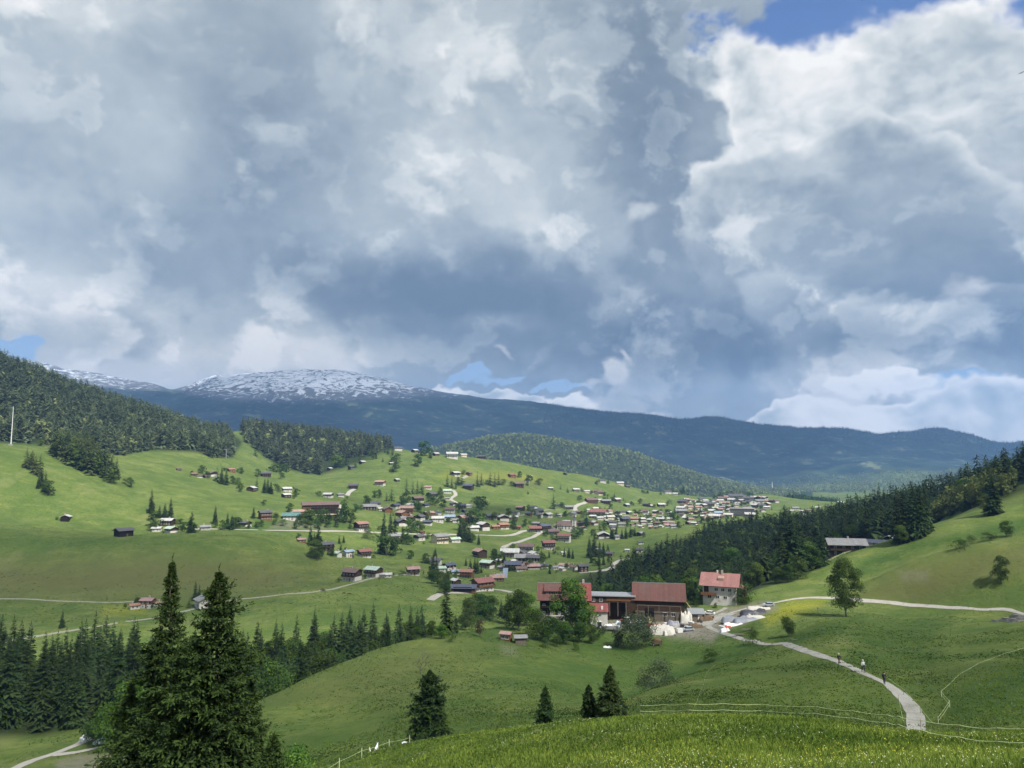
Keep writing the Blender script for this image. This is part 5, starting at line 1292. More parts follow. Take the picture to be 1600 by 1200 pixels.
chalet(791, 1000, 18, 'pink', 'b', -22, 'little brown shed with reddish roof at the left end of the farm', 'shed', 'shed', hk=.32, dmin=200, detail=False, chimney=False, balcony=False)
chalet(813, 1006, 18, 'grey', 'g', 8, 'low open grey shelter between the little shed and the trees', 'shelter', 'shelter', hk=.22, dmin=200, detail='none', chimney=False, balcony=False)
chalet(735, 978, 26, 'blue', 'g', 5, 'low shed with pale blue metal roof behind the spruce ridge', 'shed', 'shed', hk=.25, dfix=290, detail='none', chimney=False, balcony=False)
def solar():
    (x, y, z), d = spot(789, 905, 380); s = d / F
    root = empty('solar_panel', (x, y, z), math.atan2(-x, y) - .2, 'tilted pale blue solar panel standing on the meadow below the hotel group', 'solar panel')
    b = MB(); b.slab((-4 * s, -1, 1), (4 * s, -1, 1), (4 * s, 2.6, 5.5 + 5 * s), (-4 * s, 2.6, 5.5 + 5 * s), .15); b.build('panel', M['roof_blue'], root)
    for sx in (-1, 1): MB().tube([(sx * 3 * s, 1.2, -1), (sx * 3 * s, 1.2, 5)], .12, 5).build('post', M['concrete'], root)
solar()
# ------------------------------------------------------------------ the farm in the middle
M['rust_roof'] = simple_mat('weathered_red_metal_roof', (0.115, 0.056, 0.048), 0.6, 0.25, 0.9, 0.12, stripe=(0, 0.62, 0.45), dirt=((0.11, 0.085, 0.075), 0.85))
M['red_roof'] = simple_mat('red_painted_metal_roof', (0.19, 0.058, 0.052), 0.5, 0.2, 0.9, 0.12, stripe=(0, 0.62, 0.5), dirt=((0.26, 0.14, 0.12), 0.5))
M['tarp_white'] = simple_mat('white_tarpaulin', (0.46, 0.445, 0.40), 0.6, 0.08, 1.5, 0.3, dirt=((0.42, 0.39, 0.33), 0.5))
M['tarp_grey'] = simple_mat('grey_tarpaulin', (0.20, 0.215, 0.25), 0.55, 0.2, 1.2, 0.35, dirt=((0.36, 0.34, 0.31), 0.6))
M['tarp_dark'] = simple_mat('dark_tarpaulin', (0.045, 0.048, 0.060), 0.5, 0.2, 1.2, 0.35)
M['red_paint'] = simple_mat('red_paint', (0.36, 0.060, 0.030), 0.5, 0.2, 2.0, 0.4)
M['yellow_paint'] = simple_mat('yellow_paint', (0.55, 0.40, 0.12), 0.5, 0.15, 2.0, 0.4)
M['white_paint'] = simple_mat('white_paint', (0.65, 0.65, 0.63), 0.4, 0.05, 2.0, 0.5)
M['silver'] = simple_mat('silver_blue_paint', (0.42, 0.47, 0.54), 0.3, 0.05, 2.0, 0.5, metal=.3)
M['tyre'] = simple_mat('tyre_rubber', (0.02, 0.02, 0.02), 0.85, 0.1, 4.0, 0.2)
M['steel'] = simple_mat('galvanised_steel', (0.30, 0.31, 0.32), 0.45, 0.1, 3.0, 0.4, metal=.4)
M['logs'] = simple_mat('cut_logs', (0.12, 0.085, 0.055), 0.9, 0.4, 3.0, 0.1)

def roofed(root, L, D, H, rise, ov, mat, wallmat, th=.22, below=-3.0):
    MB().prism([(-D / 2, below), (D / 2, below), (D / 2, H), (0, H + rise), (-D / 2, H)], -L / 2, L / 2).build('wall', wallmat, root)
    tz = rise / (D / 2); e = .05 + th
    r = MB(); X = L / 2 + ov; Yv = D / 2 + ov
    r.slab((-X, -Yv, H - ov * tz + e), (X, -Yv, H - ov * tz + e), (X, 0, H + rise + e), (-X, 0, H + rise + e), th)
    r.slab((-X, Yv, H - ov * tz + e), (-X, 0, H + rise + e), (X, 0, H + rise + e), (X, Yv, H - ov * tz + e), th)
    ro = r.build('roof', mat, root)
    rc = MB().box(-X, X, -.14, .14, H + rise + e - .03, H + rise + e + .07).build('ridge_cap', M['steel'], ro)
    return ro
def face_view(x, y, extra=0): return math.atan2(-x, y) + extra

FD = 292
def farm():
    # farmhouse
    x, y, z = ground(882, FD); z = at(882, 957, FD)[2]
    root = empty('farmhouse', (x, y, z), face_view(x, y), 'old dark farmhouse with large weathered red roof at the left of the farmyard', 'farmhouse')
    L, D, H, rise = 18.4, 12.5, 6.3, 4.6
    ro = roofed(root, L, D, H, rise, 1.1, M['rust_roof'], M['blackwood'])
    tz = rise / (D / 2)
    # newer bright red sheets at the right third, lying on the old roof
    r = MB(); X0, X1 = L / 2 - 4.6, L / 2 + 1.12
    r.slab((X0, -D / 2 - 1.12, H - 1.12 * tz + .33), (X1, -D / 2 - 1.12, H - 1.12 * tz + .33), (X1, -.16, H + rise + .33 - .16 * tz), (X0, -.16, H + rise + .33 - .16 * tz), .05)
    r.build('red_roof_sheets', M['red_roof'], ro)
    # long shed dormer
    dm = MB(); dm.prism([(-D / 2 + 1.6, H + 1.6 * tz * .8), (-D / 2 + 1.6, H + 1.1 * tz + 1.9), (-1.6, H + rise - 1.6 * tz + .25)], -L / 2 + 1.8, -L / 2 + 9)
    d1 = dm.build('dormer', M['brownwood'], ro)
    q = MB(); q.slab((-L / 2 + 1.4, -D / 2 + .9, H + 1.1 * tz + 1.75), (-L / 2 + 9.4, -D / 2 + .9, H + 1.1 * tz + 1.75), (-L / 2 + 9.4, -.9, H + rise - .9 * tz + .45), (-L / 2 + 1.4, -.9, H + rise - .9 * tz + .45), .15)
    q.build('dormer_roof', M['rust_roof'], d1)
    for k in range(4): window(d1, -L / 2 + 2.8 + k * 1.75, -D / 2 + 1.58, H + 1.45 * tz * .8 + .55, 'f', 1.0, 1.0)
    MB().box(L / 2 - 2.2, L / 2 - 1.4, .5, 1.3, H + rise - 1, H + rise + 1.5).build('chimney', M['brick'], ro)
    MB().box(L / 2 - 5.6, L / 2 - 4.8, -1.4, -.6, H + rise - 1.6, H + rise + .4).build('chimney', M['stucco'], ro)
    b = MB(); b.prism([(-D / 2 - .4, H + .6), (-D / 2 + 2.0, H + .6), (-D / 2 + 2.0, H + 3.1), (-D / 2 - .4, H + 2.6)], L / 2 - 7.1, L / 2 - 5.2); b.build('roof_hatch', M['cream'], ro)
    for zz in (.5, 3.3):
        for k in range(6): window(root, -L / 2 + 1.5 + k * 2.9, -D / 2, zz, 'f', 1.0, 1.1)
    MB().box(-L / 2 - .3, L / 2 - 9, -D / 2 - 2.0, -D / 2 - .03, -3, .25).build('terrace', M['concrete'], root)
    b = MB(); b.box(-L / 2 + .2, L / 2 - 8, -D / 2 - 1.1, -D / 2 - .02, 3.0, 3.12); b.box(-L / 2 + .2, L / 2 - 8, -D / 2 - 1.1, -D / 2 - 1.0, 3.12, 3.9); b.build('balcony', M['blackwood'], root)
    MB().box(-.5, .5, -.08, .02, 0, 2.0).build('door', M['brownwood'], root, (-L / 2 + 5.2, -D / 2, .3))
    # red roofed annex in front right
    x, y, z = ground(937, FD - 9); z = at(937, 964, FD - 9)[2]
    an = empty('annex', (x, y, z), face_view(x, y), 'low white annex with bright red roof and white vent in front of the farmhouse', 'outbuilding')
    MB().prism([(-2.6, -3), (2.6, -3), (2.6, 4.0), (-2.6, 2.5)], -3.4, 2.9).build('wall', M['stucco'], an)
    r = MB(); r.slab((-3.9, -3.2, 2.55), (3.3, -3.2, 2.55), (3.3, 3.0, 4.5), (-3.9, 3.0, 4.5), .16); ar = r.build('roof', M['red_roof'], an)
    MB().box(.6, 1.3, -1.6, -1.0, 3.0, 4.2).build('vent', M['white_paint'], ar)
    window(an, .2, -2.6, .7, 'f', 1.1, 1.0)
    # connecting shed
    x, y, z = ground(957, FD + 2); z = at(957, 955, FD + 2)[2]
    cs = empty('connecting_shed', (x, y, z), face_view(x, y), 'long dark timber shed with flat grey roof joining farmhouse and barn', 'shed')
    L2, D2, H2 = 17.3, 8.0, 6.3
    w = MB(); w.box(-L2 / 2, -1.2, -D2 / 2, D2 / 2, -3, H2); w.box(-1.2, 5.4, -D2 / 2 + 3.5, D2 / 2, -3, H2); w.box(5.4, L2 / 2, -D2 / 2, D2 / 2, -3, H2); w.box(-1.2, 5.4, -D2 / 2, -D2 / 2 + 3.5, 4.1, H2)
    w.build('wall', M['timber'], cs)
    MB().box(-2.2, L2 / 2, -D2 / 2 - .07, -D2 / 2 - .002, 4.6, 5.9).build('wall_boards', M['brownwood'], cs)
    MB().box(-L2 / 2 - .2, L2 / 2 + .2, -D2 / 2 - .6, D2 / 2 + .4, H2 + .02, H2 + .32).build('roof', M['steel'], cs)
    for k in (-7.2, -4.3): window(cs, k, -D2 / 2, 4.2, 'f', 1.3, 1.4)
    for k in (-1.0, 2.1, 5.2): MB().box(k - .14, k + .14, -D2 / 2 - .3, -D2 / 2 - .08, -1, 4.1).build('post', M['greywood'], cs)
    # barn
    x, y, z = ground(1030, FD + 2); z = at(1030, 958, FD + 2)[2]
    bn = empty('big_barn', (x, y, z), face_view(x, y), 'big timber barn with rusty red metal roof right of centre of the farm', 'barn')
    L3, D3, H3, rise3 = 18.8, 13.5, 6.2, 5.0
    roofed(bn, L3, D3, H3, rise3, .8, M['rust_roof'], M['timber'])
    MB().box(-L3 / 2 - .02, L3 / 2 + .02, -D3 / 2 - .05, D3 / 2 + .05, -3, 2.0).build('base_wall', M['greywood'], bn)
    for k in (2.2, 5.2): window(bn, k, -D3 / 2 - .05, .3, 'f', 1.6, 1.4)
    MB().box(-1.7, 1.7, -.1, .02, 0, 3.2).build('barn_door', M['blackwood'], bn, (-3.6, -D3 / 2 - .05, 0))
    b = MB()
    for k in range(-8, 9, 4): b.box(k - .1, k + .1, -D3 / 2 - 1.7, -D3 / 2 - 1.5, -1, 4.3)
    b.box(-8.1, 8.1, -D3 / 2 - 1.7, -D3 / 2 - 1.5, 4.31, 4.5); b.build('lean_to_frame', M['greywood'], bn)
    # house on the right
    x, y, z = ground(1127, 312); z = at(1127, 931, 312)[2]
    hs = empty('chalet', (x, y, z - .5), face_view(x, y, -.13), 'white two storey house with dull pink roof above the farmyard', 'house')
    L4, D4, H4, r4 = 13.2, 10.5, 5.9, 3.6
    MB().box(-L4 / 2, L4 / 2, -D4 / 2, D4 / 2, -3.5, 5.2).build('wall', M['stucco'], hs)
    MB().prism([(-D4 / 2 - .04, 5.2), (D4 / 2 + .04, 5.2), (D4 / 2 + .04, H4), (0, H4 + r4), (-D4 / 2 - .04, H4)], -L4 / 2 - .04, L4 / 2 + .04).build('timber_wall', M['timber'], hs)
    tz = r4 / (D4 / 2); X = L4 / 2 + 1.3; Yv = D4 / 2 + 1.3
    r = MB(); r.slab((-X, -Yv, H4 - 1.3 * tz + .3), (X, -Yv, H4 - 1.3 * tz + .3), (X, 0, H4 + r4 + .3), (-X, 0, H4 + r4 + .3), .2)
    r.slab((-X, Yv, H4 - 1.3 * tz + .3), (-X, 0, H4 + r4 + .3), (X, 0, H4 + r4 + .3), (X, Yv, H4 - 1.3 * tz + .3), .2)
    pk = simple_mat('dull_pink_metal_roof', (0.25, 0.125, 0.115), 0.6, 0.12, .8, .12, stripe=(0, 0.7, 0.3), dirt=((0.30, 0.17, 0.15), 0.4))
    ro = r.build('roof', pk, hs)
    MB().box(.3, 1.1, -.9, -.1, H4 + r4 - 1.2, H4 + r4 + 1.5).build('chimney', M['brick'], ro)
    MB().box(-1.6, -1.0, .2, .8, H4 + r4 - 1.0, H4 + r4 + 1.2).build('chimney', M['stucco'], ro)
    q = MB(); q.prism([(-D4 / 2 + 1.4, H4 + 1.0), (-D4 / 2 + 1.4, H4 + 2.3), (-D4 / 2 + 3.6, H4 + 2.9)], -.7, 1.7); q.build('dormer', M['roof_salmon'], ro)
    MB().box(-L4 / 2 + .5, -L4 / 2 + 2.4, -D4 / 2 - .06, -D4 / 2 + .02, 2.6, 5.1).build('loggia', M['timber'], hs)
    b = MB(); b.box(-L4 / 2 - .6, -1.0, -D4 / 2 - 1.5, -D4 / 2 - .05, 1.6, 1.75); b.box(-L4 / 2 - .6, -1.0, -D4 / 2 - 1.5, -D4 / 2 - 1.4, 1.75, 2.75); b.build('balcony', M['brownwood'], hs)
    for k, zz in ((-1.5, 3.2), (1.1, 3.2), (-4.2, .2), (-1.0, .2), (2.0, .2), (3.8, 3.2)): window(hs, k + .3, -D4 / 2, zz, 'f', 1.5, 1.3)
    for k in (-2.4, 1.6): window(hs, L4 / 2, k, 3.0, 'r', 1.2, 1.3)
    MB().box(L4 / 2 + .1, L4 / 2 + 3.2, -2.5, D4 / 2 - .5, -3, 4.4).build('side_wing', M['timber'], hs)
    r = MB(); r.slab((L4 / 2 + .1, -3.0, 4.9), (L4 / 2 + 3.6, -3.0, 4.2), (L4 / 2 + 3.6, D4 / 2, 4.2), (L4 / 2 + .1, D4 / 2, 4.9), .18); r.build('wing_roof', pk, hs)
    # grey shed with piled timber right of the barn
    x, y, z = ground(1088, FD - 4)
    gs = empty('lumber_shed', (x, y, z), face_view(x, y, .15), 'small grey roofed lumber shed right of the big barn', 'shed')
    MB().box(-2.6, 2.6, -2.0, 2.0, -1, 2.9).build('wall', M['greywood'], gs)
    r = MB(); r.slab((-3.1, -2.7, 2.95), (3.1, -2.7, 2.95), (3.1, 2.6, 4.0), (-3.1, 2.6, 4.0), .15); r.build('roof', M['steel'], gs)
    MB().box(-.9, .9, -.08, .02, 0, 2.3).build('door', M['white_paint'], gs, (1.2, -2.0, .1))
farm()

def lumpy(name, px, d, L, D, H, mat, label, cat, rz=0, seed=0, group=None, k=9, round_=.6, sink=.3):
    """draped cover: a rounded heap with folds"""
    x, y, z = ground(px, d); rg = random.Random(seed); ns = Noise2(seed + 50)
    nx, ny = k * 2, k
    V = []; Fc = []
    for i in range(nx + 1):
        for j in range(ny + 1):
            u = i / nx * 2 - 1; v = j / ny * 2 - 1
            e = max(abs(u), abs(v)); pr = (1 - abs(u) ** 7) ** (round_ * .7) * (1 - abs(v) ** 5) ** (round_ * .7) if e < 1 else 0
            h = H * .8 * pr * (1 + .55 * float(ns.fbm(np.array(u * 2.3 + 5), np.array(v * 2.3), 3))) + H * .13 * float(ns.one(np.array(u * 9.), np.array(v * 7.)))* pr
            V.append((u * L / 2, v * D / 2, h - sink))
    for i in range(nx):
        for j in range(ny):
            a = i * (ny + 1) + j; Fc.append((a, a + ny + 1, a + ny + 2, a + 1))
    b = MB(); b.raw(V, Fc)
    o = b.build(name, mat, None, (x, y, z), face_view(x, y, rz), smooth=True)
    return tag(o, label, cat, group)
G1 = 'tarpaulin covered stacks beside the farm road'
lumpy('covered_stack', 1152, 274, 11, 4.5, 2.1, M['tarp_grey'], 'long grey tarpaulin covered stack nearest the house above the farm road', 'covered stack', .25, 1, G1)
lumpy('covered_stack', 1178, 282, 10, 4.5, 2.1, M['tarp_dark'], 'dark tarpaulin covered stack at the right end of the row by the farm road', 'covered stack', .25, 2, G1)
lumpy('covered_stack', 1166, 265, 9, 4.0, 1.9, M['tarp_grey'], 'grey brown tarpaulin covered stack in the middle of the row by the road', 'covered stack', .25, 3, G1)
lumpy('covered_stack', 1186, 289, 9, 3.0, 1.8, M['tarp_white'], 'pale tarpaulin covered stack furthest back beside the upper path', 'covered stack', .1, 4, G1)
lumpy('covered_stack', 1181, 268, 7, 3.4, 1.7, M['tarp_white'], 'pale tarpaulin covered stack at the front right of the row', 'covered stack', .2, 5, G1)
lumpy('covered_stack', 1146, 263, 7, 2.6, 1.5, M['white_paint'], 'white plastic covered stack at the front of the row by the road bend', 'covered stack', .2, 6, G1)
lumpy('covered_stack', 1133, 258, 3.2, 2.6, 1.4, M['white_paint'], 'small white plastic covered heap at the fork of the farm roads', 'covered stack', .2, 7, G1)
lumpy('covered_stack', 1137, 262, 2.6, 2.2, 1.2, M['red_paint'], 'small reddish heap beside the white covers at the fork', 'covered stack', .2, 8, G1)
lumpy('covered_stack', 1034, 272, 9.5, 4.5, 3.0, M['tarp_white'], 'big cream tarpaulin covered stack on the yard edge below the barn', 'covered stack', .1, 9, round_=.3)
lumpy('covered_stack', 1045, 269, 3.4, 3.0, 1.9, M['tarp_white'], 'small cream cover at the right end of the big cream stack', 'covered stack', .1, 10, round_=.4)
lumpy('covered_stack', 1072, FD - 6, 4.6, 3.6, 4.2, M['tarp_white'], 'tall white tarpaulin covered stack at the right corner of the barn', 'covered stack', .1, 11, round_=.35)
lumpy('covered_stack', 1052, FD - 10, 4.5, 3, 2.2, M['tarp_grey'], 'grey covered heap in front of the right end of the barn', 'covered stack', .1, 12)
lumpy('brushwood_pile', 1087, 276, 5.5, 3.2, 1.8, M['logs'], 'brown brushwood pile beside the parked silver car', 'wood pile', 0, 13)
lumpy('log_pile', 1103, FD - 6, 5.5, 3.4, 2.6, M['logs'], 'dark log pile right of the lumber shed', 'wood pile', .1, 14)
lumpy('covered_stack', 950, FD - 14, 3.4, 2.2, 1.9, M['white_paint'], 'white covered heap left of the open shed', 'covered stack', 0, 15)
lumpy('covered_stack', 966, FD - 12, 2.4, 2.0, 2.3, M['silver'], 'bluish covered heap in front of the open shed door', 'covered stack', 0, 16)
lumpy('covered_stack', 949, 249, 2.9, 1.6, .8, M['white_paint'], 'flat white cover lying in the bushes below the farm', 'covered stack', 0, 17)

def wheel(parent, x, y, z, r, w=.25):
    b = MB(); b.tube([(x, y - w / 2, z), (x, y + w / 2, z)], r, 12)
    t = b.build('wheel', M['tyre'], parent)
    MB().tube([(x, y - w / 2 - .02, z), (x, y - w / 2 + .05, z)], r * .5, 10).build('rim', M['steel'], t)
def trailer(px, d, L, W, mat, label, rz=0, load=None):
    x, y, z = ground(px, d)
    root = empty('farm_trailer', (x, y, z + .02), face_view(x, y, rz), label, 'trailer')
    b = MB(); b.box(-L / 2, L / 2, -W / 2, W / 2, .8, .95)
    b.box(-L / 2, L / 2, -W / 2, -W / 2 + .06, .95, 1.5); b.box(-L / 2, L / 2, W / 2 - .06, W / 2, .95, 1.5); b.box(-L / 2, -L / 2 + .06, -W / 2 + .06, W / 2 - .06, .95, 1.5); b.box(L / 2 - .06, L / 2, -W / 2 + .06, W / 2 - .06, .95, 1.5)
    b.build('bed', mat, root)
    MB().tube([(-L / 2, 0, .82), (-L / 2 - 1.4, 0, .55)], .07, 6).build('drawbar', M['steel'], root)
    for sx in (-.3, .3):
        for sy in (-1, 1): wheel(root, sx * L, sy * (W / 2 - .1), .42, .42)
    if load: load(root, L, W)
    return root
def hay_load(root, L, W):
    MB().ball((0, 0, 1.6), 1.0, 10, 6, (L * .42, W * .42, .9), random.Random(3), .15).build('load', M['logs'], root, smooth=True)
trailer(1027, 277, 6.5, 2.4, M['red_paint'], 'red farm trailer standing behind the big cream covered stack', .1)
trailer(954, 275, 5.5, 2.2, M['steel'], 'grey flat farm trailer left of the willow bush', .05)
trailer(1026, 252, 3.6, 2.0, M['logs'], 'old brown wooden trailer on the grass right of the willow bush', .1, hay_load)
trailer(1000, FD - 9, 3.0, 1.8, M['white_paint'], 'small pale trailer in front of the barn wall', 0)
def tractor(px, d, label, rz, mat):
    x, y, z = ground(px, d)
    root = empty('tractor', (x, y, z), face_view(x, y, rz), label, 'tractor')
    b = MB(); b.prism([(-.45, .8), (.45, .8), (.4, 1.55), (-.4, 1.55)], -1.9, 0); b.box(0, 1.0, -.5, .5, .7, 1.3); b.build('body', mat, root)
    c = MB(); c.prism([(-.7, 1.3), (.7, 1.3), (.6, 2.5), (-.6, 2.5)], -.05, 1.25); cb = c.build('cab', M['glass'], root)
    MB().box(-.2, 1.4, -.75, .75, 2.5, 2.6).build('cab_roof', M['white_paint'], cb)
    for sx, r in ((-1.5, .42), (.75, .75)):
        for sy in (-1, 1): wheel(root, sx, sy * .85, r, r, .35)
tractor(934, 277, 'old tractor with white roof parked left of the flat grey trailer', .3, M['steel'])
tractor(977, FD - 9, 'small tractor standing before the open shed', -.4, M['red_paint'])
def car(px, d, rz, mat, label, van=False, z_off=0):
    x, y, z = ground(px, d)
    root = empty('parked_car' if not van else 'parked_van', (x, y, z + z_off), face_view(x, y, rz), label, 'van' if van else 'car')
    L = 4.3 if not van else 5.0
    hb = .95 if not van else 1.1
    pr = [(-L / 2, .35), (L / 2, .35), (L / 2, hb - .1), (L / 2 - .3, hb), (-L / 2 + .5, hb), (-L / 2, hb - .25)] if not van else [(-L / 2, .35), (L / 2, .35), (L / 2, 1.9), (-L / 2 + 1.2, 1.95), (-L / 2 + .5, 1.2), (-L / 2, 1.05)]
    vs = [(px_, -.85, z_) for px_, z_ in pr] + [(px_, .85, z_) for px_, z_ in pr]; n = len(pr)
    b = MB(); b.raw(vs, [tuple(range(n)), tuple(range(2 * n - 1, n - 1, -1))] + [(i, n + i, n + (i + 1) % n, (i + 1) % n) for i in range(n)])
    b.build('body', mat, root)
    if not van:
        g = MB(); q = [(-1.2, .95), (1.75, .95), (1.25, 1.42), (-.55, 1.42)]
        g.raw([(a, -.76, c) for a, c in q] + [(a * .98, .76, c) for a, c in q], [(0, 1, 2, 3), (7, 6, 5, 4), (0, 4, 5, 1), (1, 5, 6, 2), (3, 7, 4, 0)])
        g.build('windows', M['glass'], root)
        MB().box(-.6, 1.3, -.74, .74, 1.42, 1.47).build('roof', mat, root)
    else:
        MB().box(-L / 2 + 1.0, L / 2 - .4, -.87, -.851, 1.25, 1.75).build('windows', M['glass'], root)
    for sx in (-1, 1):
        for sy in (-1, 1): wheel(root, sx * L * .31, sy * .78, .32, .32, .2)
    for sy in (-.6, .6): MB().box(-L / 2 - .02, -L / 2 + .05, sy - .14, sy + .14, .55, .72).build('headlight', M['frame'], root)
    return root
car(1075, 272, .35, M['silver'], 'silver blue car parked on the farm road beside the brushwood pile')
car(1108, 296, -.2, M['white_paint'], 'white car parked beyond the log pile on the farm road')
car(1201, 294, .2, M['silver'], 'grey car standing at the end of the covered stacks on the upper path')
car(144, 181, .5, M['white_paint'], 'white van parked under the leafy tree at lower left', True)
car(163, 172, -.3, M['silver'], 'silver car half hidden under the leafy tree at lower left')
car(196, 173, .2, M['silver'], 'blue grey car behind the leafy tree at lower left')
def clutter():
    rg = random.Random(12)
    G = 'clutter standing about the farmyard'
    items = [(905, 276, 'crate', 'g', 'grey crate at the left end of the yard'), (915, 279, 'barrel', 'white_paint', 'white barrel beside the grey crate at the left of the yard'), (925, 281, 'crate', 'white_paint', 'white crate behind the old tractor'), (944, 281, 'barrel', 'tarp_grey', 'grey barrel right of the old tractor'),
             (961, 279, 'crate', 'white_paint', 'white crate in front of the open shed'), (985, 284, 'barrel', 'white_paint', 'white barrel at the right post of the open shed'), (990, 281, 'crate', 'brownwood', 'brown crate between open shed and barn'), (1006, 283, 'crate', 'tarp_grey', 'grey crate against the barn front'),
             (1040, 283, 'crate', 'white_paint', 'white crate under the barn windows'), (1058, 284, 'barrel', 'white_paint', 'white barrel at the right end of the barn'), (1066, 279, 'crate', 'tarp_dark', 'dark crate before the tall white cover'), (1080, 281, 'crate', 'white_paint', 'white crate left of the lumber shed door'),
             (1096, 283, 'barrel', 'tarp_dark', 'dark barrel between lumber shed and log pile'), (1112, 288, 'crate', 'brownwood', 'brown crate at the right end of the log pile'), (1062, 271, 'crate', 'white_paint', 'white crate left of the silver blue car'), (1143, 268, 'crate', 'brownwood', 'brown crate behind the white covered heap at the fork'),
             (1157, 266, 'crate', 'white_paint', 'white crate among the covered stacks'), (1171, 275, 'barrel', 'white_paint', 'white barrel among the covered stacks'), (1128, 262, 'crate', 'white_paint', 'white crate at the tip of the fork'), (1192, 284, 'crate', 'tarp_dark', 'dark crate at the right end of the covered stacks')]
    for px, d, kind, mat, lab in items:
        mat = {'g': 'greywood'}.get(mat, mat); x, y, z = ground(px, d); b = MB(); s = rg.uniform(.8, 1.5)
        if kind == 'crate':
            b.box(-.7 * s, .7 * s, -.5, .5, 0.12, .9 * s); b.box(-.7 * s, .7 * s, -.52, -.40, 0, .12); b.box(-.7 * s, .7 * s, .40, .52, 0, .12); b.box(-.74 * s, .74 * s, -.54, .54, .9 * s + .004, .9 * s + .08)
        else: b.tube([(0, 0, 0), (0, 0, .1), (0, 0, .55 * s), (0, 0, 1.1 * s)], [.38, .42, .45, .38], 12)
        o = b.build(kind, M[mat], None, (x, y, z), face_view(x, y, rg.uniform(-.6, .6))); tag(o, lab, kind, G)
clutter()
def crane_thing():
    x, y, z = ground(1016, FD - 9)
    o = empty('hay_elevator', (x, y, z), face_view(x, y, 0), 'yellow conveyor standing upright in front of the barn wall', 'conveyor')
    MB().tube([(0, 0, 0), (-.5, 0, 2.9)], [.22, .14], 6).build('chute', M['yellow_paint'], o)
    for s in (-1, 1): MB().tube([(s * .8, 0, 0), (-.2, 0, 2.0)], .06, 5).build('leg', M['steel'], o)
    x, y, z = ground(1071, FD + 2)
    o = empty('hay_elevator', (x, y, z), face_view(x, y, 0), 'yellow conveyor leaning against the right gable of the barn', 'conveyor')
    MB().tube([(2.2, -1, 3.4), (-.4, 0, 6.6)], [.12, .1], 6).build('chute', M['yellow_paint'], o)
    for s in (-1, 1): MB().tube([(1 + s * .6, -.5, 0), (1, -.5, 5.2)], .07, 5).build('leg', M['steel'], o)
crane_thing()
def planks(px, d, label, n=5, rz=0, L=6.5):
    x, y, z = ground(px, d); b = MB(); rg = random.Random(int(px))
    for k in range(n):
        xo = rg.uniform(-.5, .5); b.box(-L / 2 + xo, L / 2 + xo, -.6 + k * .26, -.38 + k * .26, .15 + .02 * (k % 2), .22 + .02 * (k % 2))
    b.box(-L * .3, -L * .3 + .15, -.7, .8, -.3, .14); b.box(L * .3, L * .3 + .15, -.7, .8, -.3, .14)
    o = b.build('plank_stack', M['greywood'], None, (x, y, z), face_view(x, y, rz)); tag(o, label, 'planks')
planks(1160, 246, 'pale planks laid on supports below the covered stacks', rz=.05)
planks(1175, 249, 'grey planks behind the pale planks below the covered stacks', rz=.15)
planks(1243, 200, 'single pale plank bench beside the lower path bend', 2, .1, 2.6)
def outcrop():
    rg = random.Random(4)
    for i, (px, d, s, lab) in enumerate([(1556, 216, .7, 'flat grey stones at the left end of the broken stone bank'), (1572, 213, 1.0, 'grey layered rock in the middle of the broken stone bank'), (1590, 210, 1.4, 'large layered rock ledge at the right edge below the upper path'), (1584, 202, .9, 'low grey rock ledge under the large layered rock')]):
        x, y, z = ground(px, d); b = MB()
        for k in range(7):
            zz = k * .22 * s; w = s * (1.9 - .12 * k) * rg.uniform(.8, 1.2); dd = s * (1.1 - .1 * k); o = rg.uniform(-.3, .3)
            pts = [(math.cos(a) * w * rg.uniform(.8, 1.1) + o, math.sin(a) * dd * rg.uniform(.8, 1.1) + k * .12) for a in [j * math.pi / 4 for j in range(8)]]
            b.raw([(p, q, zz - .5) for p, q in pts] + [(p * .96, q * .96, zz + .20 * s - .5) for p, q in pts], [tuple(range(7, -1, -1)), tuple(range(8, 16))] + [(j, (j + 1) % 8, 8 + (j + 1) % 8, 8 + j) for j in range(8)])
        o = b.build('rock_ledge', M['rock'], None, (x, y, z), face_view(x, y)); tag(o, lab, 'rock', 'rocks of the stone bank')
M['rock'] = simple_mat('grey_rock', (0.17, 0.165, 0.16), 0.95, 0.5, 2.0, 0.1, dirt=((0.30, 0.29, 0.28), 0.7))
outcrop()

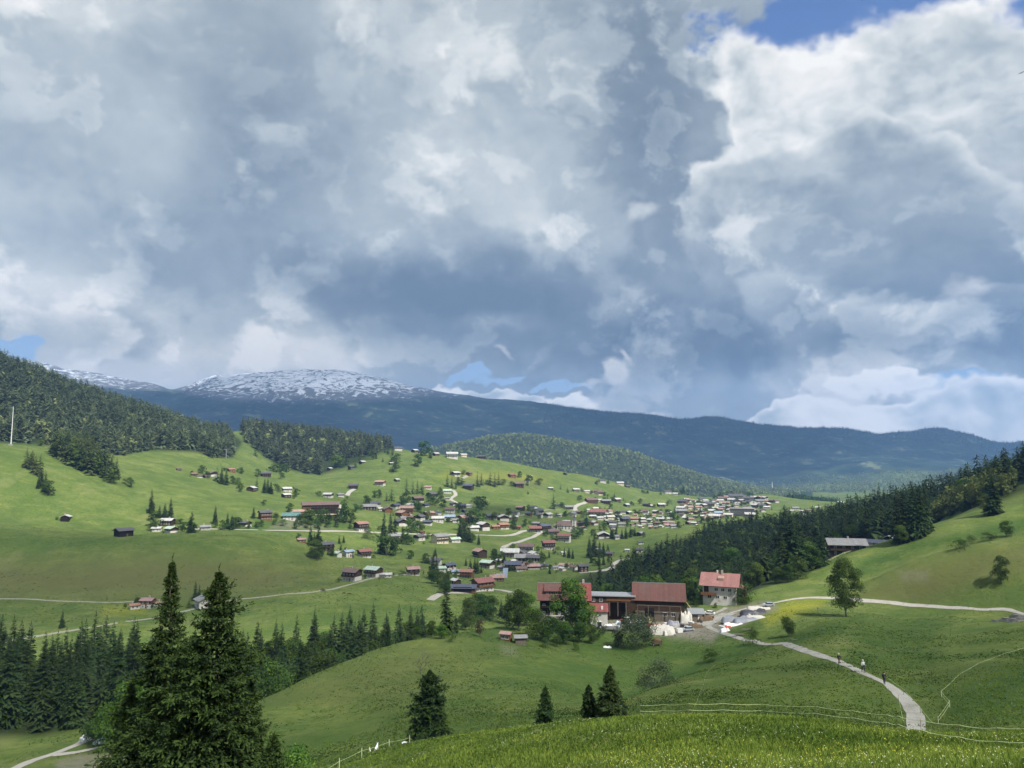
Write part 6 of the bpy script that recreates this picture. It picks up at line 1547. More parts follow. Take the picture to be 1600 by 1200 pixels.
# ------------------------------------------------------------------ paths and roads: thin sheets laid on the ground
M['path'] = simple_mat('pale_gravel_path', (0.33, 0.315, 0.28), 0.95, 0.14, 1.2, 0.1, dirt=((0.24, 0.225, 0.19), 0.6))
M['asphalt'] = simple_mat('worn_grey_lane', (0.29, 0.285, 0.255), 0.9, 0.16, 0.8, 0.1, dirt=((0.19, 0.185, 0.155), 0.8))
M['track'] = simple_mat('gravel_track', (0.25, 0.25, 0.19), 0.95, 0.15, 1.0, 0.1, dirt=((0.13, 0.15, 0.06), 0.6))
def lane(name, pts, width, mat, lift=0.10, step=None):
    """pts: (px, py, dmin) or (px, None, d)"""
    P = []
    for q in pts:
        if q[1] is None: P.append(np.array(ground(q[0], q[2])))
        else:
            g_, d = spot(q[0], q[1], q[2] if len(q) > 2 else 60); P.append(np.array(g_))
    P = np.array(P)[:, :2]
    # Catmull-Rom through the points
    Q = []; st = step or max(1.0, np.median(np.linalg.norm(np.diff(P, axis=0), axis=1)) / 10)
    E = np.vstack([2 * P[0] - P[1], P, 2 * P[-1] - P[-2]])
    for i in range(1, len(E) - 2):
        n = max(2, int(np.linalg.norm(E[i + 1] - E[i]) / st))
        for k in range(n):
            t = k / n
            Q.append(.5 * (2 * E[i] + (E[i + 1] - E[i - 1]) * t + (2 * E[i - 1] - 5 * E[i] + 4 * E[i + 1] - E[i + 2]) * t * t + (3 * E[i] - E[i - 1] - 3 * E[i + 1] + E[i + 2]) * t ** 3))
    Q.append(E[-2]); Q = np.array(Q)
    T = np.gradient(Q, axis=0); T /= np.linalg.norm(T, axis=1, keepdims=True) + 1e-9; Nn = np.stack([-T[:, 1], T[:, 0]], 1)
    V = []; m = 5; rg = np.random.default_rng(len(pts))
    wob = 1 + .07 * rg.normal(0, 1, (len(Q), 2))
    for j in range(m):
        f = (j / (m - 1) - .5); w_ = width * np.where(f < 0, wob[:, 0], wob[:, 1])
        S = Q + Nn * (f * w_)[:, None]
        zc = np.array([ground_xy(a, b) for a, b in S]) + lift * (1 - .3 * abs(f) * 2)
        V.append(np.column_stack([S, zc]))
    V = np.concatenate(V); n = len(Q); I = np.arange(m * n).reshape(m, n)
    Fq = np.stack([I[:-1, :-1], I[:-1, 1:], I[1:, 1:], I[1:, :-1]], -1).reshape(-1, 4)
    o = link(bpy.data.objects.new(name, np_mesh(name, V, Fq, [mat], True))); o['kind'] = 'structure'
    return o
lane('path', [(1432, None, 84), (1431, 1140, 90), (1430, 1120, 90), (1415, 1095, 90), (1385, 1068, 90), (1349, 1052, 90), (1310, 1034, 90), (1260, 1018, 90), (1215, 1007, 150), (1180, 1002, 150), (1160, 999, 200), (1120, 985, 240), (1103, 975, 240), (1110, 962, 240), (1135, 950, 240)], 2.0, M['asphalt'], .08, 1.5)
lane('yard_road', [(1010, None, 279), (1050, None, 279), (1085, None, 281), (1115, None, 285), (1140, None, 293), (1175, None, 298), (1205, None, 299), (1240, 936, 240), (1280, 934, 240), (1340, 938, 200), (1400, 943, 200), (1460, 948, 200), (1530, 953, 200), (1600, 960, 180), (1680, 965, 170)], 1.9, M['path'], .09, 2.5)
lane('yard_road', [(1095, None, 277), (1118, None, 286), (1140, None, 293)], 7, M['asphalt'], .12, 3)
lane('lane', [(20, 1202, 120), (50, 1189, 120), (90, 1176, 120), (125, 1162, 120), (140, 1152, 120), (180, 1145, 120)], 2.6, M['path'], .08, 2)
lane('lane', [(85, 1180, 120), (115, 1177, 120), (150, 1170, 120), (190, 1164, 120)], 2.2, M['path'], .11, 2)
lane('country_road', [(-60, 1020, 340), (10, 1003, 340), (60, 994, 340), (120, 984, 340), (180, 974, 340), (240, 966, 340), (285, 956, 380), (320, 947, 380), (370, 937, 380), (430, 931, 380), (490, 925, 380), (540, 915, 380), (575, 905, 380), (610, 900, 380), (655, 896, 380)], 3.0, M['track'], .12, 6)
lane('field_path', [(-60, 935, 400), (20, 936, 400), (90, 939, 400), (150, 941, 400), (210, 940, 400)], 2.2, M['track'], .12, 6)
lane('valley_road', [(300, 827, 540), (340, 827, 540), (400, 828, 560), (440, 829, 560), (500, 830, 560), (560, 831, 560), (620, 833, 560), (680, 836, 560), (740, 836, 560), (800, 836, 560), (815, 830, 560), (835, 828, 560)], 5, M['path'], .2, 12)
lane('village_road', [(785, 856, 560), (810, 847, 560), (830, 840, 560), (855, 828, 560)], 5, M['path'], .2, 10)
lane('village_road', [(905, 895, 500), (930, 893, 500), (955, 888, 500), (965, 878, 500), (985, 873, 500), (1000, 862, 500)], 5, M['path'], .2, 10)
lane('village_road', [(780, 812, 560), (820, 804, 560), (860, 797, 560), (877, 797, 560)], 4, M['track'], .25, 12)
lane('hill_road', [(903, 800, 700), (898, 793, 700), (905, 788, 700), (915, 784, 700), (925, 783, 700)], 7, M['path'], .3, 14)
lane('hill_road', [(708, 766, 700), (712, 773, 700), (704, 780, 700), (712, 785, 700), (720, 795, 700)], 6, M['path'], .3, 12)
lane('hill_road', [(542, 774, 700), (547, 768, 700), (554, 764, 700)], 6, M['path'], .3, 10)
lane('hill_road', [(722, 747, 900), (730, 743, 900)], 6, M['track'], .3, 12)
lane('farm_track', [(672, 938, 380), (690, 928, 380), (730, 926, 380), (770, 921, 380), (800, 926, 380)], 5, M['path'], .2, 6)
# ------------------------------------------------------------------ near spruces
def fine_spruce(h, r, levels, nb, tw, seed, ragged, power, tl=.26):
    """whorls of drooping boughs, each with side shoots set with short needle tufts"""
    g = np.random.default_rng(seed)
    t = np.repeat((np.arange(levels) + .5) / levels, nb); t = np.clip(t + g.normal(0, .25 / levels, t.size), 0, .99); n = t.size
    az = g.random(n) * 6.283
    lvl = np.repeat(g.uniform(.72, 1.15, levels), nb)
    ln = r * (1 - t) ** power * lvl * g.uniform(1 - ragged, 1 + ragged * .6, n) * (1 + ragged * .4 * np.sin(az * 2 + seed)) + .05
    long_ = g.random(n) < .07; ln = np.where(long_, ln * 1.45, ln) * (1 + .14 * np.sin(t * 23 + seed) + .10 * np.sin(t * 61 + az + seed)) * np.interp(t, [0, .62, .80, .93, 1], [1, 1, .92, .72, .22])
    z0 = h * (.03 + .95 * t); up = (t - .45) * 1.1 + g.normal(0, .08, n)
    d = np.stack([np.cos(az), np.sin(az), np.zeros(n)], 1); side = np.stack([-np.sin(az), np.cos(az), np.zeros(n)], 1)
    def curve(s):
        s = s[:, None]
        return np.stack([0 * z0, 0 * z0, z0], 1) + d * (ln[:, None] * s) + np.array([0, 0, 1.]) * ln[:, None] * (up[:, None] * s - (.55 - .35 * t[:, None]) * s * s + .22 * s ** 3)
    A_, B_, L_, T_ = [], [], [], []
    bt = g.uniform(.05, .5, n)
    cnt = np.clip(ln / r * tw * 1.2, 3, tw).astype(int)
    for k in range(tw):
        on = (k < cnt)
        s0 = np.clip(.22 + .78 * (k + g.random(n)) / cnt, 0, 1)
        A = curve(s0)
        for sg in (-1, 1):
            l = (ln * (.34 * (1 - s0) + .05) + .14) * g.uniform(.7, 1.3, n)
            dv = d * g.uniform(.45, .9, n)[:, None] + side * (sg * g.uniform(.45, .95, n))[:, None]
            dv[:, 2] += g.normal(-.32, .25, n) + (t - .4) * .6
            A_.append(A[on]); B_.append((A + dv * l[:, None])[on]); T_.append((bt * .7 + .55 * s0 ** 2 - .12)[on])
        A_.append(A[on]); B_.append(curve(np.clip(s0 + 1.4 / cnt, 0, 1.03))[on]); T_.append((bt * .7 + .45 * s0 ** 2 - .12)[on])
    A, B, T = np.concatenate(A_), np.concatenate(B_), np.concatenate(T_)
    # each shoot: tufts along it
    V = []; TT = []; m = len(A); L = np.linalg.norm(B - A, axis=1)
    k = 5
    for j in range(k):
        f0 = (j + g.uniform(-.2, .3, m)) / k; on = np.ones(m, bool)
        P = A + (B - A) * f0[:, None]; ax = (B - A) / (L[:, None] + 1e-6)
        dv = ax * .8 + g.normal(0, .42, (m, 3)); dv[:, 2] -= .12; dv /= np.linalg.norm(dv, axis=1, keepdims=True)
        q = tl * g.uniform(.6, 1.2, m) * (1 - .25 * f0) * np.clip(L / .4, .6, 1.2); s_ = np.cross(dv, g.normal(0, 1, (m, 3)) * .6 + np.array([0, 0, 1.])); s_ /= np.linalg.norm(s_, axis=1, keepdims=True)
        E = P + dv * q[:, None]; M_ = P + dv * (q * .5)[:, None]; w = (q * .20)[:, None]
        V.append(np.stack([P, M_ + s_ * w, E, M_ - s_ * w], 1).reshape(-1, 3))
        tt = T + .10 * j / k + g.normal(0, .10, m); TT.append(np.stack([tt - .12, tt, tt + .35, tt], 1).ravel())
    for j in range(14):        # leading shoot
        zt = h * (.955 + .045 * j / 13); a_ = j * 2.4; c_ = np.array([0, 0, zt]); e_ = c_ + np.array([math.cos(a_) * .10, math.sin(a_) * .10, .22]); s_ = np.array([-math.sin(a_), math.cos(a_), 0]) * .03
        V.append(np.array([c_, (c_ + e_) / 2 + s_, e_, (c_ + e_) / 2 - s_])); TT.append(np.full(4, .6))
    V = np.concatenate(V); TT = np.clip(np.concatenate(TT), 0, 1)
    return V, np.arange(len(V)).reshape(-1, 4), TT
def hero(px, d, top_py, r, seed, label, levels=70, nb=9, tw=9, mat='spruce_hero', base_z=None, group=None, power=.8, tl=.27, ragged=.3):
    x, y, z = ground(px, d)
    xt, yt, zt = at(px, top_py, d)
    h = zt - z + .3
    a = fine_spruce(h, r, levels, nb, tw, seed, ragged, power, tl)
    root = empty('spruce_tree', (xt, yt, z - .3), 0, label, 'spruce', group)
    link(bpy.data.objects.new('crown', crown_mesh('needles', a, M[mat])), root)
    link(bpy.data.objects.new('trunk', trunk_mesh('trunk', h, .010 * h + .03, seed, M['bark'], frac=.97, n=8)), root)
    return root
hero(270, 46, 868, 4.4, 11, 'tall narrow spruce with feathery top at lower left, left of the twin', 74, 9, 9, power=.98, ragged=.4)
hero(343, 43, 884, 4.1, 12, 'tall dense spruce with bare leading shoot, right one of the big near pair', 74, 10, 9, power=.74, ragged=.4)
hero(305, 50, 985, 3.6, 13, 'spruce filling the gap between and behind the two big near spruces', 50, 9, 8)
hero(205, 47, 1060, 2.6, 14, 'lower bright green spruce leaning out at the left of the big near pair', 40, 9, 8)
hero(392, 45, 1062, 2.4, 15, 'lower spruce at the right foot of the big near pair', 40, 9, 8)
hero(428, 36, 1148, 1.5, 16, 'yellowish spruce top at the right foot of the big near pair', 26, 9, 7)
hero(672, 100, 1046, 2.9, 21, 'dark bushy spruce standing alone behind the knoll edge, left of centre', 44, 10, 7, 'spruce', power=.62, ragged=.25, tl=.38)
hero(852, 84, 1074, 1.4, 22, 'small slender spruce behind the knoll edge, between the lone bushy one and the pair', 26, 8, 5, 'spruce', power=.75, tl=.33)
hero(920, 82, 1071, 1.35, 23, 'small dark spruce at the left of the pair behind the knoll edge', 26, 8, 5, 'spruce', power=.7, tl=.33)
hero(953, 80, 1040, 2.35, 24, 'taller pointed spruce at the right of the pair behind the knoll edge', 36, 9, 6, 'spruce', power=.95, tl=.34)
hero(968, 84, 1085, 1.5, 25, 'low spruce tucked against the right side of the pair', 22, 8, 5, 'spruce', power=.8, tl=.33)
def leaf_hero(px, d, top_py, r, label, n, leaf, seed, mat='leaf_lime', name='leafy_tree'):
    x, y, z = ground(px, d); zt = at(px, top_py, d)[2]; h = zt - z
    a = leaf_arrays(h, r, n, seed, leaf=leaf, trunkfree=.08, lumps=38)
    root = empty(name, (x, y, z - .2), 0, label, 'tree')
    link(bpy.data.objects.new('crown', crown_mesh('leaves', a, M[mat])), root)
    link(bpy.data.objects.new('trunk', trunk_mesh('trunk', h, .25, seed, M['bark_grey'], list(zip(a[3], a[4]))[:10], frac=.7)), root)
leaf_hero(178, 168, 1104, 7.0, 'round bright green leafy tree beside the big near spruces at lower left', 7000, .22, 5, 'leaf_lime')
leaf_hero(148, 176, 1126, 3.6, 'small leafy tree over the parked van at lower left', 3000, .2, 6, 'leaf')
leaf_hero(210, 168, 1060, 5.5, 'tall light green leafy tree just behind the left near spruce', 6000, .24, 7, 'leaf_lime')
leaf_hero(455, 62, 1160, 2.2, 'bright green bush beside the yellowish spruce top at the bottom edge', 3000, .10, 8, 'leaf_lime', 'shrub')
leaf_hero(1322, 252, 868, 6.4, 'big oval leafy tree with short stout trunk beside the upper path', 11000, .21, 31, 'leaf')
# bare tree on the meadow behind the lone spruce
def bare_tree():
    px, d = 657, 186
    x, y, z = ground(px, d); rg = random.Random(9); b = MB(); h = 6.4
    def br(p, dr, L, r, n):
        q = [p]; 
        for k in range(3):
            dr = (dr + Vector((rg.uniform(-.25, .25), rg.uniform(-.25, .25), rg.uniform(-.08, .2)))).normalized(); q.append(q[-1] + dr * L / 3)
        b.tube(q, [r, r * .8, r * .6, r * .4], 4, False)
        if n:
            for _ in range(4 if n > 1 else 5): br(q[rg.choice([1, 2, 3])], (dr + Vector((rg.uniform(-1, 1), rg.uniform(-1, 1), rg.uniform(-.3, .7)))).normalized(), L * rg.uniform(.5, .7), r * .45, n - 1)
    br(Vector((0, 0, -.3)), Vector((0, 0, 1)), h * .5, .16, 4)
    root = empty('bare_tree', (x, y, z), 0, 'small bare leafless tree on the meadow above the lone bushy spruce', 'tree')
    b.build('branches', M['bark_grey'], root)
bare_tree()

# ------------------------------------------------------------------ meadow grass and flowers on the near knoll
M['grass'] = foliage_mat('grass_blades', (0.095, 0.135, 0.021), (0.245, 0.290, 0.048), .45, 0)
M['weeds'] = foliage_mat('low_weeds', (0.035, 0.068, 0.014), (0.150, 0.190, 0.045), .4, 0)
M['petal_white'] = simple_mat('white_petals', (0.40, 0.42, 0.30), .8, .05)
M['petal_yellow'] = simple_mat('yellow_petals', (0.42, 0.38, 0.03), .8, .05)
def near_grass():
    g = np.random.default_rng(5); n = 145000
    # uniform in direction and inverse distance gives even cover as seen, denser near
    px = g.uniform(440, 2000, n * 2); d = 1 / g.uniform(1 / 125., 1 / 16., n * 2)
    ci = (px - CPX[0]) / 4; c0 = ci.astype(int); f = ci - c0
    X = np.empty(len(px)); Zz = np.empty(len(px)); ok = np.ones(len(px), bool)
    for c in np.unique(c0):
        m = c0 == c
        x0 = np.interp(d[m], TY[c], TX[c]); x1 = np.interp(d[m], TY[c + 1], TX[c + 1]); z0 = np.interp(d[m], TY[c], TZ[c]); z1 = np.interp(d[m], TY[c + 1], TZ[c + 1])
        X[m] = x0 * (1 - f[m]) + x1 * f[m]; Zz[m] = z0 * (1 - f[m]) + z1 * f[m]
    # keep off the lane
    P = np.stack([X, d, Zz], 1)
    lane_o = bpy.data.objects['path']; LV = np.array([v.co[:] for v in lane_o.data.vertices]).reshape(5, -1, 3)[2]
    near_ = np.array([np.min((LV[:, 0] - p[0]) ** 2 + (LV[:, 1] - p[1]) ** 2) for p in P[:]])
    ok = near_ > 1.7 ** 2
    P = P[ok][:n]; n = len(P)
    patch = NA.fbm(P[:, 0] / 5, P[:, 1] / 7, 3) + .4 * NB.fbm(P[:, 0] / 1.3, P[:, 1] / 1.3, 2)
    hgt = (0.13 + 0.10 * patch + g.uniform(-.05, .12, n)) * np.clip(1.15 - P[:, 1] / 260, .6, 1.1); hgt = np.clip(hgt, .1, .6)
    k = 3
    V = []; T = []
    for j in range(k):
        az = g.random(n) * 6.28; w = (0.017 + 0.0011 * P[:, 1]) * g.uniform(.6, 1.4, n); lean = g.uniform(.1, .6, n) * hgt; az2 = g.random(n) * 6.28
        off = np.stack([g.normal(0, .12, n), g.normal(0, .12, n), np.zeros(n)], 1)
        A = P + off; s = np.stack([np.cos(az), np.sin(az), np.zeros(n)], 1) * w[:, None]
        top = A + np.stack([np.cos(az2) * lean, np.sin(az2) * lean, hgt * g.uniform(.7, 1.15, n)], 1)
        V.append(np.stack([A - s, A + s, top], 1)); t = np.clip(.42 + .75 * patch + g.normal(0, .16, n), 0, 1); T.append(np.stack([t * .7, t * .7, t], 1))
    V = np.concatenate(V).reshape(-1, 3); T = np.concatenate(T).ravel()
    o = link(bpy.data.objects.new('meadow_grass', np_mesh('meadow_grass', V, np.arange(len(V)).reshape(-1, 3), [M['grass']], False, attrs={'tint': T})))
    tag(o, 'tall green meadow grass on the near knoll', 'grass', None, 'stuff')
    # flowers
    fm = g.random(n)
    wpatch = NB.fbm(P[:, 0] / 6 + 9, P[:, 1] / 8, 3); ypatch = NC.fbm(P[:, 0] / 7, P[:, 1] / 9, 3)
    for nm, lab, mat, sel, sz in (('meadow_flowers', 'small white flowers scattered through the near meadow', M['petal_white'], (fm < .030 * np.clip(.6 + 5 * wpatch, 0, 4)) & (P[:, 1] < 75), .015),
                                  ('yellow_flowers', 'small yellow flowers scattered through the near meadow', M['petal_yellow'], (fm > 1 - .040 * np.clip(.3 + 6 * ypatch, 0, 4)) & (P[:, 1] < 80), .014)):
        Q = P[sel]; m = len(Q); hh = hgt[sel] * g.uniform(.8, 1.1, m); s = (sz * g.uniform(.7, 1.5, m) * (0.6 + Q[:, 1] / 55))
        C = Q + np.stack([g.normal(0, .1, m), g.normal(0, .1, m), hh], 1)
        a = g.normal(0, 1, (m, 3)); a[:, 2] *= .4; a /= np.linalg.norm(a, axis=1, keepdims=True); b = np.cross(a, np.array([.2, -.6, .8])); b /= np.linalg.norm(b, axis=1, keepdims=True)
        V = np.stack([C - a * s[:, None], C - b * s[:, None], C + a * s[:, None], C + b * s[:, None]], 1).reshape(-1, 3)
        o = link(bpy.data.objects.new(nm, np_mesh(nm, V, np.arange(len(V)).reshape(-1, 4), [mat], False))); tag(o, lab, 'flowers', None, 'stuff')
near_grass()
# low weeds and tussocks on the slopes further out
def tussocks():
    g = np.random.default_rng(8); V = []; T = []
    for (x0, x1, d0, d1, n, hs) in ((420, 1700, 85, 330, 70000, 1.0), (-50, 1200, 400, 640, 9000, 1.6), (-50, 230, 165, 260, 4000, 1.0)):
        px = g.uniform(x0, x1, n); d = 1 / g.uniform(1. / d1, 1. / d0, n)
        P = np.array([ground(a, b) for a, b in zip(px, d)])
        patch = NA.fbm(P[:, 0] / 14, P[:, 1] / 22, 4) * 1.5 + g.normal(0, .25, n)
        P = P[patch > -.15]; m = len(P)
        if x0 == 420:
            lane_o = bpy.data.objects['path']; LV = np.array([v.co[:] for v in lane_o.data.vertices]).reshape(5, -1, 3)[2][::4]
            dd = np.array([np.min((LV[:, 0] - p[0]) ** 2 + (LV[:, 1] - p[1]) ** 2) for p in P]); P = P[dd > 6]; m = len(P)
        for j in range(3):
            w = g.uniform(.06, .22, m) * hs * (.5 + P[:, 1] / 350); h = g.uniform(.06, .22, m) * hs; az = g.random(m) * 6.28
            s = np.stack([np.cos(az), np.sin(az), np.zeros(m)], 1) * w[:, None]; o = np.stack([g.normal(0, .25, m), g.normal(0, .25, m), np.zeros(m)], 1)
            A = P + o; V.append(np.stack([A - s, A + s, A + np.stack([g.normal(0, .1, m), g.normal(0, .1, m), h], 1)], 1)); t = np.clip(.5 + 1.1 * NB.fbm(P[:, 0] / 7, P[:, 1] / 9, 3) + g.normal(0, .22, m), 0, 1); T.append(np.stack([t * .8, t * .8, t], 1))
    V = np.concatenate(V).reshape(-1, 3); T = np.concatenate(T).ravel()
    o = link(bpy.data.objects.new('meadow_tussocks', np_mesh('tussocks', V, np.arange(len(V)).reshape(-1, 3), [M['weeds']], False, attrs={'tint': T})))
    tag(o, 'uneven tussocks and low weeds in the pastures', 'grass', None, 'stuff')
tussocks()

# ------------------------------------------------------------------ fences
M['tape'] = simple_mat('pale_fence_tape', (0.55, 0.62, 0.30), .7, .05, 3)
M['post'] = simple_mat('pale_plastic_post', (0.50, 0.50, 0.34), .7, .1, 3)
M['wood_post'] = simple_mat('weathered_post', (0.14, 0.115, 0.08), .9, .3, 5)
def fence(label, pts, hs, ph=1.1, pr=.03, tr=.014, pmat='post', cat='fence', sag=.06):
    """pts: (px, d); hs: tape heights"""
    P = [Vector(ground(px, d)) for px, d in pts]
    root = empty('tape_fence' if len(hs) > 1 else 'wire_fence', P[0], 0, label, cat); o0 = P[0]
    for p in P:
        q = p - o0; MB().tube([q + Vector((0, 0, -.3)), q + Vector((0, 0, ph))], pr, 5).build('post', M[pmat], root)
    for h in hs:
        pts_ = []
        for a, b in zip(P[:-1], P[1:]):
            for k in range(4):
                t = k / 4; q = a.lerp(b, t) - o0; gz = ground_xy((a.lerp(b, t)).x, (a.lerp(b, t)).y) - o0.z
                pts_.append(Vector((q.x, q.y, max(q.z + h - sag * 4 * t * (1 - t), gz + .1))))
        pts_.append(P[-1] - o0 + Vector((0, 0, h)))
        MB().tube(pts_, tr, 4).build('tape', M['tape'], root)
    return root
fence('two strand pale tape fence running along the near knoll to the right edge', [(1000, 61), (1036, 60), (1076, 58), (1130, 57), (1190, 56), (1276, 53), (1335, 50), (1388, 47), (1404, 44), (1440, 36), (1500, 30), (1560, 27), (1640, 25)], (.95, .50), 1.0, .010, .014, 'wood_post')
fence('pale tape fence along the left edge of the near knoll by the three white goats', [(500, 74), (530, 79), (565, 86), (608, 92), (640, 97)], (.85,), 1.15, .045, .012)
fence('thin wire fence beside the right side of the lower path', [(1382, 118), (1412, 108), (1438, 98), (1458, 90)], (.8,), .9, .03, .012, 'wood_post')
fence('thin wire fence beside the left side of the lower path', [(1404, 104), (1408, 98), (1412, 92)], (.8,), .9, .03, .012, 'wood_post')
fence('slanting wire fence in the hollow right of the lower path end', [(1466, 92), (1484, 97), (1471, 104)], (.8, .4), .9, .04, .012)
fence('long thin wire fence crossing the right meadow above the hollow', [(1471, 104), (1500, 116), (1530, 126), (1570, 136), (1620, 146)], (.8,), .9, .03, .013, 'wood_post')
fence('thin wire fence climbing the spur below the lower path', [(1080, 96), (1098, 122), (1105, 145), (1120, 166)], (.8,), .9, .02, .006, 'wood_post')
fence('short fence beside the grey roofed house on the right slope', [(1290, 372), (1305, 376), (1320, 380), (1336, 383)], (.9, .5), 1.1, .10, .05)

# ------------------------------------------------------------------ skinned figures
def skin_obj(name, verts, edges, radii, mat, parent=None, root=0, sub=1, loc=None, rz=None):
    me = bpy.data.meshes.new(name); me.from_pydata([tuple(v) for v in verts], edges, []); me.materials.append(mat)
    o = link(bpy.data.objects.new(name, me), parent, loc, rz)
    md = o.modifiers.new('skin', 'SKIN'); md.use_smooth_shade = True
    me.skin_vertices or None
    if not me.skin_vertices: bpy.context.view_layer.objects.active = o
    lay = me.skin_vertices[0].data if me.skin_vertices else None
    for i, r in enumerate(radii):
        lay[i].radius = (r, r) if not hasattr(r, '__len__') else r
        lay[i].use_root = (i == root)
    s = o.modifiers.new('subsurf', 'SUBSURF'); s.levels = sub; s.render_levels = sub
    return o
M['skin'] = simple_mat('skin', (0.45, 0.28, 0.20), .7, .05)
M['cloth_dark'] = simple_mat('dark_clothing', (0.035, 0.035, 0.045), .9, .1)
M['cloth_white'] = simple_mat('white_clothing', (0.60, 0.60, 0.62), .9, .05)
M['cloth_blue'] = simple_mat('blue_clothing', (0.06, 0.08, 0.20), .9, .1)
M['cloth_red'] = simple_mat('brown_red_clothing', (0.16, 0.06, 0.05), .9, .1)
M['hair'] = simple_mat('hair', (0.05, 0.035, 0.025), .8, .1)
def person(px, d, label, jacket, trousers, hat, pack, rz=0, stride=.25, h=1.75):
    x, y, z = ground(px, d); s = h / 1.75
    root = empty('person', (x, y, z + .10), face_view(x, y, rz), label, 'person'); root.scale = (s, s, s)
    V = [(0, 0, .95), (0, 0, 1.15), (0, .02, 1.38), (0, .01, 1.50), (0, -.01, 1.60), (0, -.01, 1.72),
         (.10, 0, .90), (.11, -stride * .55, .50), (.11, -stride * .8, .08), (.11, -stride * .8 - .16, .04),
         (-.10, 0, .90), (-.11, stride * .35, .50), (-.11, stride, .10), (-.11, stride - .14, .04),
         (.18, .01, 1.40), (.25, .06, 1.14), (.24, -.10, .93), (.24, -.15, .86), (-.18, .01, 1.40), (-.25, -.02, 1.14), (-.24, -.18, .95), (-.24, -.24, .90)]
    E = [(0, 1), (1, 2), (2, 3), (3, 4), (4, 5), (0, 6), (6, 7), (7, 8), (8, 9), (0, 10), (10, 11), (11, 12), (12, 13), (2, 14), (14, 15), (15, 16), (16, 17), (2, 18), (18, 19), (19, 20), (20, 21)]
    Rr = [.14, .13, .15, .06, .095, .085, .10, .065, .045, .04, .10, .065, .045, .04, .07, .045, .035, .04, .07, .045, .035, .04]
    skin_obj('body', V, E, Rr, M['skin'], root)
    sub = lambda ids, e, k: ([V[i] for i in ids], e, [Rr[i] * k + .012 for i in ids])
    v, e, r = sub([0, 1, 2, 14, 15, 16, 18, 19, 20], [(0, 1), (1, 2), (2, 3), (3, 4), (4, 5), (2, 6), (6, 7), (7, 8)], 1.12); skin_obj('jacket', v, e, r, M[jacket], root)
    v, e, r = sub([0, 6, 7, 8, 10, 11, 12], [(0, 1), (1, 2), (2, 3), (0, 4), (4, 5), (5, 6)], 1.12); skin_obj('trousers', v, e, r, M[trousers], root)
    MB().ball((0, -.01, 1.69), .13, 10, 7, (1, 1.1, .8)).build('hat', M[hat], root, smooth=True)
    for sx, yy in ((.11, -stride * .8 - .07), (-.11, stride - .05)): MB().ball((sx, yy, .05), .10, 8, 6, (.55, 1.4, .6)).build('shoe', M['cloth_dark'], root, smooth=True)
    if pack:
        MB().ball((0, .22, 1.24), .22, 8, 6, (.8, .6, 1.25)).build('backpack', M[pack], root, smooth=True)
person(1311, 133, 'person walking furthest away on the lower path in dark clothes and pale hat', 'cloth_dark', 'cloth_red', 'cloth_white', 'cloth_dark', 2.6, .3)
person(1349, 123, 'person in white sleeves with dark pack walking in the middle of the lower path', 'cloth_white', 'cloth_dark', 'cloth_white', 'cloth_blue', .5, .22, 1.85)
person(1382, 114, 'person in dark clothes at the right hand edge of the lower path', 'cloth_dark', 'cloth_dark', 'hair', 'cloth_dark', 2.9, .2, 1.7)
def quadruped(name, px, d, label, mat, L, H, rz, graze=True, group=None, horns=False, cat='goat'):
    x, y, z = ground(px, d); w = L * .16
    V = [(-L * .38, 0, H * .78), (0, 0, H * .74), (L * .36, 0, H * .78), (L * .52, 0, H * (.80 if graze else 1.02)), (L * .66, 0, H * (.42 if graze else 1.14)), (L * .80, 0, H * (.24 if graze else 1.08))]
    E = [(0, 1), (1, 2), (2, 3), (3, 4), (4, 5)]; Rr = [L * .135, L * .165, L * .14, L * .085, L * .075, L * .045]
    for (bx, bi, front) in ((-L * .36, 0, 0), (L * .32, 2, 1)):
        for s in (-1, 1):
            i = len(V); kx = bx + (L * .03 if front else -L * .04)
            V += [(bx, s * w * .75, H * .55), (kx, s * w * .75, H * .28), (bx, s * w * .75, 0.0)]; E += [(bi, i), (i, i + 1), (i + 1, i + 2)]; Rr += [L * .065, L * .035, L * .03]
    i = len(V); V += [(-L * .50, 0, H * .62)]; E += [(0, i)]; Rr += [L * .03]
    root = empty(name, (x, y, z + .02), rz, label, cat, group)
    skin_obj('body', V, E, Rr, mat, root, 1)
    for s in (-1, 1):
        hx, hz = V[4][0], V[4][2]
        MB().ball((hx - L * .02, s * L * .085, hz + L * .06), L * .05, 6, 5, (.6, 1.3, .5)).build('ear', mat, root, smooth=True)
        if horns: MB().tube([(hx - L * .03, s * L * .03, hz + L * .05), (hx - L * .10, s * L * .05, hz + L * .20)], [L * .02, L * .008], 5).build('horn', M['bark_grey'], root)
quadruped('goat', 588, 98, 'white goat standing upright facing away between the two tape posts', M['cloth_white'], .95, .8, 1.5, False, None, True)
quadruped('goat', 578, 99, 'smaller pale goat just left of the upright white one', M['tarp_white'], .6, .55, 1.9, False, None, True)
quadruped('goat', 632, 99, 'white goat seen from the side near the dark lone spruce', M['cloth_white'], .75, .6, .3, True, None, True)
M['cow'] = simple_mat('dark_brown_hide', (0.045, 0.03, 0.022), .9, .2)
for px, py, lab in ((505, 925, 'dark cow grazing just below the country road'), (537, 929, 'dark cow grazing on the meadow, left of two together'), (545, 930, 'dark cow grazing on the meadow, right of two together'), (503, 923, 'dark cow beside the one just below the country road')):
    g_, d = spot(px, py, 380); quadruped('cow', px, d, lab, M['cow'], 2.0, 1.35, .2 * (px % 3), True, 'cows grazing below the country road', False, 'cow')

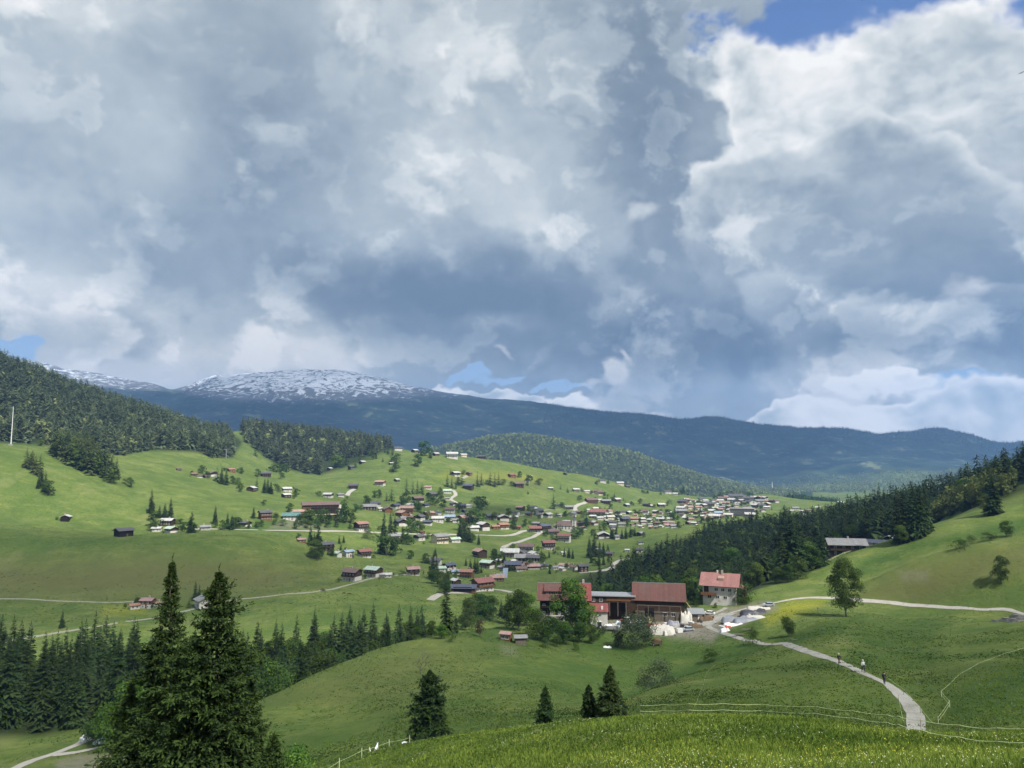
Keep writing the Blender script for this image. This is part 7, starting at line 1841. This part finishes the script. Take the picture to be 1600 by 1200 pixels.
# ------------------------------------------------------------------ masts, signs and small things
def mast(px, py, top_py, label, r, mat='white_paint', dmin=500, name='mast', base=True):
    g_, d = spot(px, py, dmin); x, y, z = g_; h = at(px, top_py, d)[2] - z
    root = empty(name, (x, y, z), 0, label, 'mast')
    MB().tube([(0, 0, -1), (0, 0, h)], [r, r * .45], 8).build('pole', M[mat], root)
    if base: MB().box(-2.2, 1.2, -1.2, 1.2, -1, 1.6).build('base', M['concrete'], root)
mast(17, 696, 635, 'tall white mast on the bright slope at the left edge', .55)
def lift_tower(px, py, top_py, label):
    g_, d = spot(px, py, 800); x, y, z = g_; h = at(px, top_py, d)[2] - z
    root = empty('lift_pylon', (x, y, z), 0, label, 'pylon')
    MB().tube([(0, 0, -1), (0, 0, h)], [.75, .5], 8).build('pole', M['steel'], root)
    MB().box(-4, 4, -.5, .5, h - .4, h + .5).build('crossarm', M['steel'], root)
lift_tower(353, 715, 702, 'grey chairlift pylon in front of the forest gap')
for px, py, t in ((1207, 752, 738), (960, 0, 0)):
    if py: 
        x, y, z = ground(px, 4200); h = 60
        root = empty('lattice_mast', (x, y, z), 0, 'pale lattice mast far away above the valley meadow', 'mast')
        b = MB()
        for s in ((-1, -1), (1, -1), (1, 1), (-1, 1)): b.tube([(s[0] * 4, s[1] * 4, -2), (0, 0, h)], .7, 4)
        for k in range(5): zz = h * k / 6; w = 4 * (1 - k / 6); b.box(-w, w, -w, w, zz, zz + .9)
        b.build('tower', M['white_paint'], root)
def signpost(px, d, label, h=2.2):
    x, y, z = ground(px, d)
    root = empty('signpost', (x, y, z), face_view(x, y), label, 'signpost')
    MB().tube([(0, 0, -.2), (0, 0, h)], .05, 6).build('post', M['greywood'], root)
    MB().box(-.35, .35, -.08, -.051, h - .5, h - .1).build('board', M['frame'], root)
signpost(1278, 262, 'small pale signpost beside the upper path left of the big leafy tree')
for px, d in ((1440, 60),): pass
# small dark bird high at the right edge of the sky
def bird(px, py, d, label, s=.5):
    x, y, z = at(px, py, d)
    root = empty('bird', (x, y, z), .4, label, 'bird')
    V = [(-.30, 0, 0), (-.1, 0, .01), (.12, 0, .02), (.24, 0, .04)]
    skin_obj('body', [tuple(c * s * 2 for c in v) for v in V], [(0, 1), (1, 2), (2, 3)], [.03 * s, .10 * s, .10 * s, .06 * s], M['cloth_dark'], root, 1)
    for q in (-1, 1):
        b = MB(); b.slab((-.08 * s * 2, q * .05 * s, .02), (.10 * s * 2, q * .05 * s, .02), (.05 * s * 2, q * .65 * s * 1.6, .22 * s), (-.10 * s * 2, q * .55 * s * 1.6, .22 * s), .02); b.build('wing', M['cloth_dark'], root)
bird(1596, 114, 80, 'small dark bird flying high at the right edge of the sky', .28)
bird(299, 379, 120, 'tiny dark bird in front of the grey cloud at left', .2)

# garden greenery between the village houses
GREEN = {}
def gardens():
    rg = random.Random(77); spots = []
    nl = 0
    for (o, place, px, py, w_, *_r) in CL:
        for k in range(2 if w_ >= 14 else 1):
            if rg.random() < (.78 if py > 770 else .35):
                s = rg.choice([-1, 1]); qx = px + s * w_ * rg.uniform(.62, .95); qy = py + rg.uniform(-4, 3)
                spots.append((place, qx, qy, rg.uniform(.35, .8) * min(w_, 20)))
    for place, qx, qy, hp in spots:
        g_, d = spot(qx, qy, 380)
        if d > 2600: continue
        kk = rg.choice(['bush', 'bush', 'leaf_small', 'spruce_small'])
        if kk == 'leaf_small': nl += 1
        if kk == 'leaf_small' and nl > 85: kk = 'bush'
        if kk == 'bush': hp *= .6
        o = plant(kk, qx, d, hp * d / F, None, None, wide=1.25 if kk != 'spruce_small' else 1.0)
        TREELAB.append((o, 'garden', 'garden', kk, qx, qy, hp))
gardens()

# ------------------------------------------------------------------ labels for the trees planted one by one
KN = {'spruce': 'dark spruce', 'spruce_small': 'dark spruce', 'spruce_warm': 'brownish green spruce', 'leaf': 'green leafy tree', 'leaf_small': 'green leafy tree', 'lime': 'bright green leafy tree', 'lime_small': 'bright green leafy tree', 'bush': 'green bush', 'bush_grey': 'grey green bushy willow', 'red': 'reddish leafy tree', 'larch': 'yellow green tree'}
WH = {'hillclump': 'in the clump on the bright left slope', 'lonebush': 'on the slope under the left forest', 'leftspruces': 'by the white roofed houses at left', 'hamlet_hi': 'round the upper farm hamlet', 'slopeband': 'on the middle slope below the forest',
      'hotelbelt': 'in the belt below the long hotel', 'village_up': 'among the upper village chalets', 'belt_mid': 'between the village meadows', 'centre_trees': 'in the village centre', 'church_side': 'between church and dark wood', 'hill_far': 'on the bright far hill',
      'slopespruce': 'standing alone on the meadow left of the pink roofed farmhouse', 'behindhouse': 'behind the chalet half hidden by the near spruces', 'bigend': 'at the left end of the farm ridge, the tallest there', 'farmfringe': 'on the fringe of the farm ridge', 'farmlime': 'before the farmhouse, the biggest there',
      'farmgreen': 'in front of the farm buildings', 'farmback': 'behind the farm buildings', 'housebushes': 'in front of the white house above the yard', 'rightspruces': 'in the tall group left of the right slope', 'rooftrees': 'beside the roofs on the right slope', 
      'smallslope': 'on the meadow between the two paths', 'edgebush': 'beside the lower path below the covered stacks', 'righttree': 'standing alone on the brownish right slope', 'rightsmall': 'high on the right slope', 'rightlone': 'at the wood edge on the right slope', 'meadowbush': 'in the hollow below the farm'}
def ordinal_(i, n):
    if n == 1: return ''
    if i == 0: return 'leftmost'
    if i == n - 1: return 'rightmost'
    w = ['', 'second', 'third', 'fourth', 'fifth', 'sixth', 'seventh', 'eighth', 'ninth', 'tenth']
    j = n - 1 - i
    if i <= j: return (w[i] + ' from left') if i < 10 else 'number %d from left' % (i + 1)
    return (w[j] + ' from right') if j < 10 else 'number %d from right' % (j + 1)
by = {}
for t in TREELAB:
    if t[1] == 'garden': continue
    sz = 'tall ' if t[6] >= 30 else ('small ' if t[6] <= 12 else '')
    by.setdefault((t[1], KN[t[3]], sz if t[1] not in ('farmlime', 'bigend') else 'big '), []).append(t)
for (cid, kn, sz), L in by.items():
    L.sort(key=lambda t: t[4])
    for i, t in enumerate(L):
        o = ordinal(i, len(L))
        t[0]['label'] = f"{sz}{kn} {WH[cid]}" + (f", {o}" if o else '')
        if len(L) > 1: t[0]['group'] = f"{sz}{kn}s {WH[cid]}"
gb = {}
for t in TREELAB:
    if t[1] != 'garden': continue
    best = min(CL, key=lambda c: math.hypot((c[2] - t[4]), (c[3] - t[5]) * 1.5))
    side = 'right' if t[4] > best[2] else 'left'
    gb.setdefault((id(best), side, KN[t[3]]), []).append((t, best))
for (bi, side, kn), L in gb.items():
    L.sort(key=lambda q: q[0][4])
    for i, (t, best) in enumerate(L):
        hl = ' '.join(w for w in best[0]['label'].replace(',', '').split())
        kind = {'dark spruce': 'spruce', 'green leafy tree': 'tree', 'green bush': 'bush'}[kn]
        lab = f"{kind} {side} of {hl}" if len(L) == 1 else f"{ordinal(i, len(L))} {kind} {side} of {hl}"
        ws = lab.split()
        if len(ws) > 16: ws = [w for w in ws if w not in ('the', 'and', 'of') or w == 'of' and ws.index('of') < 4]
        t[0]['label'] = ' '.join(ws[:16]); t[0]['group'] = 'garden trees and bushes ' + best[1]
# near copies of the woods carry the label of their wood

# ------------------------------------------------------------------ clouds high overhead, outside the view, that shade parts of the valley
def cloud_mat(name, a, b_):
    m, N, o = new_mat(name)
    t = N.new('ShaderNodeBsdfTranslucent'); t.inputs[0].default_value = (.8, .83, .88, 1)
    d = N.new('ShaderNodeBsdfDiffuse'); d.inputs[0].default_value = (.8, .82, .85, 1)
    tr = N.new('ShaderNodeBsdfTransparent'); tr.inputs[0].default_value = (1, 1, 1, 1)
    pos = N.new('ShaderNodeNewGeometry').outputs['Position']
    n = N.noise(pos, .0022, 5, .6)
    m1 = N.new('ShaderNodeMixShader'); m1.inputs[0].default_value = .5
    N.t.links.new(d.outputs[0], m1.inputs[1]); N.t.links.new(t.outputs[0], m1.inputs[2])
    m2 = N.new('ShaderNodeMixShader'); N.put(m2.inputs[0], N.sstep(n, .66, .46, a, b_))
    N.t.links.new(m1.outputs[0], m2.inputs[1]); N.t.links.new(tr.outputs[0], m2.inputs[2])
    N.t.links.new(m2.outputs[0], o.inputs[0])
    return m
M['cloud'] = cloud_mat('cloud', .40, .62)
M['thin_cloud'] = cloud_mat('thin_cloud', .66, .86)
CLOUD_H = 4500.0
def cloud(name_label, gx, gy, rx, ry, seed, rot=0.0):
    """shades the ground around (gx, gy)"""
    k = CLOUD_H / SUNV.z; cx, cy = gx + SUNV.x * k, gy + SUNV.y * k
    ns = Noise2(seed); nu, nv = 56, 16
    b = MB(); V = []; Fc = []
    for i in range(nv + 1):
        th = math.pi * i / nv
        for j in range(nu):
            ph = 2 * math.pi * j / nu
            q = 1 + .30 * float(ns.fbm(np.array(math.cos(ph) * 2.0 + 9), np.array(math.sin(ph) * 2.0 + 9), 4))
            u = math.sin(th) * math.cos(ph) * q; v = math.sin(th) * math.sin(ph) * q
            w = math.cos(th); w = w * (1 + .4 * float(ns.fbm(np.array(u * 3.), np.array(v * 3.), 3))) if w > 0 else w * .25
            V.append((u * rx, v * ry, w * min(rx, ry) * .35))
    for i in range(nv):
        for j in range(nu): a = i * nu + j; a2 = i * nu + (j + 1) % nu; Fc.append((a, a + nu, a2 + nu, a2))
    b.raw(V, Fc)
    o = b.build('cloud', M['cloud' if min(rx, ry) > 1000 else 'thin_cloud'], None, (cx, cy, CLOUD_H), rot, smooth=True)
    o['kind'] = 'structure'
    return o
cloud('c', -200, 440, 640, 128, 61, .05)          # lower meadows and terrace
cloud('c', 60, 165, 300, 95, 62, 0)               # farm hill and ravine
cloud('c', 170, 640, 215, 200, 63, .2)            # dark wood, right slope
cloud('c', -900, 7000, 4300, 1900, 64, 0)          # mountain
cloud('c', 3000, 7500, 2600, 1150, 65, -.1)
cloud('c', -3000, 5600, 2200, 1500, 66, 0)
cloud('c', -60, 930, 180, 60, 67, .1)             # patch on the village slope
cloud('c', 90, 1010, 120, 60, 69, 0)
# ------------------------------------------------------------------ air
def build_haze():
    m, N, o = new_mat('haze')
    v = N.new('ShaderNodeVolumePrincipled')
    v.inputs['Color'].default_value = (0.27, 0.52, 1.0, 1)
    v.inputs['Density'].default_value = 7.0e-5
    v.inputs['Anisotropy'].default_value = 0.0
    N.t.links.new(v.outputs[0], o.inputs['Volume'])
    zt = float(TZ.max()) + 30; zb = float(TZ.min()) - 3
    b = MB().box(-14000, 14000, -4500, 12300, zb, zt)
    ob = b.build('haze', m); ob['kind'] = 'stuff'; ob['label'] = 'thin blue air between the viewpoint and the mountains'; ob['category'] = 'haze'
build_haze()
